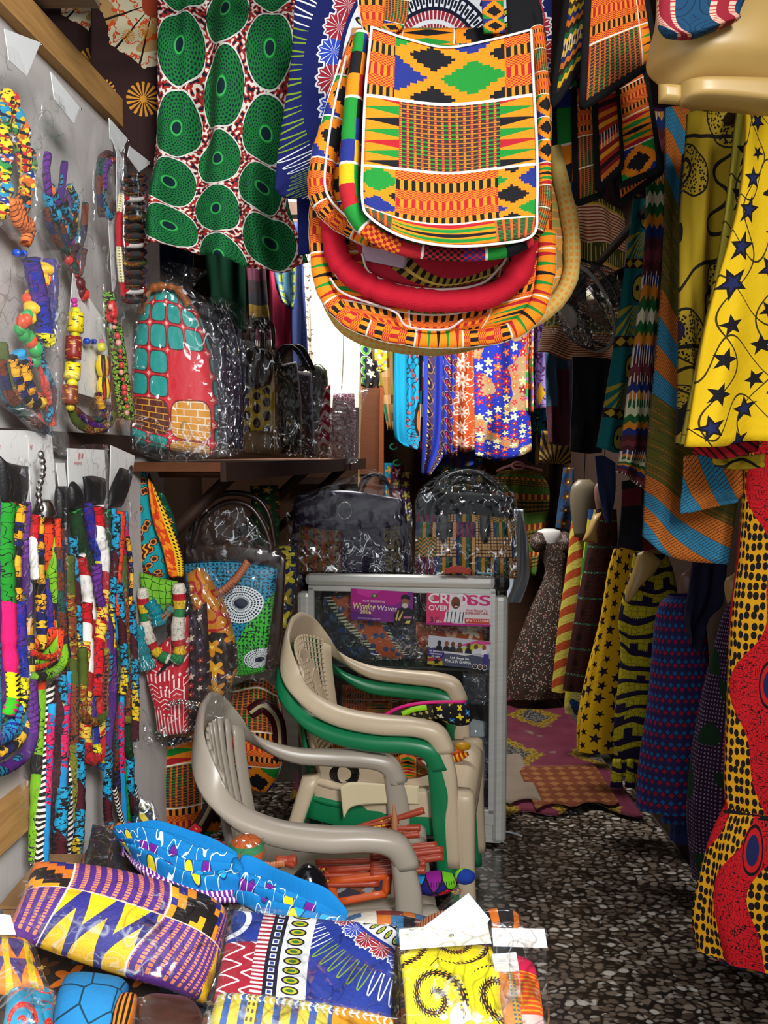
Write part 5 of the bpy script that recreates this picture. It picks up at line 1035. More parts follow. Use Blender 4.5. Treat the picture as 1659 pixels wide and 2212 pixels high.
b = sbag('handbag', 'lilac-grey bag lost in crumpled film, fifth on the wall shelf', 'bag', [[(640, 800), (672, 805)], [(640, 980), (680, 985)]], 3.25, M('grey_lilac', '#4a4250'), .03, [[(642, 790), (670, 780), (694, 800)], [(640, 880), (670, 880), (700, 880)], [(645, 990), (680, 1000), (700, 985)]], seed=8, crk=.013, wcr=30)
b = sbag('handbag', 'olive dome-shaped bag in film with a zigzag red side, sixth on the shelf', 'bag', [[(672, 790), (690, 786), (706, 800)], [(658, 860), (684, 860), (710, 850)], [(662, 930), (686, 930), (708, 920)]], 3.4, mat('olive_leather', '#2e3416', .3, .5), .04, [[(664, 784), (690, 776), (716, 800)], [(652, 880), (690, 880), (722, 870)], [(658, 985), (690, 990), (718, 985)]], seed=9, crk=.008)
part('side_panel', slab([[(700, 840), (714, 830)], [(690, 900), (714, 890)], [(686, 965), (712, 960)]], 3.35, nu=8, nv=14, pil=.008), M('red_zigzag', lambda u, v: mix(ab(fr(v / .05 + ab(fr(u / .04) - .5)) - .5) < .2, C('#b81c38'), C('#e8d8d0'))), b)
b = sbag('handbag', 'dark pink patterned bag in silvery film at the far end of the wall shelf', 'bag', [[(720, 850), (765, 850)], [(715, 920), (768, 920)], [(718, 992), (765, 996)]], 3.6, M('pink_mesh', lambda u, v: mix(vor(u, v, 60, 'DISTANCE_TO_EDGE', 1)[0] < .08, C('#4a1830'), C('#b87a94'))), .03, [[(712, 838), (740, 830), (775, 842), (798, 838)], [(710, 900), (745, 900), (775, 895), (784, 880)], [(708, 990), (740, 1000), (768, 1000), (774, 990)]], seed=10, crk=.02, wcr=40, fm=plastic_film('silvery_film', .15, gl=2.2, cap=.45))
# ---------------------------------------------------------------- below the wall shelf
REC2 = M('blue_record_print', lambda u, v: (lambda c0: c0)(
    (lambda nf, base: lay(base,
        *[q for cx, cy, R in ((.145, .24, .062), (.02, .235, .055), (.045, .115, .05), (.21, .08, .055)) for q in (
            ((hyp((u - cx), (v - cy) * 1.25) < R), mix(hyp(fr(hyp(u - cx, (v - cy) * 1.25) / .0085) - .5, (fr(ang(u - cx, v - cy) * 6.2) - .5)) < .33, C('#dfe6ea'), C('#10283a'))),
            ((hyp((u - cx), (v - cy) * 1.3) < R * .30), C('#101c34')))]))
    (0, lay(mix((u * 1.2 + (.22 - v) * .9 + noi(u, v, 9, 0) * .05) > .25, C('#1c88b0'), C('#3cb832')), (ab(noi(u, v, 70, 0) - .5) < .03, C('#0c2818')), (vor(u, v, 90, 'F1', .4)[0] < .26, C('#0c2030'))))), rough=.4)
BRL = mat('dark_brown_leather', '#2a1913', .3, .5)
b = sbag('handbag', 'brown leather handbag with blue and green record print, hung in film under the shelf', 'bag', [[(396, 1212), (490, 1208), (600, 1222)], [(404, 1300), (500, 1300), (590, 1300)], [(430, 1400), (500, 1400), (578, 1400)], [(470, 1455), (520, 1462), (570, 1452)]], 2.55, REC2, .03,
    [[(400, 1150), (430, 1080), (520, 1090), (560, 1150)], [(398, 1215), (450, 1210), (540, 1210), (610, 1200)], [(400, 1320), (470, 1320), (560, 1320), (606, 1330)], [(440, 1450), (500, 1470), (570, 1475), (600, 1440)]], seed=21, crk=.008, wcr=18, grp='film-wrapped bags under the shelf', nu=36, nv=40)
part('leather_band', slab([[(398, 1175), (500, 1172), (606, 1186)], [(398, 1216), (500, 1212), (604, 1226)]], 2.53, nu=20, nv=8, pil=.012), BRL, b); part('side_panel', slab([[(604, 1190), (618, 1200)], [(592, 1320), (612, 1330)], [(566, 1450), (602, 1440)]], 2.56, nu=8, nv=20, pil=.01), BRL, b)
part('handle', tube([(418, 1180), (440, 1120), (490, 1085), (540, 1095), (572, 1140), (588, 1190)], .009, 8, 36, 2.50), BRL, b); part('handle', tube([(410, 1180), (424, 1110), (480, 1068), (545, 1072), (580, 1110), (596, 1190)], .009, 8, 36, 2.6), BRL, b)
t = thing('seed_bracelet', 'brown coconut-bead string lying across the blue record-print bag', 'bracelet', at(462, 1290, 2.44))
for i in range(17):
    k = i / 16; x, y = 462 + 70 * k + 8 * math.sin(k * 3), 1288 - 72 * k ** 1.1; part('bead', tube([(x - 3, y + 3), (x + 3, y - 3)], .0115, 8, 2, 2.44), mat('coconut_bead', lambda u, v: mix(noi(u, v, 5, 2), C('#8a4a30'), C('#c07a58')), .5), t)
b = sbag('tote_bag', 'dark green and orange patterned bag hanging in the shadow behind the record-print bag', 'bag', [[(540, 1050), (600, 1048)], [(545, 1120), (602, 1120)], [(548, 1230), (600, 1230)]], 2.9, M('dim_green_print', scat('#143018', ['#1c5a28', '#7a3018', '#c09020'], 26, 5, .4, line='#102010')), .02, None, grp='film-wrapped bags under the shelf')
b = sbag('tote_bag', 'navy and yellow star bag crushed in film behind the case corner', 'bag', [[(600, 1180), (636, 1180)], [(604, 1240), (644, 1240)], [(598, 1360), (622, 1360)]], 2.95, M('navy_yellow', scat('#101c34', ['#c0b01c', '#8a7a18'], 18, 4, .6)), .02, [[(596, 1168), (640, 1170)], [(600, 1260), (648, 1250)], [(592, 1380), (622, 1370)]], seed=23, crk=.012, grp='film-wrapped bags under the shelf')
# scarves and headwraps
TEALS = M('teal_sun_print', lambda u, v: lay(C('#128a94'), (noi(u, v, 16, 0) > .6, C('#5a1c10')), ((vor(u, v, 40, 'F1', .9)[0] < .3), C('#d07018')), ((vor(u, v, 40, 'F1', .9)[0] < .2), C('#3a1810')), (ab(vor(u, v, 40, 'F1', .9)[0] - .36) < .03, C('#0c2c34')), (noi(u, v, 11, 0, 7.) > .64, mix(ab(fr(u / .012 + sn(v * 300) * .3) - .5) < .2, C('#4a1420'), C('#e0a020')))))
ORD = M('yellow_dot_orange', lambda u, v: mix(u > .03, mix(noi(u, v, 60, 1) > .5, C('#c83c14'), C('#e8841c')), mix(hyp(fr(u / .008) - .5, fr(v / .008 + .5 * mod(fl(u / .008), 2.)) - .5) < .3, C('#e8b818'), C('#1c1408'))))
sc = lambda label, rows, Y, m, **k: single('headwrap', slab(rows, Y, **{**dict(nu=24, nv=34, pil=.02, prnd=3, folds=1.5, amp=.005), **k}), m, label, 'headwrap', 'folded headwraps and scarves')
sc('teal headwrap with orange suns, bunched at the left under the brick bag', [[(290, 1010), (312, 1012)], [(288, 1100), (336, 1090)], [(300, 1180), (364, 1160)], [(310, 1240), (376, 1225)], [(330, 1262), (372, 1258)]], 2.25, TEALS)
sc('orange and yellow dotted headwrap bunched beside the teal one', [[(318, 1030), (332, 1050)], [(330, 1120), (368, 1130)], [(350, 1180), (392, 1200)], [(362, 1230), (396, 1240)], [(372, 1248), (392, 1246)]], 2.22, ORD)
sc('maroon and blue flowered headwrap, topmost of the bundle', [[(300, 1006), (318, 1010)], [(306, 1050), (334, 1060)], [(330, 1100), (352, 1120)]], 2.30, M('maroon_flower', scat('#5a1840', ['#c03a6a', '#e0a040', '#2060a0', '#e86a1c'], 30, 6, .42)))
sc('dark green scarf folded behind the orange headwrap', [[(340, 1060), (356, 1070)], [(352, 1110), (376, 1120)], [(366, 1150), (384, 1160)]], 2.28, M('dk_green_print', scat('#0f4030', ['#0c6a50', '#d07a30'], 30, 5, .4)))
GRW = M('ghana_stripe', lambda u, v: lay(C('#d8cfc0'), (btw(fr(v / .12 + .08), .3, .44), C('#b81c28')), (btw(fr(v / .12 + .08), .44, .62), C('#e0b41c')), (btw(fr(v / .12 + .08), .62, .8), C('#1c7a40')), (ab(noi(u, v, 60, 1) - .5) < .02, C('#201010'))))
HEX = M('green_hex', lambda u, v: mix(vor(u, v, 60, 'DISTANCE_TO_EDGE', .4)[0] < .05, C('#6aa82c'), C('#123c14')))
sc('green honeycomb print cloth tucked under the teal headwrap', [[(302, 1236), (350, 1250), (384, 1256)], [(306, 1280), (350, 1290), (385, 1290)], [(320, 1310), (350, 1325), (380, 1310)]], 2.2, HEX)
tt = thing('headwrap', 'red, yellow, green and white twisted headband hanging in a loop below the bundle', 'headwrap', at(350, 1430, 2.16), 'folded headwraps and scarves')
for pts, r, m in (([(308, 1270), (312, 1320), (320, 1370), (340, 1410), (366, 1425)], .014, GRW), ([(386, 1260), (388, 1310), (384, 1370), (388, 1410), (378, 1428)], .017, GRW), ([(320, 1300), (335, 1320), (345, 1350)], .018, M('teal_white', scat('#0f7a88', ['#e0ece8', '#0c4050'], 34, 5, .4))), ([(318, 1330), (350, 1335), (372, 1310)], .011, TEALS), ([(300, 1350), (306, 1400), (320, 1445)], .022, M('teal_white', ''))): part('twist', tube(pts, r, 8, 26, 2.17, rn=.2), m, tt)
b = sbag('handbag', 'crimson mudcloth-print bag with black flap and chain in crumpled film, lowest at the left', 'bag', [[(312, 1420), (360, 1380), (405, 1330)], [(318, 1470), (360, 1470), (405, 1460)], [(334, 1530), (365, 1530), (404, 1525)], [(340, 1584), (370, 1588), (403, 1584)]], 2.2, M('mudcloth_red', mud, rough=.5), .02, [[(300, 1400), (380, 1300), (440, 1300)], [(302, 1470), (380, 1450), (452, 1450)], [(304, 1560), (380, 1560), (440, 1550)], [(310, 1606), (370, 1618), (420, 1600)]], seed=31, crk=.012, wcr=26, grp='film-wrapped bags under the shelf')
part('flap', slab([[(350, 1440), (398, 1392)], [(336, 1462), (384, 1424)]], 2.17, nu=10, nv=6, pil=.008), BLKL, b, 'black stitched flap')
part('side_panel', slab([[(406, 1330), (446, 1300)], [(406, 1460), (452, 1450)], [(405, 1584), (436, 1560)]], 2.24, nu=10, nv=20, pil=.02), M('dark_mixed', scat('#241418', ['#8a2030', '#c0b0a0', '#3a2a4a'], 40, 5, .4)), b)
for k in range(9): part('chain_link', tube([at(368 + 7.5 * k + 5 * math.cos(a), 1519 - 3 * math.sin(k * .5) + 4 * math.sin(a), 2.13) for a in [i * .9 for i in range(8)]], .0016, 5, 14), SILV, b)
b = sbag('handbag', 'amber and burgundy flower-print bag wrapped in film between the red and blue bags', 'bag', [[(402, 1240), (430, 1228), (452, 1250)], [(420, 1330), (460, 1330), (490, 1330)], [(440, 1420), (480, 1420), (512, 1430)], [(445, 1500), (480, 1505), (500, 1480)]], 2.35, M('amber_print', lambda u, v: mix(v > .2, scat('#241a14', ['#d08a18', '#e0a020'], 16, 5, .55, bl=('#5a1c28', 12))(u, v), lay(C('#c07a18'), (ab(noi(u, v, 22, 0) - .5) < .04, C('#a82018')))), rough=.45), .04, [[(396, 1220), (440, 1216), (470, 1250)], [(410, 1340), (470, 1330), (506, 1350)], [(430, 1440), (480, 1440), (524, 1430)], [(440, 1540), (480, 1560), (506, 1520)]], seed=33, crk=.011, wcr=26, grp='film-wrapped bags under the shelf')
part('film_tail', slab([[(440, 1480), (500, 1450)], [(436, 1560), (480, 1540)], [(400, 1600), (430, 1590)]], 2.2, nu=18, nv=24, crk=.012, crs=30, thick=.01), FILM, b)
def backpack(label, rows, Y, seed, zx, pil=.06):
    t = thing('backpack', label, 'backpack', at(rows[-1][1][0], rows[-1][1][1], Y), 'kente backpacks on the floor')
    part('body', slab(rows, Y, nu=36, nv=36, pil=pil, prnd=2.4), M('kente_pack%d' % seed, kente(.17, .12, seed)), t)
    for o, w_, m in ((0, .024, mat('burgundy_leather', '#3c1018', .35, .5)), (0, .006, M('zip_tape', '#c8b890'))):
        part('zip_band' if w_ > .01 else 'zip', tube(zx, w_, 8, 40, Y - (.05 if w_ > .01 else .066), sq=.4), m, t)
    return t
backpack('kente backpack with burgundy zip band and black piping, behind the front chair', [[(330, 1600), (400, 1580), (450, 1590)], [(305, 1680), (400, 1660), (485, 1650)], [(310, 1740), (400, 1740), (492, 1720)], [(330, 1800), (400, 1812), (470, 1800)]], 2.45, 51, [(468, 1665), (462, 1720), (440, 1770), (410, 1812)])
backpack('kente backpack leaning in the dark corner beside the display case', [[(500, 1480), (560, 1465), (600, 1490)], [(490, 1560), (560, 1560), (614, 1570)], [(500, 1640), (560, 1640), (610, 1650)], [(520, 1700), (570, 1712), (590, 1700)]], 2.85, 57, [(540, 1540), (570, 1525), (600, 1560), (606, 1640)])
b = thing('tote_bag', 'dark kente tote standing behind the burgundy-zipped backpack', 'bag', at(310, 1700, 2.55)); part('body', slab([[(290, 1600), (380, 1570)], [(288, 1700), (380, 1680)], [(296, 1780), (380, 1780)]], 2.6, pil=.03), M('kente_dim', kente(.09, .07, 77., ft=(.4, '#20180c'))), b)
# ---------------------------------------------------------------- inside and on the display case
def onf(pts, d): return [[tuple(p) + (float(on_plane(p[0], p[1], CF(.3, d, .5), CN)[1]),) for p in r] for r in pts]
def inbag(label, rows, d, m, pil=.02, wrap=True, seed=0, cat_='bag', name='handbag'):
    rows = onf(rows, d); t = thing(name, label, cat_, CF(.4, d, .5), None); q = rows[-1][0]; t.location = tuple(at(q[0], q[1], q[2]))
    part('body', slab(rows, None, nu=24, nv=20, pil=pil, prnd=3, folds=1, amp=.004, seed=seed), m, t)
    if wrap: part('film_wrap', slab(onf([[(p[0], p[1]) for p in r] for r in rows], d - .03), None, nu=30, nv=26, crk=.008, crs=30, seed=seed, grow=.06, thick=.01), FILM, t)
DASHD = M('dark_dashiki', lambda u, v: lay(C('#17202e'), (ab(u + v * .7 - .25) < .05, C('#a84818')), (ab(ab(u + v * .7 - .25) - .06) < .012, mix(fr(v / .012) < .5, C('#101010'), C('#b8c0a0'))), (vor(u, v, 22, 'F1', .8)[0] < .25, C('#1c3a6a'))))
inbag('navy and orange dashiki-print bag in film on the top shelf of the case', [[(700, 1290), (820, 1280), (900, 1290)], [(700, 1370), (820, 1360), (900, 1380)], [(730, 1420), (820, 1425), (920, 1420)]], .10, DASHD, seed=61)
inbag('orange and pink floral cloth bundle behind the flyers in the case', [[(870, 1345), (960, 1345), (1050, 1350)], [(880, 1400), (960, 1400), (1050, 1400)], [(900, 1430), (960, 1432), (1040, 1430)]], .16, M('orange_pink', scat('#b8521c', ['#e0b090', '#f0d8b8', '#a01c28'], 14, 6, .5)), seed=62)
inbag('grey-green bag in shiny film at the left of the case', [[(668, 1290), (690, 1290)], [(668, 1400), (700, 1400)], [(668, 1440), (700, 1440)]], .12, M('slate', '#26302c'), seed=63)
inbag('black and gold kente bag on the middle shelf of the case', [[(740, 1480), (840, 1478), (900, 1480)], [(740, 1530), (840, 1530), (905, 1530)], [(750, 1550), (840, 1556), (900, 1550)]], .14, M('kente_gold_dim', kente(.08, .05, 88.)), seed=64)
inbag('blue-grey clutch in film on the middle shelf, right side of the case', [[(1000, 1450), (1060, 1450)], [(1000, 1500), (1062, 1500)], [(1005, 1520), (1060, 1522)]], .10, M('steel_blue', '#27303c'), seed=65)
inbag('white and red cloth bundle low in the right side of the case', [[(1005, 1550), (1050, 1560)], [(1000, 1620), (1055, 1630)], [(1005, 1700), (1050, 1700)]], .12, M('white_cloth', '#a8b4b8'), seed=66)
inbag('blue paisley cloth folded at the lower left inside the case', [[(645, 1650), (700, 1650)], [(645, 1740), (700, 1740)], [(645, 1825), (700, 1820)]], .06, M('blue_paisley', paisley('#1c5a88', '#8a3a3c', '#c08a70')), wrap=False, seed=67, name='folded_cloth', cat_='cloth')
inbag('teal cloth bundle at the lower right inside the case', [[(1010, 1740), (1056, 1740)], [(1010, 1840), (1056, 1840)]], .1, M('teal_cloth', scat('#24505c', ['#7090a0', '#c86a2c'], 20, 5, .4)), wrap=False, seed=68, name='folded_cloth', cat_='cloth')
zc = CH + .002
b = thing('handbag', 'purple bag with dashiki side panels and ring, wrapped in film on top of the case', 'bag', CF(.15, .1, zc), 'bags on top of the case')
Yb = 3.3
part('body', slab([[(640, 1075), (750, 1070), (875, 1085)], [(632, 1130), (750, 1140), (880, 1135)], [(630, 1236), (750, 1238), (885, 1240)]], Yb, nu=34, nv=30, pil=.03, prnd=5), M('purple_dashiki_panel', lambda u, v: lay(C('#1e1236'), (btw(u, .03, .2) * (v < .17), mix(fr(u / .035) > .5, mix(noi(u, v, 80, 2) > .5, C('#7a6a2a'), C('#3a2c14')), mix(noi(u, v, 60, 2) > .6, C('#9a3c1c'), C('#1a2c4a')))), (btw(u, .36, .42) * (v < .17), mix(noi(u, v, 90, 1) > .5, C('#5a4a20'), C('#201408')))), rough=.5), b)
part('flap', slab([[(640, 1066), (750, 1060), (870, 1078)], [(632, 1100), (750, 1110), (872, 1112)], [(636, 1135), (740, 1146), (870, 1136)]], Yb - .04, nu=26, nv=16, pil=.014), mat('purple_satin', '#241440', .35, .5), b, 'purple satin flap')
part('ring', tube([at(745 + 15 * math.cos(a), 1103 + 18 * math.sin(a), Yb - .062) for a in [i * .6283 for i in range(11)]], .0022, 6, 40), SILV, b)
for k in (0, 1): part('handle', tube([(770 + 10 * k, 1070), (785 + 10 * k, 1035), (815 + 8 * k, 1025), (840, 1050), (846, 1078)], .006, 7, 24, Yb - .02 + .06 * k), BLKL, b)
part('film_wrap', slab([[(760, 1040), (790, 1015), (830, 1020), (860, 1050)], [(625, 1080), (720, 1062), (840, 1060), (888, 1085)], [(618, 1160), (740, 1150), (840, 1150), (893, 1150)], [(622, 1238), (740, 1240), (840, 1240), (890, 1242)]], Yb - .085, nu=44, nv=40, crk=.008, crs=18, thick=.01, seed=71), FILM, b)
b = thing('handbag', 'black-topped kente handbag with two arched handles in film, on top of the case', 'bag', CF(.5, .1, zc), 'bags on top of the case')
Yb = 3.24
def kbag(u, v):
    x, y = u / .072, v / .058; h = wn(fl(x), fl(y), 5.)
    st = pal(fr(x * 1), ['#1c2c6a', '#125c3c', '#d88a20', '#125c3c', '#20140c', '#d8a050']); z = mix(xor(fr(y * 5 + ab(fr(x * 3) - .5)) > .5, fr(x * 3) > .5), C('#d8902c'), C('#125c3c')); g = mix(mx(fr(x * 6) < .25, fr(y * 6) < .25), C('#e0b070'), C('#3a1414')); r = mix(fr(x * 4) > .5, C('#8a1824'), C('#1c1c5a'))
    return lay(st, (h > .3, z), (h > .55, g), (h > .8, r))
part('body', slab([[(905, 1085), (1010, 1080), (1108, 1088)], [(898, 1140), (1010, 1140), (1112, 1140)], [(897, 1245), (1010, 1246), (1118, 1250)]], Yb, nu=34, nv=30, pil=.03, prnd=5), M('kente_handbag', kbag), b)
part('top_panel', slab([[(908, 1068), (1010, 1064), (1108, 1072)], [(900, 1100), (1010, 1098), (1110, 1105)], [(905, 1112), (1010, 1110), (1105, 1120)]], Yb - .04, nu=24, nv=12, pil=.014), BLKC, b)
for x in (958, 1048): part('strap_tab', slab([[(x - 10, 1108), (x + 10, 1108)], [(x - 11, 1150), (x + 11, 1150)], [(x - 4, 1172), (x + 4, 1172)]], Yb - .05, nu=6, nv=10, pil=.005), BLKL, b)
part('handle', tube([(930, 1075), (960, 1035), (1010, 1018), (1060, 1035), (1092, 1085)], .0085, 8, 40, Yb - .03), BLKL, b); part('handle', tube([(958, 1075), (985, 1040), (1000, 1034), (1040, 1055), (1065, 1078)], .0085, 8, 40, Yb + .05), BLKL, b)
part('film_wrap', slab([[(940, 1030), (980, 1012), (1040, 1014), (1085, 1040)], [(898, 1070), (980, 1060), (1060, 1060), (1118, 1080)], [(892, 1160), (980, 1150), (1060, 1150), (1120, 1160)], [(892, 1246), (980, 1248), (1060, 1248), (1122, 1252)]], Yb - .085, nu=44, nv=40, crk=.007, crs=16, thick=.01, seed=72), FILM, b)
t = thing('banknote', 'folded red and pale banknote tucked before the kente handbag on the case', 'banknote', CF(.62, -.01, zc)); part('note', slab([[(963, 1228), (990, 1222), (1018, 1230)], [(960, 1240), (990, 1238), (1016, 1242)]], 3.03, nu=8, nv=4, crk=.002, thick=.002), mat('note_red', '#b0483c', .7), t)
t = thing('pen', 'pale blue pen lying on the top rail of the case', 'pen', CF(.6, -.01, zc)); part('barrel', tube([(1030, 1238), (1068, 1240)], .0035, 8, 4, 3.03), mat('pale_blue_plastic', '#5a8aa0', .4), t)
cloth_thing('plastic_bag', 'pale blue-white plastic bag hanging behind the right end of the case', 'bag', [[(1110, 1100), (1130, 1100)], [(1112, 1160), (1140, 1170)], [(1100, 1260), (1144, 1240)], [(1080, 1310), (1125, 1300)]], 3.6, mat('bluish_white_film', '#a9b4c4', .35, .5), folds=2, amp=.012)
# things on the stacked chairs
CS = lambda name, label, cat_, rows, Y, m, **k: single(name, slab(rows, Y, **{**dict(nu=24, nv=14, pil=.02, prnd=2.6), **k}), m, label, cat_)
t = thing('flat_cap', 'dark cap with neon pink and green edge on the seat of the stacked chairs', 'cap', at(920, 1560, 2.55))
part('crown', slab([[(812, 1556), (880, 1530), (950, 1522)], [(830, 1562), (900, 1556), (960, 1552)]], 2.58, nu=24, nv=10, pil=.03, prnd=2.4), M('brown_dashiki_cap', lambda u, v: lay(C('#2a2414'), (ab(fr(u / .02) - .5) + ab(fr(v / .02) - .5) < .3, C('#b0a060')))), t)
part('peak', slab([[(935, 1524), (985, 1520), (1014, 1518)], [(940, 1545), (985, 1545), (1022, 1548)], [(965, 1562), (990, 1568), (1012, 1566)]], 2.55, nu=20, nv=12, pil=.022, prnd=2.6), M('black_yellow_print', scat('#111018', ['#d8c020', '#1c6aa0', '#e0dcc0'], 40, 4, .4)), t)
part('edge_band', tube([(808, 1560), (860, 1530), (920, 1518), (1005, 1516)], .005, 6, 30, 2.535), mat('neon_pink', '#d8187c', .5), t); part('edge_band', tube([(868, 1542), (895, 1532), (922, 1528)], .008, 6, 14, 2.525, sq=.5), mat('neon_green', '#98d81c', .5), t)
CS('folded_cloth', 'folded kente cloth under the arm on the green chair seat', 'cloth', [[(720, 1600), (830, 1580), (960, 1590)], [(715, 1660), (830, 1660), (950, 1640)], [(740, 1690), (830, 1696), (900, 1690)]], 2.78, M('kente_folded', kente(.08, .06, 91.)), pil=.04)
CS('folded_cloth', 'black and green kente bundle between the stacked chairs', 'cloth', [[(830, 1650), (880, 1630), (930, 1660)], [(835, 1690), (880, 1690), (925, 1690)]], 2.62, M('kente_folded2', kente(.05, .04, 93.)), pil=.03)
t = thing('cable_coil', 'loosely coiled black cable on the cream sheet of the stacked chairs', 'cable', at(735, 1690, 2.55))
for k in range(5): part('loop', tube([at(738 + 24 * math.cos(a) + 3 * k, 1672 + (18 + 2 * k) * math.sin(a), 2.56 - .01 * k) for a in [i * .5236 for i in range(13)]], .004, 6, 40), BLKP, t)
cb_ = single('torn_card', slab([[(735, 1700), (760, 1690), (840, 1694), (905, 1698)], [(738, 1730), (770, 1720), (840, 1718), (905, 1722)], [(742, 1768), (764, 1742), (840, 1736), (905, 1738)]], 2.44, nu=30, nv=10, thick=.004), mat('cream_card', '#d9cba6', .6), 'torn cream card sheet lying across the green chair seat', 'card')
t = thing('wrapped_sweets', 'small orange and striped yellow wrapped bundle on the brown chair seat', 'sweet', at(990, 1640, 2.72))
for x, y, m in ((985, 1622, '#c8581c'), (1000, 1612, '#b8860c')): part('bundle', ball(at(x, y, 2.72), .026, .02, .014), mat('b_' + m[1:], m, .4), t)
part('striped_end', tube([(978, 1640), (995, 1634), (1012, 1628)], [.012, .013, .005], 8, 8, 2.7), M('red_yellow_stripe', lambda u, v: mix(fr(v / .014) > .5, C('#e0b418'), C('#b81c24'))), t)
# leather fans and frames on the front chair
WOV = M('woven_raffia', lambda u, v: lay(pal(fr(v / .05), ['#c8741c', '#7a1c18', '#c89a30', '#2a5a2c', '#c8601c', '#30243c', '#d09030']), ((fr(u / .006) < .35), C('#8a2418')), ((fr(u / .012) > .5) * (fr(v / .01) > .5), C('#e0a83a'))))
def hfan(label, blade, hand, Y, nb=1):
    t = thing('hand_fan', label, 'fan', at(blade[0][0], blade[0][1], Y), 'woven hand fans with leather handles')
    a, b_, c, d = blade
    part('woven_blade', slab([[a, b_], [d, c]], Y, nu=16, nv=8, pil=.006, prnd=6, thick=.006), WOV, t); part('binding', tube([a, ((a[0] + b_[0]) / 2, (a[1] + b_[1]) / 2), b_], .004, 6, 10, Y - .005), LEA, t); part('binding', tube([d, ((c[0] + d[0]) / 2, (c[1] + d[1]) / 2), c], .004, 6, 10, Y - .005), LEA, t)
    for h in hand: part('handle', tube([h[0], ((h[0][0] + h[1][0]) / 2, (h[0][1] + h[1][1]) / 2), h[1]], [.006, .0085, .0095], 8, 12, Y - .008), LEA, t)
    return t
hfan('woven hand fan with leather handle, topmost of the pile on the front chair', [(742, 1794), (852, 1760), (862, 1776), (748, 1806)], [[(845, 1772), (916, 1750)]], 2.14)
hfan('second woven fan of the pile, its handle under the topmost one', [(700, 1798), (850, 1774), (856, 1792), (690, 1812)], [[(850, 1790), (908, 1788)]], 2.12)
hfan('third woven fan, orange and yellow, at the left of the pile', [(682, 1802), (820, 1790), (860, 1806), (690, 1822)], [[(840, 1808), (906, 1802)]], 2.08)
t = hfan('woven fan lying crosswise with a pointed leather tip sticking up', [(800, 1808), (870, 1796), (875, 1812), (805, 1822)], [], 2.06)
part('handle', tube([(850, 1736), (853, 1775), (852, 1822)], [.002, .008, .007], 8, 12, 2.05), mat('pale_leather', '#b07858', .5), t)
for k, (y0, y1, lb) in enumerate([(1832, 1826, 'red leather fan handles right of the chair arm, topmost row'), (1846, 1836, 'second red leather fan handle right of the chair arm'), (1862, 1850, 'third red leather fan handle right of the chair arm'), (1872, 1864, 'fourth red leather fan handle near the chair arm'), (1882, 1880, 'lowest red leather fan handle near the chair arm')]):
    t = thing('hand_fan', lb, 'fan', at(870, y0 + 20, 2.0), 'woven hand fans with leather handles'); part('handle', tube([(800, y0 + 6), (870, y0), (920 + (k < 3) * 38 - (k == 0) * 14, y1)], [.008, .009, .010], 8, 16, 2.03 - .012 * k), LEA, t)
    part('woven_blade', slab([[(680, y0 + 26), (820, y0 + 22)], [(682, y0 + 36), (820, y0 + 34)]], 2.02 - .012 * k, nu=12, nv=4, pil=.004, thick=.005), WOV if k % 2 else LEA, t)
def frame(label, quad, Y, m, w_=.011):
    t = thing('leather_frame', label, 'frame', at(quad[2][0], quad[2][1], Y), 'leather framed pictures on the front chair')
    for i in range(4):
        a, b_ = quad[i], quad[(i + 1) % 4]; part('rail', tube([a, ((a[0] + b_[0]) / 2, (a[1] + b_[1]) / 2), b_], w_, 4, 4, Y), m, t)
    q = [at(x, y, Y) for x, y in quad]; part('picture', qbox(q[3], q[2], q[1], q[0], .003), mat('framed_collage', lambda u, v: lay(C('#3a3440'), (noi(u, v, 20, 1) > .5, C('#7a4a2c')), (noi(u, v, 26, 1, 3.) > .6, C('#8a8a90'))), .3), t)
ORL = mat('orange_leather', '#c8521c', .4, .45)
frame('orange leather frame with a collage picture under the front chair arm', [(712, 1905), (838, 1890), (834, 1930), (725, 1950)], 1.98, ORL)
frame('red leather frame stacked on the orange one', [(705, 1880), (830, 1872), (826, 1888), (708, 1898)], 2.0, LEA, .008)
# patchwork doll slipper at the chair's right and gourd
t = thing('patchwork_toy', 'bright patchwork cloth turtle lying on the front chair seat edge', 'toy', at(950, 1930, 2.02))
part('body', slab([[(892, 1895), (940, 1882), (985, 1890)], [(890, 1912), (940, 1910), (990, 1905)], [(900, 1928), (940, 1932), (980, 1922)]], 2.0, nu=22, nv=16, pil=.03, prnd=2.2), M('toy_patch', lambda u, v: lay(pal(redc(vor(u, v, 30, 'F1', 1)[1]), ['#e01c3c', '#1c90d8', '#f0d81c', '#6ab81c', '#8a1c8a', '#f06a1c', '#1c1c70']), (vor(u, v, 30, 'DISTANCE_TO_EDGE', 1)[0] < .05, C('#141414')), ((fr(u / .006) < .3) * (fr(v / .02) > .6), C('#141414')))), t)
part('head', ball(at(1004, 1893, 1.99), .026, .02, .019), M('toy_head', lambda u, v: lay(C('#8ad81c'), (v > .5, C('#d8187c')), (u > .6, C('#1c3c9a')))), t)
for x, y in ((905, 1925), (985, 1925), (1000, 1900)): part('foot', ball(at(x, y, 1.99), .014, .012, .010), M('toy_patch', ''), t)
t = thing('gourd_ornament', 'dark glossy calabash gourd in film beside the fans', 'ornament', at(668, 1940, 1.9)); part('gourd', loft([(*at(668, 1945, 1.92), .02, .02), (*at(668, 1925, 1.92), .044, .04), (*at(667, 1895, 1.92), .038, .035), (*at(666, 1873, 1.92), .018, .018), (*at(666, 1868, 1.92), .004, .004)], n=24), mat('glossy_black', '#121318', .12, .6), t)
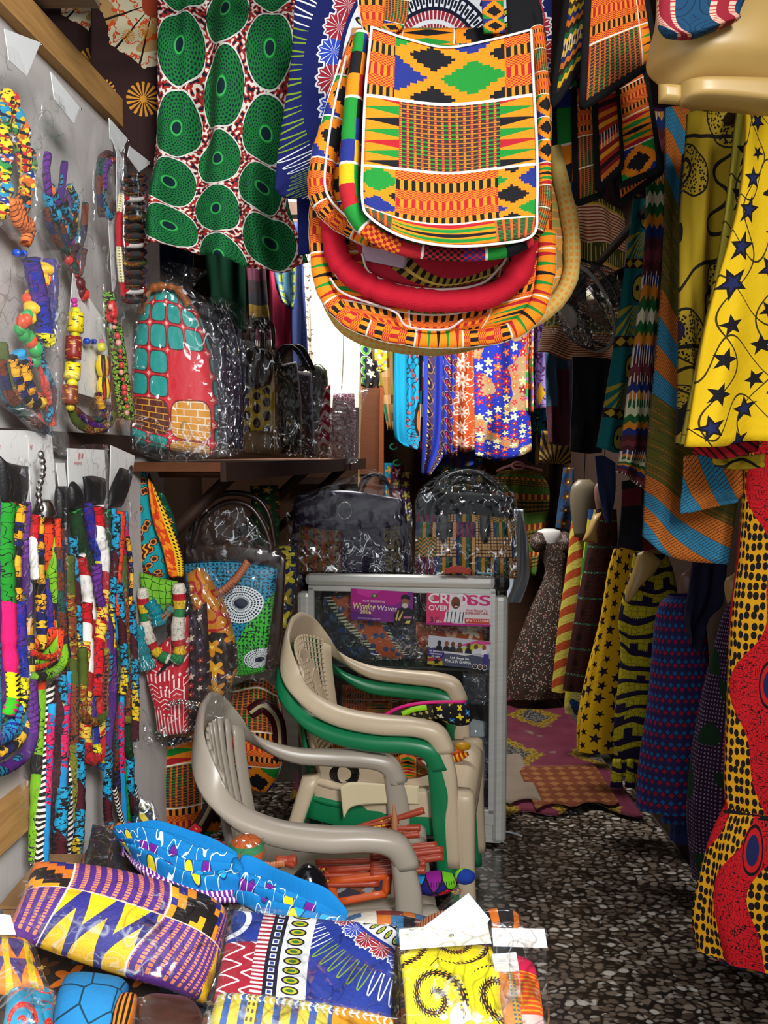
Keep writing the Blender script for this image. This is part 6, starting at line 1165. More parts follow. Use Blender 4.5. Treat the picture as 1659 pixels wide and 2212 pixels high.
t = thing('striped_ball', 'orange and green striped cloth ball in film behind the blue cloth', 'ball', at(530, 1865, 1.85)); part('ball', ball(at(532, 1838, 1.85), .042, .042, .036, 20, 14), M('ball_stripe', lambda u, v: lay(C('#d0642c'), (btw(v, .3, .45), C('#3a8a58')), (btw(v, .6, .7), C('#e8c8a0')))), t); part('film_wrap', slab([[(485, 1812), (530, 1800), (575, 1815)], [(482, 1845), (530, 1840), (582, 1850)], [(500, 1870), (530, 1875), (570, 1872)]], 1.79, nu=20, nv=18, crk=.004, pil=.02, thick=.01), FILM, t)
t = thing('beaded_tassel', 'maroon and copper wire-wrapped leather beads beside the striped ball', 'ornament', at(610, 1870, 1.8))
for k in range(22):
    x = 545 + 3.2 * k; y = 1868 - 2 * math.sin(k * .4); part('bead', ball(at(x, y, 1.8), .0035, .004, .009, 6, 4), mat('copper_bead', '#b8704a', .35, .5), t)
for x, y, x2, y2 in ((600, 1868, 640, 1856), (596, 1856, 636, 1866)): part('leather_knob', tube([(x, y), ((x + x2) / 2, (y + y2) / 2 - 2), (x2, y2)], [.009, .011, .012], 8, 10, 1.82), LEA, t)
t = thing('beaded_tassel', 'red leather wrapped knob with gold wire at the foot of the kente backpack', 'ornament', at(410, 1815, 1.95)); part('knob', tube([(398, 1812), (415, 1800), (428, 1786)], [.010, .014, .012], 10, 12, 1.9), mat('red_leather', '#9a1c24', .3, .5), t); part('knob', tube([(450, 1818), (470, 1822), (484, 1828)], [.008, .008, .006], 8, 10, 1.9), mat('red_leather', ''), t)
# ---------------------------------------------------------------- the stall table in front
TBL = thing('stall_table', 'low wooden stall table under the heap of wrapped goods', 'table', (-.45, 1.2, 0))
part('table_top', box(-.68, .78, .66, .22, 1.36, .69), WMD, TBL)
for x, y in ((-.64, .82), (.18, .82), (-.64, 1.32), (.18, 1.32)): part('leg', box(x - .03, y - .03, 0, x + .03, y + .03, .66), WMD, TBL)
part('table_cloth', sheetgrid(-.685, .225, .775, 1.365, .694, 30, 30, .02, 4), M('heap_cloth', scat('#2c2420', ['#5a3a20', '#c86a1c', '#2a4a5a'], 18, 5, .5)), TBL)
def pk(name, label, rows, m, film_rows=None, pil=.02, seed=0, Y=None, cat_='pouch', grp='film-packed goods on the stall table', fm=None, nu=36, nv=24, prnd=4, crk=.0035, wy=.035, fold=0, crs=16, uvk='m', thick=.012, back=.6):
    r = rows[-1][len(rows[-1]) // 2]; t = thing(name, label, cat_, at(r[0], r[1], r[2]), grp)
    part('body', slab(rows, Y, nu=nu, nv=nv, pil=pil, prnd=prnd, thick=thick, folds=fold, amp=.003, seed=seed, uv=uvk, back=back), m, t)
    if film_rows: part('film_wrap', slab([[(p[0], p[1], p[2] - wy) for p in q] for q in film_rows], None, nu=44, nv=34, crk=crk, crs=crs, thick=.006, seed=seed + 1, pil=.006), fm or FILM, t)
    return t
t = thing('cardboard_carton', 'brown carton standing behind the table under the black clutch', 'carton', (-.5, 1.46, 0))
part('box', box(-.64, 1.37, 0, -.27, 1.56, .74), mat('kraft_card', '#8a6a48', .8), t); part('flap', box(-.645, 1.365, .74, -.265, 1.50, .745), mat('kraft_card', ''), t)
def clutch(x, y):
    u, v = x * .30, y * .19
    dash = mix((fr(v / .0052) > .3) * (fr(u / .0125 + mod(fl(v / .0052), 2.) * .5) > .22), C('#e08060'), C('#4a2a86'))
    dash = mix((fr(v / .0052) > .3), C('#5a1e8a'), mix(fr(u / .0125) > .45, C('#e88a5c'), C('#4a3080')))
    st = fl(x * 24) / 24.; sx = ab(fr((st - .5) * 2.6) - .5) * 2; z = fr(fl(y * 12) / 12. * 1.1 + sx * 1.0)
    zig = pal(z, ['#1a1414', '#f0901c', '#2c2a80', '#f0a81c', '#1a1414', '#1a1414'])
    mzig = ab(fr(x * 7.4 + .2) - .5) * 2; W_ = mix(ab(mzig * .8 + .1 - (y * 2.2)) < .27, C('#f4c014'), C('#2c2a80'))
    s2 = fl(x * 30) / 30.; left = pal(fr(fl(y * 14) / 14. * 1.6 + s2 * 3.), ['#1a1414', '#e8781c', '#2c2a80', '#f0a01c'])
    top = lay(dash, (x < .17, left), (btw(x, .55, .87), zig))
    bot = lay(dash, (btw(x, .17, .55), W_), (x > .93, mix(ab(fr(y * 2 + x * 8) - .5) < .12, C('#f4c014'), C('#2c2a80'))))
    c = mix(y < .45, top, bot)
    return lay(c, (ab(x - .55) < .004, WH), (ab(x - .17) < .004, WH), (ab(y - .45) < .006 * 1., C('#e8c8b0')))
pk('clutch_bag', 'rolled kente clutch in orange, violet and black, largest pack at the table lower left', [[(75, 1862, 1.26), (250, 1895, 1.25), (420, 1935, 1.24), (492, 1980, 1.24)], [(50, 1930, 1.19), (240, 1975, 1.18), (400, 2030, 1.17), (480, 2060, 1.17)], [(20, 2000, 1.12), (150, 2060, 1.12), (330, 2115, 1.11), (445, 2165, 1.12)]],
   M('kente_clutch', clutch, rough=.5), [[(60, 1858, 1.26), (250, 1888, 1.25), (430, 1935, 1.24), (505, 1975, 1.24)], [(40, 1930, 1.19), (240, 1970, 1.16), (410, 2020, 1.16), (492, 2060, 1.17)], [(8, 2010, 1.12), (150, 2068, 1.11), (330, 2122, 1.10), (450, 2178, 1.12)]], .045, 1, prnd=2.4, nu=60, nv=40, crk=.003, uvk='n')
pk('clutch_bag', 'glossy black clutch with yellow lace print in film, under the blue bow', [[(200, 1780, 1.50), (330, 1830, 1.46), (510, 1900, 1.42)], [(190, 1830, 1.44), (330, 1890, 1.40), (500, 1950, 1.37)], [(180, 1885, 1.38), (330, 1925, 1.34), (485, 1985, 1.32)]],
   mat('black_lace_print', lambda u, v: lay(C('#121114'), (btw(u, .18, .27) * btw(v, .015, .05) * (ab(hyp(fr(u / .018) - .5, fr(v / .018) - .5) - .3) < .07), C('#c8b81c'))), .25, .5), [[(190, 1772, 1.50), (340, 1825, 1.45), (515, 1895, 1.42)], [(176, 1830, 1.44), (330, 1885, 1.39), (505, 1950, 1.37)], [(168, 1890, 1.38), (330, 1932, 1.33), (492, 1992, 1.32)]], .02, 2)
CYD = M('cyan_dashiki', lambda U_, V_: (lambda u, v: (lambda edge: lay(C('#0a72b4'), (edge * (vor(u, v, 30, 'F1', .9)[0] < .27), C('#0c3c70')), (edge * (vor(u, v, 30, 'F1', .9)[0] < .22), pal(redc(vor(u, v, 30, 'F1', .9)[1]), ['#e0d020', '#7a1a90', '#e0d020', '#6a1a86', '#1c9ad8'])), (edge * (ab(noi(u, v, 34, 1) - .5) < .008), C('#dfe8f0')), (v < .004, C('#6a1a86')), ((v < .004) * (fr(u / .008) < .4), C('#e8e0f0'))))(v < .07))(V_, .105 - U_))
bow = thing('headband', 'bright blue dashiki cloth bow gathered in the middle, lying over the black clutch', 'headwrap', at(515, 1960, 1.3))
part('wing', slab([[(248, 1792, 1.44), (250, 1806, 1.42), (258, 1822, 1.40), (266, 1834, 1.38)], [(330, 1787, 1.42), (326, 1815, 1.38), (316, 1850, 1.34), (304, 1884, 1.31)], [(420, 1812, 1.40), (415, 1850, 1.35), (405, 1895, 1.30), (420, 1940, 1.26)], [(508, 1858, 1.36), (512, 1870, 1.33), (516, 1886, 1.30), (528, 1952, 1.26)]], None, nu=70, nv=50, folds=5.2, amp=.0075, pil=.012, thick=.006, prnd=3, wob=.03, bias=1.), CYD, bow)
part('wing', slab([[(508, 1860, 1.35), (514, 1878, 1.32), (512, 1900, 1.29), (505, 1945, 1.26)], [(570, 1882, 1.34), (575, 1905, 1.31), (570, 1935, 1.27), (560, 1968, 1.24)], [(650, 1918, 1.31), (655, 1942, 1.28), (650, 1965, 1.25), (640, 1990, 1.22)], [(738, 1984, 1.27), (744, 1995, 1.25), (742, 2002, 1.24), (735, 2012, 1.22)]], None, nu=70, nv=50, folds=5.2, amp=.0075, pil=.012, thick=.006, prnd=3, wob=.03, bias=1., seed=3), CYD, bow)
part('knot', tube([at(508, 1858, 1.33), at(514, 1880, 1.31), at(520, 1905, 1.30)], [.006, .010, .006], 8, 10), M('cyan_plain', '#0a72b4'), bow)
DPK = M('dashiki_packet', lambda u, v: lay(dashiki(.265, .215, .62, '#1d3590')(u, v), (u < .062, lay(C('#1d3590'), (v < .10, C('#a01c30')), ((v < .10) * (ab(ab(fr(v / .03 + .2 * 0) - .5) - fr(u / .03) * .5) < .05), C('#ecdfe4')), ((v > .10) * (hyp(u - .0, v - .135) < .03), C('#dfe4ee')), ((v > .10) * (hyp(u - .0, v - .135) < .022), C('#23408a')))), (btw(u, .045, .062), mix((fr(v / .007) < .5), C('#a01c30'), C('#ecdfe4'))), (btw(u, .062, .082), lay(C('#12122a'), (mx(ab(fr(v / .012) - .5), ab((u - .072) / .014)) < .32, C('#e4e8f0')), (mx(ab(fr(v / .012) - .5), ab((u - .072) / .014)) < .2, C('#1d3590')))), (btw(u, .082, .122), lay(C('#e8ecf0'), (hyp((u - .1) / .03, fr(v / .016) - .5) < .42, C('#12122a')), (hyp((u - .1) / .035, fr(v / .016) - .5) < .28, C('#b8b41c')), (hyp((u - .1) / .04, fr(v / .016) - .5) < .14, C('#2a6a2c'))))), rough=.5)
pk('folded_cloth', 'folded royal blue dashiki cloth with white and red print in a clear packet', [[(505, 1965, 1.20), (680, 1985, 1.20), (858, 2000, 1.20)], [(480, 2070, 1.12), (660, 2085, 1.12), (850, 2100, 1.12)], [(462, 2158, 1.05), (650, 2190, 1.05), (842, 2218, 1.05)]],
   DPK, [[(495, 1952, 1.20), (680, 1972, 1.20), (868, 1990, 1.20)], [(470, 2070, 1.12), (660, 2080, 1.11), (866, 2100, 1.12)], [(448, 2172, 1.05), (650, 2200, 1.04), (862, 2230, 1.05)]], .012, 3, cat_='cloth', nu=60, nv=40, crk=.002, crs=12)
pk('folded_cloth', 'pale yellow and blue striped kente packet at the bottom edge below the blue one', [[(470, 2148, 1.0), (650, 2165, 1.0), (850, 2200, 1.0)], [(455, 2200, .97), (640, 2230, .97), (850, 2260, .97)], [(440, 2290, .95), (640, 2300, .95), (850, 2310, .95)]],
   M('pale_kente_stripe', lambda u, v: lay(C('#c8b840'), ((fr(u / .022) > .6), C('#3a5a9a')), (btw(u, .04, .06) * (fr(v / .006) > .5) * (fr(u / .006) > .5), C('#5a4a2a')), (u > .15, C('#d8901c')), ((v > .05) * (ab(fr(u / .008) - ab(fr(v / .01) - .5)) < .2), C('#e8e4d8'))), rough=.4), [[(462, 2140, 1.0), (650, 2158, 1.0), (870, 2195, 1.0)], [(440, 2200, .97), (640, 2225, .96), (868, 2262, .97)], [(430, 2300, .95), (640, 2310, .95), (860, 2320, .95)]], .02, 4, cat_='cloth')
yk = pk('folded_cloth', 'yellow packet printed with dark caterpillar swirls under a white header', [[(862, 2052, 1.12), (960, 2046, 1.12), (1060, 2040, 1.12)], [(872, 2130, 1.06), (970, 2125, 1.06), (1085, 2120, 1.06)], [(880, 2240, 1.0), (990, 2240, 1.0), (1125, 2240, 1.0)]],
   M('yellow_swirl_print', swirl('#f0e010', '#24160a', .085, 40., top=(.125, '#6a1a90'))), [[(855, 2005, 1.12), (960, 2000, 1.12), (1058, 1996, 1.12)], [(862, 2120, 1.06), (970, 2115, 1.05), (1092, 2110, 1.06)], [(870, 2250, 1.0), (990, 2250, 1.0), (1135, 2250, 1.0)]], .01, 5, cat_='cloth', nu=44, nv=34)
def hdr(t, q, Y, nm='header_card'):
    p = [at(x, y, Y) for x, y in q]; part(nm, qbox(p[3], p[2], p[1], p[0], .0012), WHT, t)
hdr(yk, [(862, 2008), (1052, 1990), (1062, 2038), (864, 2052)], 1.09)
hdr(yk, [(905, 2010), (1012, 1930), (1058, 1985), (1050, 2000)], 1.16)
part('staple', tube([at(972, 2020, 1.085), at(980, 2020, 1.085)], .002, 6, 2), SILV, yk)
pr = pk('pouch', 'packet with red and orange striped cloth under a broad white header, rightmost on the table', [[(1075, 2060, 1.12), (1120, 2070, 1.12), (1150, 2085, 1.12)], [(1085, 2140, 1.06), (1130, 2140, 1.06), (1165, 2150, 1.06)], [(1110, 2240, 1.0), (1150, 2240, 1.0), (1180, 2240, 1.0)]],
   M('red_orange_cloth', lambda u, v: lay(C('#d8144c'), (v < .08, C('#f05018')), ((v < .08) * (fr(v / .006) < .35), C('#f0a018')), (v < .02, C('#e8c0b8')))), [[(1062, 1990, 1.12), (1120, 1992, 1.12), (1180, 2004, 1.12)], [(1070, 2120, 1.06), (1125, 2120, 1.05), (1182, 2130, 1.06)], [(1095, 2250, 1.0), (1140, 2250, 1.0), (1190, 2250, 1.0)]], .014, 6)
hdr(pr, [(1062, 2005), (1176, 2007), (1183, 2048), (1066, 2044)], 1.09)
ps = pk('pouch', 'narrow orange, green and gold beadwork packet with small white header, beside the yellow one', [[(1065, 2085, 1.1), (1090, 2080, 1.1), (1112, 2085, 1.1)], [(1072, 2140, 1.05), (1098, 2140, 1.05), (1118, 2140, 1.05)], [(1098, 2240, .99), (1115, 2240, .99), (1135, 2240, .99)]],
   M('bead_grid', lambda u, v: lay(C('#e8881c'), ((u > .014) * (fr(u / .006) > .4), mix(fr(v / .005) > .5, C('#1c6a6a'), C('#c8a82c'))))), [[(1060, 2070, 1.1), (1090, 2068, 1.1), (1122, 2072, 1.1)], [(1068, 2140, 1.05), (1098, 2140, 1.04), (1124, 2140, 1.05)], [(1090, 2250, .99), (1115, 2250, .99), (1140, 2250, .99)]], .008, 7)
hdr(ps, [(1062, 2062), (1115, 2058), (1122, 2098), (1070, 2100)], 1.07)
pk('pouch', 'dark film packet with orange batik straps behind the broad white header', [[(1040, 1975, 1.24), (1085, 1968, 1.24), (1120, 1980, 1.24)], [(1050, 2010, 1.2), (1090, 2010, 1.2), (1125, 2020, 1.2)]], M('black_orange_straps', lambda u, v: mix(ab(fr(u / .03) - .5) < .18, C('#18161c'), C('#d8701c'))), [[(1030, 1965, 1.24), (1085, 1958, 1.24), (1125, 1970, 1.24)], [(1050, 2015, 1.2), (1090, 2015, 1.2), (1130, 2025, 1.2)]], .012, 8)
pk('folded_cloth', 'patterned brown, blue and white cloth rolls lying behind the blue dashiki packet', [[(745, 1985, 1.36), (850, 1985, 1.36), (940, 1990, 1.34)], [(750, 2010, 1.30), (850, 2015, 1.30), (930, 2020, 1.30)]], M('mixed_rolls', lambda u, v: pal(wn(fl(u / .022), fl(v / .02)), ['#1c1c24', '#c86a1c', '#2c6a9a', '#6a2a1c', '#d8d0c0', '#2c6a9a', '#8a2c20'])), [[(735, 1980, 1.36), (850, 1975, 1.36), (960, 1975, 1.34)], [(740, 2016, 1.30), (850, 2020, 1.30), (950, 2026, 1.30)]], .02, 9, cat_='cloth', prnd=2.5)
pk('woven_purse', 'red woven purse in clear film leaning behind the yellow packet', [[(900, 2000, 1.32), (960, 1975, 1.3), (1025, 1955, 1.3)], [(890, 2030, 1.26), (960, 2015, 1.24), (1020, 2000, 1.24)]], M('red_weave', lambda u, v: mix(fr(u / .005) > .4, C('#a83418'), C('#e0a070'))), [[(925, 1985, 1.32), (975, 1935, 1.32), (1010, 1920, 1.30), (1045, 1950, 1.3)], [(880, 2020, 1.28), (960, 1990, 1.28), (1010, 1975, 1.26), (1050, 1980, 1.26)], [(890, 2040, 1.24), (960, 2025, 1.24), (1010, 2010, 1.24), (1050, 2005, 1.24)]], .012, 10, cat_='purse')
pk('pouch', 'teal pouch with red and yellow swirls in film at the lower left corner', [[(20, 2130, 1.02), (70, 2135, 1.02), (118, 2150, 1.02)], [(12, 2180, .98), (60, 2190, .98), (114, 2195, .98)], [(0, 2260, .95), (60, 2260, .95), (105, 2260, .95)]], M('red_yellow_swirls', swirl('#1c8ab0', '#c8201c', .045, 1.)), [[(-10, 2118, 1.02), (60, 2120, 1.02), (122, 2140, 1.02)], [(-10, 2180, .98), (60, 2185, .97), (120, 2200, .98)], [(-10, 2270, .95), (60, 2270, .95), (110, 2270, .95)]], .016, 11)
kp = pk('pouch', 'yellow and violet kente pouch with white header at the left edge of the table', [[(-40, 2025, 1.08), (20, 2025, 1.08), (62, 2035, 1.08)], [(-40, 2070, 1.04), (20, 2080, 1.04), (78, 2085, 1.04)], [(-40, 2120, 1.0), (30, 2130, 1.0), (92, 2120, 1.0)]], M('kente_yellow_violet', lambda u, v: lay(C('#e8801c'), (ab(fr(u / .03) - .5) * 2 < fr(v / .04), C('#4a3a7a')), (ab(fr(u / .03 + .5) - .5) < .14, C('#d8b81c')))), [[(-40, 2000, 1.08), (10, 2000, 1.08), (66, 2020, 1.08)], [(-40, 2070, 1.04), (20, 2070, 1.03), (88, 2080, 1.04)], [(-40, 2130, 1.0), (30, 2138, 1.0), (108, 2130, 1.0)]], .012, 12)
hdr(kp, [(-40, 1970), (22, 1978), (34, 2020), (-40, 2018)], 1.05)
pk('folded_cloth', 'blue cloth printed with dark rounded outlines under the rolled clutch', [[(140, 2110, 1.10), (220, 2120, 1.1), (280, 2130, 1.1)], [(120, 2160, 1.04), (200, 2170, 1.04), (262, 2180, 1.04)], [(110, 2250, 1.0), (190, 2260, 1.0), (250, 2260, 1.0)]], M('blue_circles', lambda u, v: mix(vor(u, v, 26, 'DISTANCE_TO_EDGE', .7)[0] < .03, C('#2478b0'), C('#14384c'))), None, .02, 13, cat_='cloth')
pk('rope_necklace', 'black and orange striped cord coil beneath the rolled clutch', [[(262, 2150, 1.05), (296, 2150, 1.05)], [(245, 2190, 1.02), (290, 2190, 1.02)], [(235, 2260, .98), (270, 2260, .98)]], M('black_orange_stripes', lambda u, v: mix(fr(u / .006) > .5, C('#181410'), C('#d8781c'))), None, .012, 14, cat_='necklace')
pk('pouch', 'dark brown bag bottom under film below the kente clutch', [[(300, 2160, 1.04), (400, 2180, 1.04)], [(300, 2205, 1.0), (440, 2205, 1.0)], [(290, 2270, .96), (440, 2270, .96)]], mat('brown_leather', ''), [[(290, 2150, 1.04), (440, 2180, 1.04)], [(285, 2205, 1.0), (460, 2205, 1.0)], [(280, 2270, .96), (460, 2270, .96)]], .02, 15)
pk('pouch', 'orange and brown wooden-handled pouch in film behind the black clutch', [[(225, 1790, 1.6), (262, 1775, 1.6)], [(190, 1840, 1.55), (230, 1830, 1.55)], [(165, 1880, 1.5), (200, 1880, 1.5)]], M('brown_orange_stripe', lambda u, v: mix(fr(u / .008 + v / .03) > .5, C('#4a2c1c'), C('#a8682c'))), [[(218, 1780, 1.6), (250, 1765, 1.6)], [(172, 1840, 1.55), (240, 1825, 1.55)], [(155, 1890, 1.5), (200, 1890, 1.5)]], .012, 16)
pk('pouch', 'patchwork pouch in film at the foot of the long rope necklaces', [[(296, 1725, 1.9), (330, 1745, 1.9)], [(296, 1770, 1.88), (346, 1790, 1.88)], [(300, 1800, 1.86), (340, 1806, 1.86)]], M('navy_yellow', ''), [[(290, 1712, 1.9), (330, 1730, 1.9)], [(290, 1770, 1.88), (352, 1790, 1.88)], [(298, 1808, 1.86), (346, 1812, 1.86)]], .015, 17)
# ---------------------------------------------------------------- skirts on the right-hand rail
single('clothes_rail', tube([(.62, 1.1, 2.12), (.66, 2.0, 2.12), (.72, 3.2, 2.12)], .012, 10, 8), WDK, 'dark wooden clothes rail running along the right side above the skirts', 'rail')
def skirt(label, rows, Y, m, name='skirt', cat_='skirt', group='garments on the right-hand rail', **k):
    return cloth_thing(name, label, cat_, rows, Y, m, group=group, **{**dict(folds=2.2, amp=.012, nu=50, nv=40, thick=.012), **k})
YST = M('yellow_star_print', stars('#e8be14', .056, '#17131a', '#1c2858', R=.46))
skirt('bright yellow skirt with black and blue stars and dark tendrils', [[(1618, 200), (1680, 200), (1760, 200)], [(1600, 420), (1670, 420), (1770, 420)], [(1530, 700), (1640, 700), (1770, 700)], [(1482, 965), (1560, 964), (1625, 952), (1700, 955)]], 1.46, YST, folds=1.6, amp=.010)
skirt('narrow pleated edge of a yellow-green skirt just left of the star skirt', [[(1596, 240), (1622, 240)], [(1560, 520), (1600, 520)], [(1500, 830), (1545, 830)], [(1472, 960), (1490, 960)]], 1.52, M('yellow_green_star', stars('#b4aa3c', .07, '#17131a', None, R=.44)), folds=1, amp=.006, nu=16)
skirt('olive gold skirt with black leaves and dark purple blossoms', [[(1490, 240), (1560, 240), (1660, 240)], [(1470, 500), (1550, 500), (1660, 500)], [(1470, 800), (1540, 800), (1640, 800)], [(1462, 960), (1540, 975), (1640, 965)]], 1.62, M('gold_leaf_print', goldleaf), folds=2.6, amp=.012)
cloth_thing('skirt', 'red lining and gold hem turned up below the star skirt', 'skirt', [[(1490, 955), (1560, 960), (1640, 950)], [(1500, 980), (1560, 992), (1640, 975)]], 1.54, M('red_tiger', lambda u, v: mix(ab(fr(u / .02 + v / .02) - .5) < .16, C('#b01824'), C('#3a0c10'))), folds=1, amp=.003, nu=20, nv=6)
cloth_thing('skirt', 'dark gold gathered hem showing under the red lining', 'skirt', [[(1535, 975), (1600, 985), (1650, 980)], [(1545, 1008), (1600, 1015), (1650, 1008)]], 1.58, M('gold_leaf_print', goldleaf), folds=2, amp=.006, nu=20, nv=8)
ZIP = M('zip_stripe_print', zips)
zsk = skirt('blue, orange and olive diagonal zipper-stripe skirt folded at the hem', [[(1440, 230), (1480, 230), (1520, 230)], [(1436, 500), (1470, 500), (1530, 500)], [(1418, 780), (1470, 780), (1560, 780)], [(1400, 1000), (1480, 1000), (1600, 1000)], [(1390, 1160), (1430, 1195), (1500, 1215), (1580, 1222)]], 1.80, ZIP, folds=1.3, amp=.012, nu=60, nv=60)
part('turned_corner', slab([[(1478, 985), (1540, 980), (1602, 990)], [(1474, 1060), (1540, 1060), (1606, 1060)], [(1470, 1110), (1530, 1098), (1598, 1086)]], 1.72, nu=24, nv=20, folds=1, amp=.006), M('zip_stripe_turned', lambda u, v: zips(v * .8 + u * .2, u)), zsk, 'turned-back corner with stripes running the other way')
KST = M('kente_multi_stripe', kstripe(['#4a1c24', '#6a2c34', '#4a1c24', '#1c2c6a', '#c87c1c', '#1c5a2c', '#c8c8a0', '#1c5a2c', '#c87c1c', '#1c2c6a'], .19, .1))
skirt('maroon skirt with blue, orange and green kente stripes', [[(1392, 240), (1430, 240), (1462, 240)], [(1396, 500), (1430, 500), (1450, 500)], [(1366, 780), (1400, 780), (1440, 780)], [(1345, 960), (1390, 960), (1420, 960)], [(1332, 1020), (1366, 1035), (1400, 1062)]], 1.98, KST, folds=1.6, amp=.014)
skirt('teal skirt with gold fan and shell motifs', [[(1372, 420), (1400, 420), (1440, 420)], [(1348, 600), (1380, 600), (1430, 600)], [(1320, 800), (1360, 800), (1410, 800)], [(1290, 966), (1330, 978), (1370, 980)]], 2.25, M('teal_fan_print', tealfan), folds=1.4, amp=.012)
skirt('dark purple and green striped dress sliver hanging behind the kente skirt', [[(1404, 235), (1424, 232), (1445, 240)], [(1372, 330), (1404, 330), (1430, 340)], [(1362, 420), (1390, 420), (1420, 430)]], 2.1, M('purple_green_slant', lambda u, v: pal(fr((u * .6 + v) / .11), ['#2c1c4a', '#3a2050', '#1c6a4a', '#b8b83c', '#1c2c6a', '#4a1c2c'])), folds=1.5, amp=.01)
skirt('dark indigo scarf hanging between the stripe skirt and the gold-leaf skirt', [[(1478, 330), (1500, 330)], [(1470, 420), (1500, 420)], [(1472, 480), (1482, 480)]], 1.66, M('indigo_cloth', '#1c1638'), name='scarf', cat_='scarf', folds=1, amp=.004, nu=12, nv=16)
for k, (a, lb) in enumerate([((1186, 430), ''), ]):
    skirt('cream and rust striped cloth with olive bands, behind the wall fan', [[(1216, 440), (1280, 425), (1352, 460)], [(1200, 540), (1290, 540), (1350, 560)], [(1180, 680), (1290, 690), (1340, 700)], [(1162, 760), (1260, 778), (1350, 768)]], 2.95, M('rust_band_print', lambda u, v: lay(mix(fr(v / .011) > .45, C('#8a3a1c'), C('#d8b090')), ((fr(v / .19) > .68), lay(C('#4a4420'), (ab(fr(u / .012) - .5) < .14 * (vor(u, v, 12, 'F1', .2)[0] < .5), C('#c0b04a')))), (ab(fr(v / .19) - .68) < .02, C('#c89a2c')))), name='wrap_cloth', cat_='cloth', folds=3, amp=.02)
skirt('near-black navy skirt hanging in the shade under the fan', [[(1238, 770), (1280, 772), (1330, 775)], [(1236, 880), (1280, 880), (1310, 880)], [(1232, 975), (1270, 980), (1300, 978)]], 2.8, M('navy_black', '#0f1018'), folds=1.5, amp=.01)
skirt('slate blue and dark red patchwork skirt at the far end of the right-hand rail', [[(1178, 760), (1205, 760), (1245, 765)], [(1180, 860), (1210, 860), (1240, 860)], [(1186, 958), (1210, 962), (1240, 962)]], 3.6, M('slate_patch', lambda u, v: pal(wn(fl(u / .05), fl(v / .16)), ['#2a4056', '#34506a', '#4a1c2c', '#2a4056'])), folds=2, amp=.01)
skirt('gold and dark starburst hem below the slate patchwork skirt', [[(1170, 930), (1230, 935)], [(1165, 1000), (1235, 1003)]], 3.75, M('gold_rays', lambda u, v: mix(fr(ang(u - .06, v + .02) * 4) > .5, C('#8a6a1c'), C('#241420'))), folds=1, amp=.006, nu=14, nv=8)
# red and yellow dress nearest on the right
DOT = M('red_yellow_dot_print', dotty)
t = thing('ruffled_dress', 'red and yellow spotted wax-print dress with black dots, nearest on the right', 'dress', at(1680, 2070, 1.72), 'dresses on the right')
part('skirt', gown([(1725, 560, 75), (1722, 760, 90), (1715, 1000, 105), (1705, 1200, 112), (1700, 1330, 122), (1690, 1500, 118), (1682, 1660, 116), (1680, 1745, 112)], 1.72, .5, n=64, nv=50, folds=9, amp=.03, seed=3, cap=False), DOT, t)
part('flounce', gown([(1680, 1738, 113), (1682, 1800, 140), (1685, 1900, 165), (1690, 1980, 180), (1694, 2050, 178)], 1.72, .5, n=72, nv=24, folds=10, amp=.05, seed=5, cap=False), DOT, t)
part('waist_seam', gown([(1680, 1740, 116), (1680, 1750, 117)], 1.72, .5, n=48, nv=3, folds=9, amp=.03, seed=3, cap=False), BLKC, t)
part('inner_hem', gown([(1694, 1990, 150), (1694, 2062, 160)], 1.72, .48, n=40, nv=6, cap=False), M('dark_lining', scat('#141c3a', ['#5a1420', '#7a5a1c'], 20, 4, .4)), t)
# dresses on mannequins down the right side
def bust(t, cx, y0, y1, hw, Y, m, neck=True):
    mid = (y0 + y1) / 2; rows = [(cx, y1, hw * .7), (cx, mid, hw), (cx, y0 + (y1 - y0) * .15, hw * .95), (cx, y0, hw * .45)]
    if neck: rows += [(cx, y0 - hw * .35, hw * .3), (cx, y0 - hw * .9, hw * .28)]
    part('torso', gown(rows, Y, .55, n=24), m, t)
def mdress(label, rows, Y, m, bu=None, seed=0, folds=8, amp=.04, ratio=.55, name='dress', cap=False, mk=SKINM):
    lo = rows[-1]; t = thing(name, label, 'dress', at(lo[0], lo[1], Y), 'dresses on the right')
    part('skirt', gown(rows, Y, ratio, n=48, nv=40, folds=folds, amp=amp, seed=seed, cap=cap), m, t)
    return t
def mann(label, cx, y0, y1, hw, Y, mk, neck=True, pole=True):
    t = thing('mannequin', label, 'mannequin', [at(cx, y1, Y)[0], Y, 0], None); bust(t, cx, y0, y1, hw, Y, mk, neck)
    p = at(cx, y0, Y)
    if pole: part('hanging_cord', tube([(p[0], p[1], p[2]), (p[0] + .01, p[1], (p[2] + 2.6) / 2), (p[0], p[1], 2.64)], .0022, 5, 6), mat('grey_metal', '#2a2a2c', .4, .5, .6), t)
    return t
mdress('dark purple dress dotted with white pinpoints beside the red and yellow dress', [(1615, 1290, 30), (1612, 1330, 50), (1600, 1450, 70), (1590, 1600, 88), (1585, 1760, 98), (1582, 1900, 85)], 2.25, M('purple_pin_print', pinpurple), seed=1)
mdress('purple dress checked with red and blue squares, third from the right', [(1478, 1285, 34), (1470, 1330, 52), (1468, 1500, 66), (1458, 1650, 74), (1452, 1745, 74)], 2.55, M('red_blue_check', checks), seed=2)
mdress('dark blue eyelet skirt showing between the checked and the pinpoint dresses', [(1500, 1500, 30), (1495, 1650, 42), (1492, 1815, 44)], 2.7, M('blue_eyelet', lambda u, v: mix(hyp(fr(u / .04) - .5, fr(v / .06) - .5) < .16, C('#1f2450'), C('#12122c'))), seed=3)
mdress('sliver of the red-blue checked dress hem reaching lower than the rest', [(1462, 1700, 26), (1460, 1775, 30)], 2.62, M('red_blue_check', checks), seed=4)
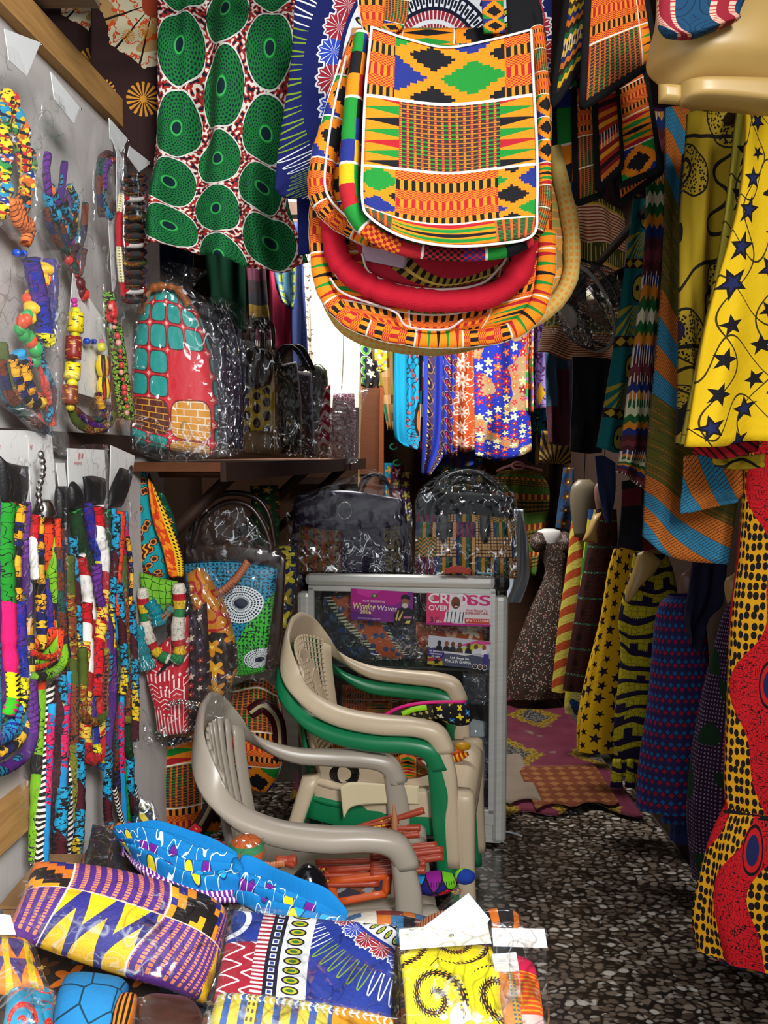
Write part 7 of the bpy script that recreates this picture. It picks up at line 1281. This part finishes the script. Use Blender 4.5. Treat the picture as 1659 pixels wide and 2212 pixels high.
ydr = mdress('yellow dress with jagged dark purple bands and a split hem', [(1405, 1195, 36), (1408, 1250, 50), (1400, 1330, 62), (1392, 1420, 50), (1384, 1560, 56), (1374, 1640, 46), (1372, 1668, 50)], 2.9, M('yellow_spike_print', spiky), seed=5, amp=.03)
for k, (x0, x1) in enumerate(((1318, 1346), (1350, 1372), (1374, 1404))):
    part('hem_tab', slab([[(x0 + 6, 1640), (x1 - 4, 1640)], [(x0, 1700), (x1, 1704)]], 2.84, nu=8, nv=10, pil=.01), M('yellow_spike_print', spiky), ydr)
mdress('bright yellow dress covered with black stars', [(1352, 1185, 26), (1345, 1240, 34), (1336, 1340, 42), (1322, 1450, 54), (1312, 1550, 62), (1306, 1618, 60)], 3.2, M('yellow_black_stars', stars('#e0ac10', .052, '#181018', '#2a1838', lines=False, R=.46)), seed=6, amp=.07)
mdress('dark brown dress with eyelet squares and green glitter lines', [(1310, 1100, 22), (1302, 1180, 32), (1285, 1320, 40), (1268, 1450, 44), (1262, 1490, 44)], 3.6, M('brown_eyelet', lambda u, v: lay(C('#3a1814'), (fr(v / .11) < .08, mix(noi(u, v, 150, 1) > .6, C('#2a4a34'), C('#8ab09a'))), (hyp(fr(u / .09) - .5, (fr(v / .11) - .5)) < .14, C('#1a0c0a')))), seed=7)
mdress('orange and lime diagonal striped long dress', [(1266, 1070, 14), (1258, 1130, 24), (1252, 1220, 28), (1240, 1360, 36), (1226, 1492, 36)], 4.0, M('orange_lime_stripe', lambda u, v: mix(fr((v - u * .5) / .085 + sn(u * 40) * .05) > .5, C('#a8441c'), C('#c0b048'))), seed=8, amp=.03)
mdress('green, yellow and blue patchwork dress behind the striped one', [(1290, 1100, 18), (1285, 1200, 26), (1272, 1350, 32), (1255, 1500, 34), (1252, 1540, 30)], 3.85, M('patch_green', lambda u, v: pal(redc(vor(u, v, 11, 'F1', 1)[1]), ['#2c6a1c', '#a8a02c', '#1c3a6a', '#4a1c4a', '#b8b060', '#2a1c1c'])), seed=9)
GW = M('sequin_gown', lambda u, v: mix(wn(fl(u / .005), fl(v / .006)) > .88, mix(wn(fl(u / .005), fl(v / .006), 4.) > .9, C('#38302a'), C('#6a2c28')), C('#a09488')), rough=.4)
t = mdress('grey sequined mermaid gown with flared train on the far mannequin', [(1192, 1172, 34), (1198, 1200, 30), (1198, 1240, 22), (1185, 1310, 38), (1168, 1400, 58), (1160, 1470, 70), (1150, 1502, 66)], 4.85, GW, seed=10, folds=7, amp=.06, name='evening_gown')
for sx in (1166, 1216): part('cap_sleeve', tube([(sx, 1150), (sx + (6 if sx > 1190 else -4), 1170), (sx, 1190)], [.02, .05, .03], 10, 10, 4.83), GW, t)
mann('white glossy bust wearing the grey sequined gown', 1186, 1142, 1178, 26, 4.85, mat('white_gloss', '#cfcdc8', .25, .5), False, False)
mann('pale cream bust above the yellow star dress, in shade', 1262, 1036, 1160, 30, 3.95, CLOTHF, False)  # stands for draped cloth, shaped with the bust form
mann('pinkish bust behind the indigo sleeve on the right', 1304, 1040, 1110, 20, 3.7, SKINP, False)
mann('cream bust wearing the yellow dress with jagged purple bands', 1408, 1160, 1230, 30, 2.9, SKINM)
mann('pinkish shoulder form above the red-blue checked dress', 1500, 1230, 1330, 32, 2.6, SKINP)
mann('cream bust above the purple pinpoint dress', 1600, 1240, 1320, 34, 2.27, SKINM)
t = thing('mannequin', 'cream pointed half form jutting out over the yellow banded dress', 'mannequin', at(1362, 1300, 2.78)); part('form', slab([[(1378, 1196), (1400, 1190), (1432, 1214)], [(1368, 1230), (1390, 1235), (1410, 1242)], [(1354, 1270), (1370, 1272), (1384, 1262)], [(1350, 1300), (1356, 1302), (1362, 1296)]], 2.76, nu=20, nv=20, pil=.025, prnd=2.4), SKINM, t)
t = thing('mannequin', 'cream sickle-shaped bust edge between green cloth and dark dress', 'mannequin', at(1280, 1170, 3.5)); part('form', slab([[(1282, 1112), (1300, 1106)], [(1272, 1135), (1290, 1140)], [(1258, 1170), (1292, 1174)]], 3.5, nu=14, nv=14, pil=.03, prnd=2.4), SKINM, t)
skirt('black, red and gold patchwork blouse above the yellow banded dress', [[(1345, 1040), (1380, 1035), (1412, 1050)], [(1342, 1120), (1380, 1120), (1420, 1120)], [(1335, 1180), (1380, 1190), (1430, 1185)]], 2.75, M('black_red_patch', lambda u, v: pal(wn(fl(u / .035), fl(v / .05)), ['#100e12', '#5a1418', '#100e12', '#181420', '#6a5028', '#100e12'])), name='blouse', cat_='blouse', folds=1, amp=.006)
skirt('indigo denim sleeve hanging beside the pinkish bust', [[(1286, 985), (1305, 985), (1330, 1000)], [(1294, 1060), (1312, 1060), (1330, 1060)], [(1310, 1130), (1322, 1130)]], 3.0, M('indigo_denim', '#222a4c'), name='sleeve', cat_='shirt', folds=1, amp=.006)
skirt('frayed dark blue gauze shawl over the checked dress', [[(1500, 1200), (1540, 1190), (1570, 1210)], [(1490, 1270), (1530, 1290), (1560, 1300)], [(1482, 1330), (1500, 1360), (1530, 1340)], [(1488, 1370), (1500, 1400), (1510, 1410)]], 2.42, M('blue_gauze', '#1a1a34'), name='shawl', cat_='shawl', folds=2, amp=.01)
skirt('blue and brown patterned top hanging in the gloom left of the cream bust', [[(1218, 1010), (1240, 1010)], [(1208, 1080), (1240, 1080)], [(1200, 1140), (1230, 1150)]], 4.3, M('blue_brown', scat('#1c3a5a', ['#5a341c', '#2a1c18'], 14, 5, .5)), name='blouse', cat_='blouse', folds=1, amp=.006)
# ---------------------------------------------------------------- the far end
struct('trim_5', box(-.62, 5.60, 1.30, 1.1, 5.72, 1.34), WDK)
single('clothes_rail', tube([(-.3, 5.05, 2.58), (.4, 5.05, 2.58), (1.1, 5.05, 2.58)], .012, 8, 6), WDK, 'far clothes rail carrying the bright dresses at the back', 'rail')
def far(label, rows, m, Y=5.05, name='dress', cat_='dress', **k): return cloth_thing(name, label, cat_, rows, Y, m, group='garments at the back of the stall', **{**dict(folds=2, amp=.02, nu=30, nv=26, thick=.012), **k})
def H(x0, x1, y0, y1, sk=0, n=3): return [[(x0 + sk * 0, y0), ((x0 + x1) / 2, y0), (x1, y0)], [(x0 - sk * .5, (y0 + y1) / 2), ((x0 + x1) / 2, (y0 + y1) / 2), (x1, (y0 + y1) / 2)], [(x0 - sk, y1 - 4), ((x0 + x1) / 2, y1 + 5), (x1, y1 - 2)]]
far('turquoise satin dress with small embroidered flowers, leftmost of the bright row', [[(855, 560), (905, 560)], [(852, 760), (905, 760)], [(850, 930), (905, 940)], [(868, 962), (902, 972)]], M('turquoise_satin', lambda u, v: lay(C('#1490b8'), (btw(u, .07, .14) * (vor(u, v, 26, 'F1', .9)[0] < .22), C('#b04a50')), (btw(u, .07, .14) * (ab(noi(u, v, 26, 0) - .5) < .03), C('#1c3c50')), (hyp(u - .17, (v - .45) * .5) < .05, C('#d86a1c')), (ab(hyp(u - .17, (v - .45) * .5) - .05) < .007, C('#181818')))))
far('tan and orange pixel-patterned strip cloth beside the turquoise dress', [[(805, 560), (850, 560)], [(802, 760), (850, 760)], [(836, 930), (850, 930)]], M('pixel_tan', lambda u, v: pal(wn(fl(u / .045), fl(v / .06)), ['#c89a60', '#e0b888', '#3c8a6a', '#c89a60', '#b8a040', '#7a5a20'])), 5.2, 'cloth', 'cloth')
far('black, white and orange striped dress edge behind the turquoise one', [[(905, 560), (935, 560)], [(905, 800), (935, 800)], [(900, 980), (925, 984)]], M('bwo_stripe', lambda u, v: pal(wn(fl(u / .02), fl(v / .09)), ['#141214', '#c8c0b8', '#a84018', '#141214', '#1c6a8a'])), 5.12)
far('royal blue dress with brown paisley border panels', [[(915, 560), (975, 560)], [(915, 800), (975, 800)], [(912, 960), (965, 960)], [(910, 1025), (930, 1028)]], M('blue_paisley_border', lambda u, v: mix(btw(fr(u / .075), .3, .75), C('#23349c'), paisley('#3a2a4a', '#8a6430', '#181430')(u, v))), 5.0)
far('blue and magenta paisley dress in the middle of the bright row', H(962, 988, 560, 985, 4), M('blue_paisley_print', paisley('#2a3aa0', '#b88a5c', '#a8205c')), 4.97)
far('rust orange dress with white line flowers', H(984, 1026, 560, 972, 6), M('rust_floral', scat('#a8461c', ['#d8c0b0', '#c87a50', '#e0d0c4'], 11, 9, .5, mid='#a8461c', line='#e0c8b8')), 4.98)
far('brown-bordered blue hem below the rust floral dress', H(960, 1024, 965, 1005, 0), M('brown_border', lambda u, v: mix(fr(u / .05) > .5, C('#23349c'), C('#5a4430'))), 5.08, 'cloth', 'cloth', nv=8)
far('wide royal blue dress with cream and red flower clusters', [[(1026, 560), (1090, 560), (1150, 560)], [(1024, 760), (1090, 760), (1146, 760)], [(1026, 900), (1090, 900), (1146, 900)], [(1026, 985), (1086, 995), (1148, 975)]], M('blue_floral', scat('#1c2c9a', ['#e0d8a8', '#b81c3c', '#e06030', '#d8c88c', '#8a1830'], 20, 5, .5, bl=('#9a7e5c', 5))), 4.9)
far('lilac dress with purple scrolls and a yellow motif', [[(1148, 600), (1186, 600)], [(1148, 760), (1190, 760)], [(1146, 885), (1184, 880)]], M('lilac_scroll', lambda u, v: lay(C('#a088c8'), (ab(noi(u, v, 20, 1) - .5) < .03, C('#5a2c5c')), (ab(u - .06) + ab(v - .1) * .3 < .025, C('#e0b01c')))), 4.95)
far('orange and green beaded narrow cloth beside the lilac dress', H(1136, 1152, 640, 890, 0), M('orange_bits', lambda u, v: pal(wn(fl(u / .012), fl(v / .016)), ['#b8481c', '#d8a070', '#b8481c', '#2c8a3c', '#8a5aa0'])), 4.88, 'scarf', 'scarf', nu=10)
far('turquoise, black and green cloth peeking out under the lilac dress', H(1150, 1180, 880, 935, 0), M('turq_black', scat('#1478a0', ['#1c6a2c', '#101018', '#181c18'], 16, 5, .6)), 5.15, 'cloth', 'cloth', nv=8)
far('dark dress with yellow vertical bands under the lilac dress', H(1146, 1176, 900, 1000, 6), M('yb_band', lambda u, v: mix(fr(u / .06) > .6, C('#1c1c4a'), C('#a88a2c'))), 5.25)
far('green and blue ringed cloth hanging against the end of the white board', [[(775, 600), (800, 600)], [(777, 740), (802, 740)], [(780, 835), (800, 835)]], M('green_rings', lambda u, v: (lambda r: lay(C('#141820'), (btw(r, .22, .42), C('#5aa03c')), (btw(r, .42, .48), C('#d8dcd8')), (r < .18, C('#20306a'))))(hyp(fr(u / .06) - .5, fr(v / .07) - .5))), 4.5, 'scarf', 'scarf')
far('yellow purse with grey and orange lattice patches', [[(806, 690), (834, 690)], [(810, 780), (836, 780)], [(812, 806), (836, 800)]], M('yellow_lattice', lambda u, v: lay(C('#d8d01c'), ((ab(fr((u + v) / .05) - .5) + ab(fr((u - v) / .05) - .5)) < .42, C('#7a8a94')), ((ab(fr((u + v) / .05 + .5) - .5) + ab(fr((u - v) / .05) - .5)) < .3, C('#d8601c')))), 4.4, 'purse', 'purse', nu=12, nv=12)
far('black little purses with white and red blossoms clustered by the white board', [[(788, 770), (815, 780)], [(790, 820), (820, 822)], [(792, 858), (804, 852)]], M('black_blossom', scat('#120f12', ['#c8c0a0', '#7a1c20', '#120f12'], 20, 5, .5)), 4.38, 'purse', 'purse', nu=12, nv=12)
# lower garments at the far end
hg = thing('clothes_hanger', 'pink plastic hanger holding the kente trousers low at the back', 'hanger', at(1118, 1015, 5.3))
PK = mat('pink_plastic', '#c8888c', .4, .5)
part('shoulders', tube([(1072, 1018), (1095, 1008), (1118, 1004), (1142, 1008), (1172, 1016)], .009, 8, 20, 5.3), PK, hg)
part('ring', tube([at(1119 + 13 * math.cos(a), 1006 + 8 * math.sin(a), 5.29) for a in [i * .6283 for i in range(11)]], .008, 8, 40), PK, hg)
part('hook', tube([(1118, 998), (1117, 985), (1111, 980), (1112, 972), (1124, 970)], .005, 6, 20, 5.3), mat('grey_metal', ''), hg)
KT = M('kente_trouser', lambda u, v: lay(C('#4a6a28'), ((fr(v / .14) > .35) * (fr(u / .02) > .5), C('#a86a28')), ((fr(v / .14) > .35) * (fr(v / .02) > .6), C('#2a3018')), ((fr(v / .14) > .8), C('#8a2c1c')), ((fr(v / .14) > .8) * (fr(u / .03) > .6), C('#c8a03c'))))
far('green and gold kente trousers on the pink hanger', [[(1078, 1018), (1120, 1014), (1166, 1018)], [(1062, 1050), (1120, 1055), (1188, 1060)], [(1080, 1150), (1125, 1160), (1180, 1150)], [(1095, 1235), (1130, 1250), (1165, 1240)]], KT, 5.28, 'trousers', 'trousers', folds=3, amp=.02)
for k, (x0, x1, y0, y1, m, lb) in enumerate([(830, 852, 1000, 1075, ('#1c8ab0', ['#e0a040', '#b84a2c']), 'turquoise child-size dress low at the back behind the purple bag'), (846, 872, 1005, 1080, ('#5a1c3c', ['#c8a0a8', '#8a8a3c']), 'plum dress with white specks low at the back'), (866, 886, 1020, 1130, ('#3a1c4a', ['#a8a02c', '#c8c83c']), 'purple and yellow dress low at the back between the two wrapped bags'), (950, 1010, 1000, 1075, ('#2c7a84', ['#a8a83c', '#c8c04c']), 'teal and yellow blouse low at the back above the kente bag'), (1000, 1042, 990, 1060, ('#1c6a8a', ['#c8c82c', '#1c1c24']), 'blue and yellow blouse low at the back beside the red hanger')]):
    far(lb, H(x0, x1, y0, y1), M('low_%d' % k, scat(m[0], m[1], 14, 5, .5)), 5.35, 'dress', nu=14, nv=14, folds=1.5)
for x, y, c, lb in ((850, 965, '#2c8a6a', 'green hanger ring below the turquoise dress'), (1040, 1012, '#c84a3c', 'red hanger hook beside the teal blouse'), (858, 1000, '#2c9a6a', 'green hanger at the shoulder of the plum dress')):
    h_ = thing('clothes_hanger', lb, 'hanger', at(x, y + 8, 5.3)); part('hook', tube([at(x + 8 * math.cos(a), y + 6 * math.sin(a), 5.3) for a in [i * .6283 for i in range(9)]], .006, 6, 24), mat('h_' + c[1:], c, .4), h_)
# white board, posts and the garments beyond the shelf
WB = thing('white_board', 'sunlit white painted board with a crack, between the shelf bags and the dresses', 'board', at(720, 880, 4.6))
part('panel', qbox(at(640, 880, 4.62), at(776, 880, 4.6), at(790, 560, 4.6), at(640, 560, 4.62), .03), mat('white_paint', lambda u, v: mix(noi(u * 3, v, 5, 4), C('#e8e2d2'), C('#f4efe4')), .6), WB)
part('edge_strip', qbox(at(766, 1560, 4.59), at(776, 1560, 4.56), at(788, 560, 4.56), at(780, 560, 4.59), .03), WLT, WB)
part('crack', tube([at(738, 600, 4.585), at(742, 700, 4.585), at(741, 780, 4.585), at(738, 840, 4.585)], .003, 4, 20), mat('dark_gap', '#4a4034'), WB)
BP = thing('wooden_partition', 'upright brown plywood panel edge between the far shelf bag and the dresses', 'panel', at(800, 1020, 4.1))
part('panel', qbox(at(776, 1030, 4.1), at(820, 1030, 4.1), at(824, 838, 4.1), at(782, 838, 4.1), .02), WMD, BP); part('edging', qbox(at(818, 1030, 4.08), at(829, 1030, 4.08), at(829, 836, 4.08), at(821, 836, 4.08), .03), mat('orange_wood', wood('#7a3c1c', '#94502a'), .5), BP)
part('post', box(*at(778, 1030, 4.1)[:2] - np.array([0, 0]), 0, at(829, 1030, 4.1)[0], 4.13, 1.40), WMD, BP)
G2 = 'garments hanging beyond the shelf'
def beyond(lb, rows, m, Y=4.1, name='garment', cat_='garment', **k): return cloth_thing(name, lb, cat_, rows, Y, m, group=G2, **{**dict(folds=2, amp=.02, nu=24, nv=20, thick=.012), **k})
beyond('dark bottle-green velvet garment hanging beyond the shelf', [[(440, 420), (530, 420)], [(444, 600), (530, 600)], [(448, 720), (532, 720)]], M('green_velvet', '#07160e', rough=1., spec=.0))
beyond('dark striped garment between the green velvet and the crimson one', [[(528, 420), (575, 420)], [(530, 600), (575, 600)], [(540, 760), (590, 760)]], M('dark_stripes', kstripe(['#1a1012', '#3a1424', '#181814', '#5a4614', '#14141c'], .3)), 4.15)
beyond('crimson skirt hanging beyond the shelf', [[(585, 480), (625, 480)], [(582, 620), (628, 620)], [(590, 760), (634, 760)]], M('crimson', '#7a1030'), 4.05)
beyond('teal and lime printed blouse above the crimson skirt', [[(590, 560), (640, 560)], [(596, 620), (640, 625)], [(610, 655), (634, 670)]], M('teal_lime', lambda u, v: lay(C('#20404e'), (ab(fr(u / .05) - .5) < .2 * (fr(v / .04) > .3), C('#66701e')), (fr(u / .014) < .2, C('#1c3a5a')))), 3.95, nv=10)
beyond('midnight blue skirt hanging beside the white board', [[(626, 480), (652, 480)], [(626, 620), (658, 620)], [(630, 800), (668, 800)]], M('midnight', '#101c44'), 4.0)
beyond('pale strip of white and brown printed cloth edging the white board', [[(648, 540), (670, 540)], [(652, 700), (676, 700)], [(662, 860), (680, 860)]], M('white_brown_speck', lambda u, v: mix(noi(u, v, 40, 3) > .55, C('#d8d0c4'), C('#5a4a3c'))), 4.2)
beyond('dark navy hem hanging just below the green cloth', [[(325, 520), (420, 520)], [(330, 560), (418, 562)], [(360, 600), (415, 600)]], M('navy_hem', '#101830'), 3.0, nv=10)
single('clothes_rail', tube([(-1.2, 4.1, 2.6), (-.7, 4.1, 2.6), (-.32, 4.1, 2.6)], .012, 8, 4), WDK, 'dark rail above the garments beyond the wall shelf', 'rail')
t = thing('power_cable', 'thin pale cable on the floor by the case foot', 'cable', at(1100, 1800, 3.3)); part('cord', tube([at_z(1086, 1795, .035), at_z(1110, 1800, .035), at_z(1128, 1806, .035)], .004, 6, 12), mat('pale_cable', '#b0b8c0', .4), t)
bpy.context.view_layer.update()
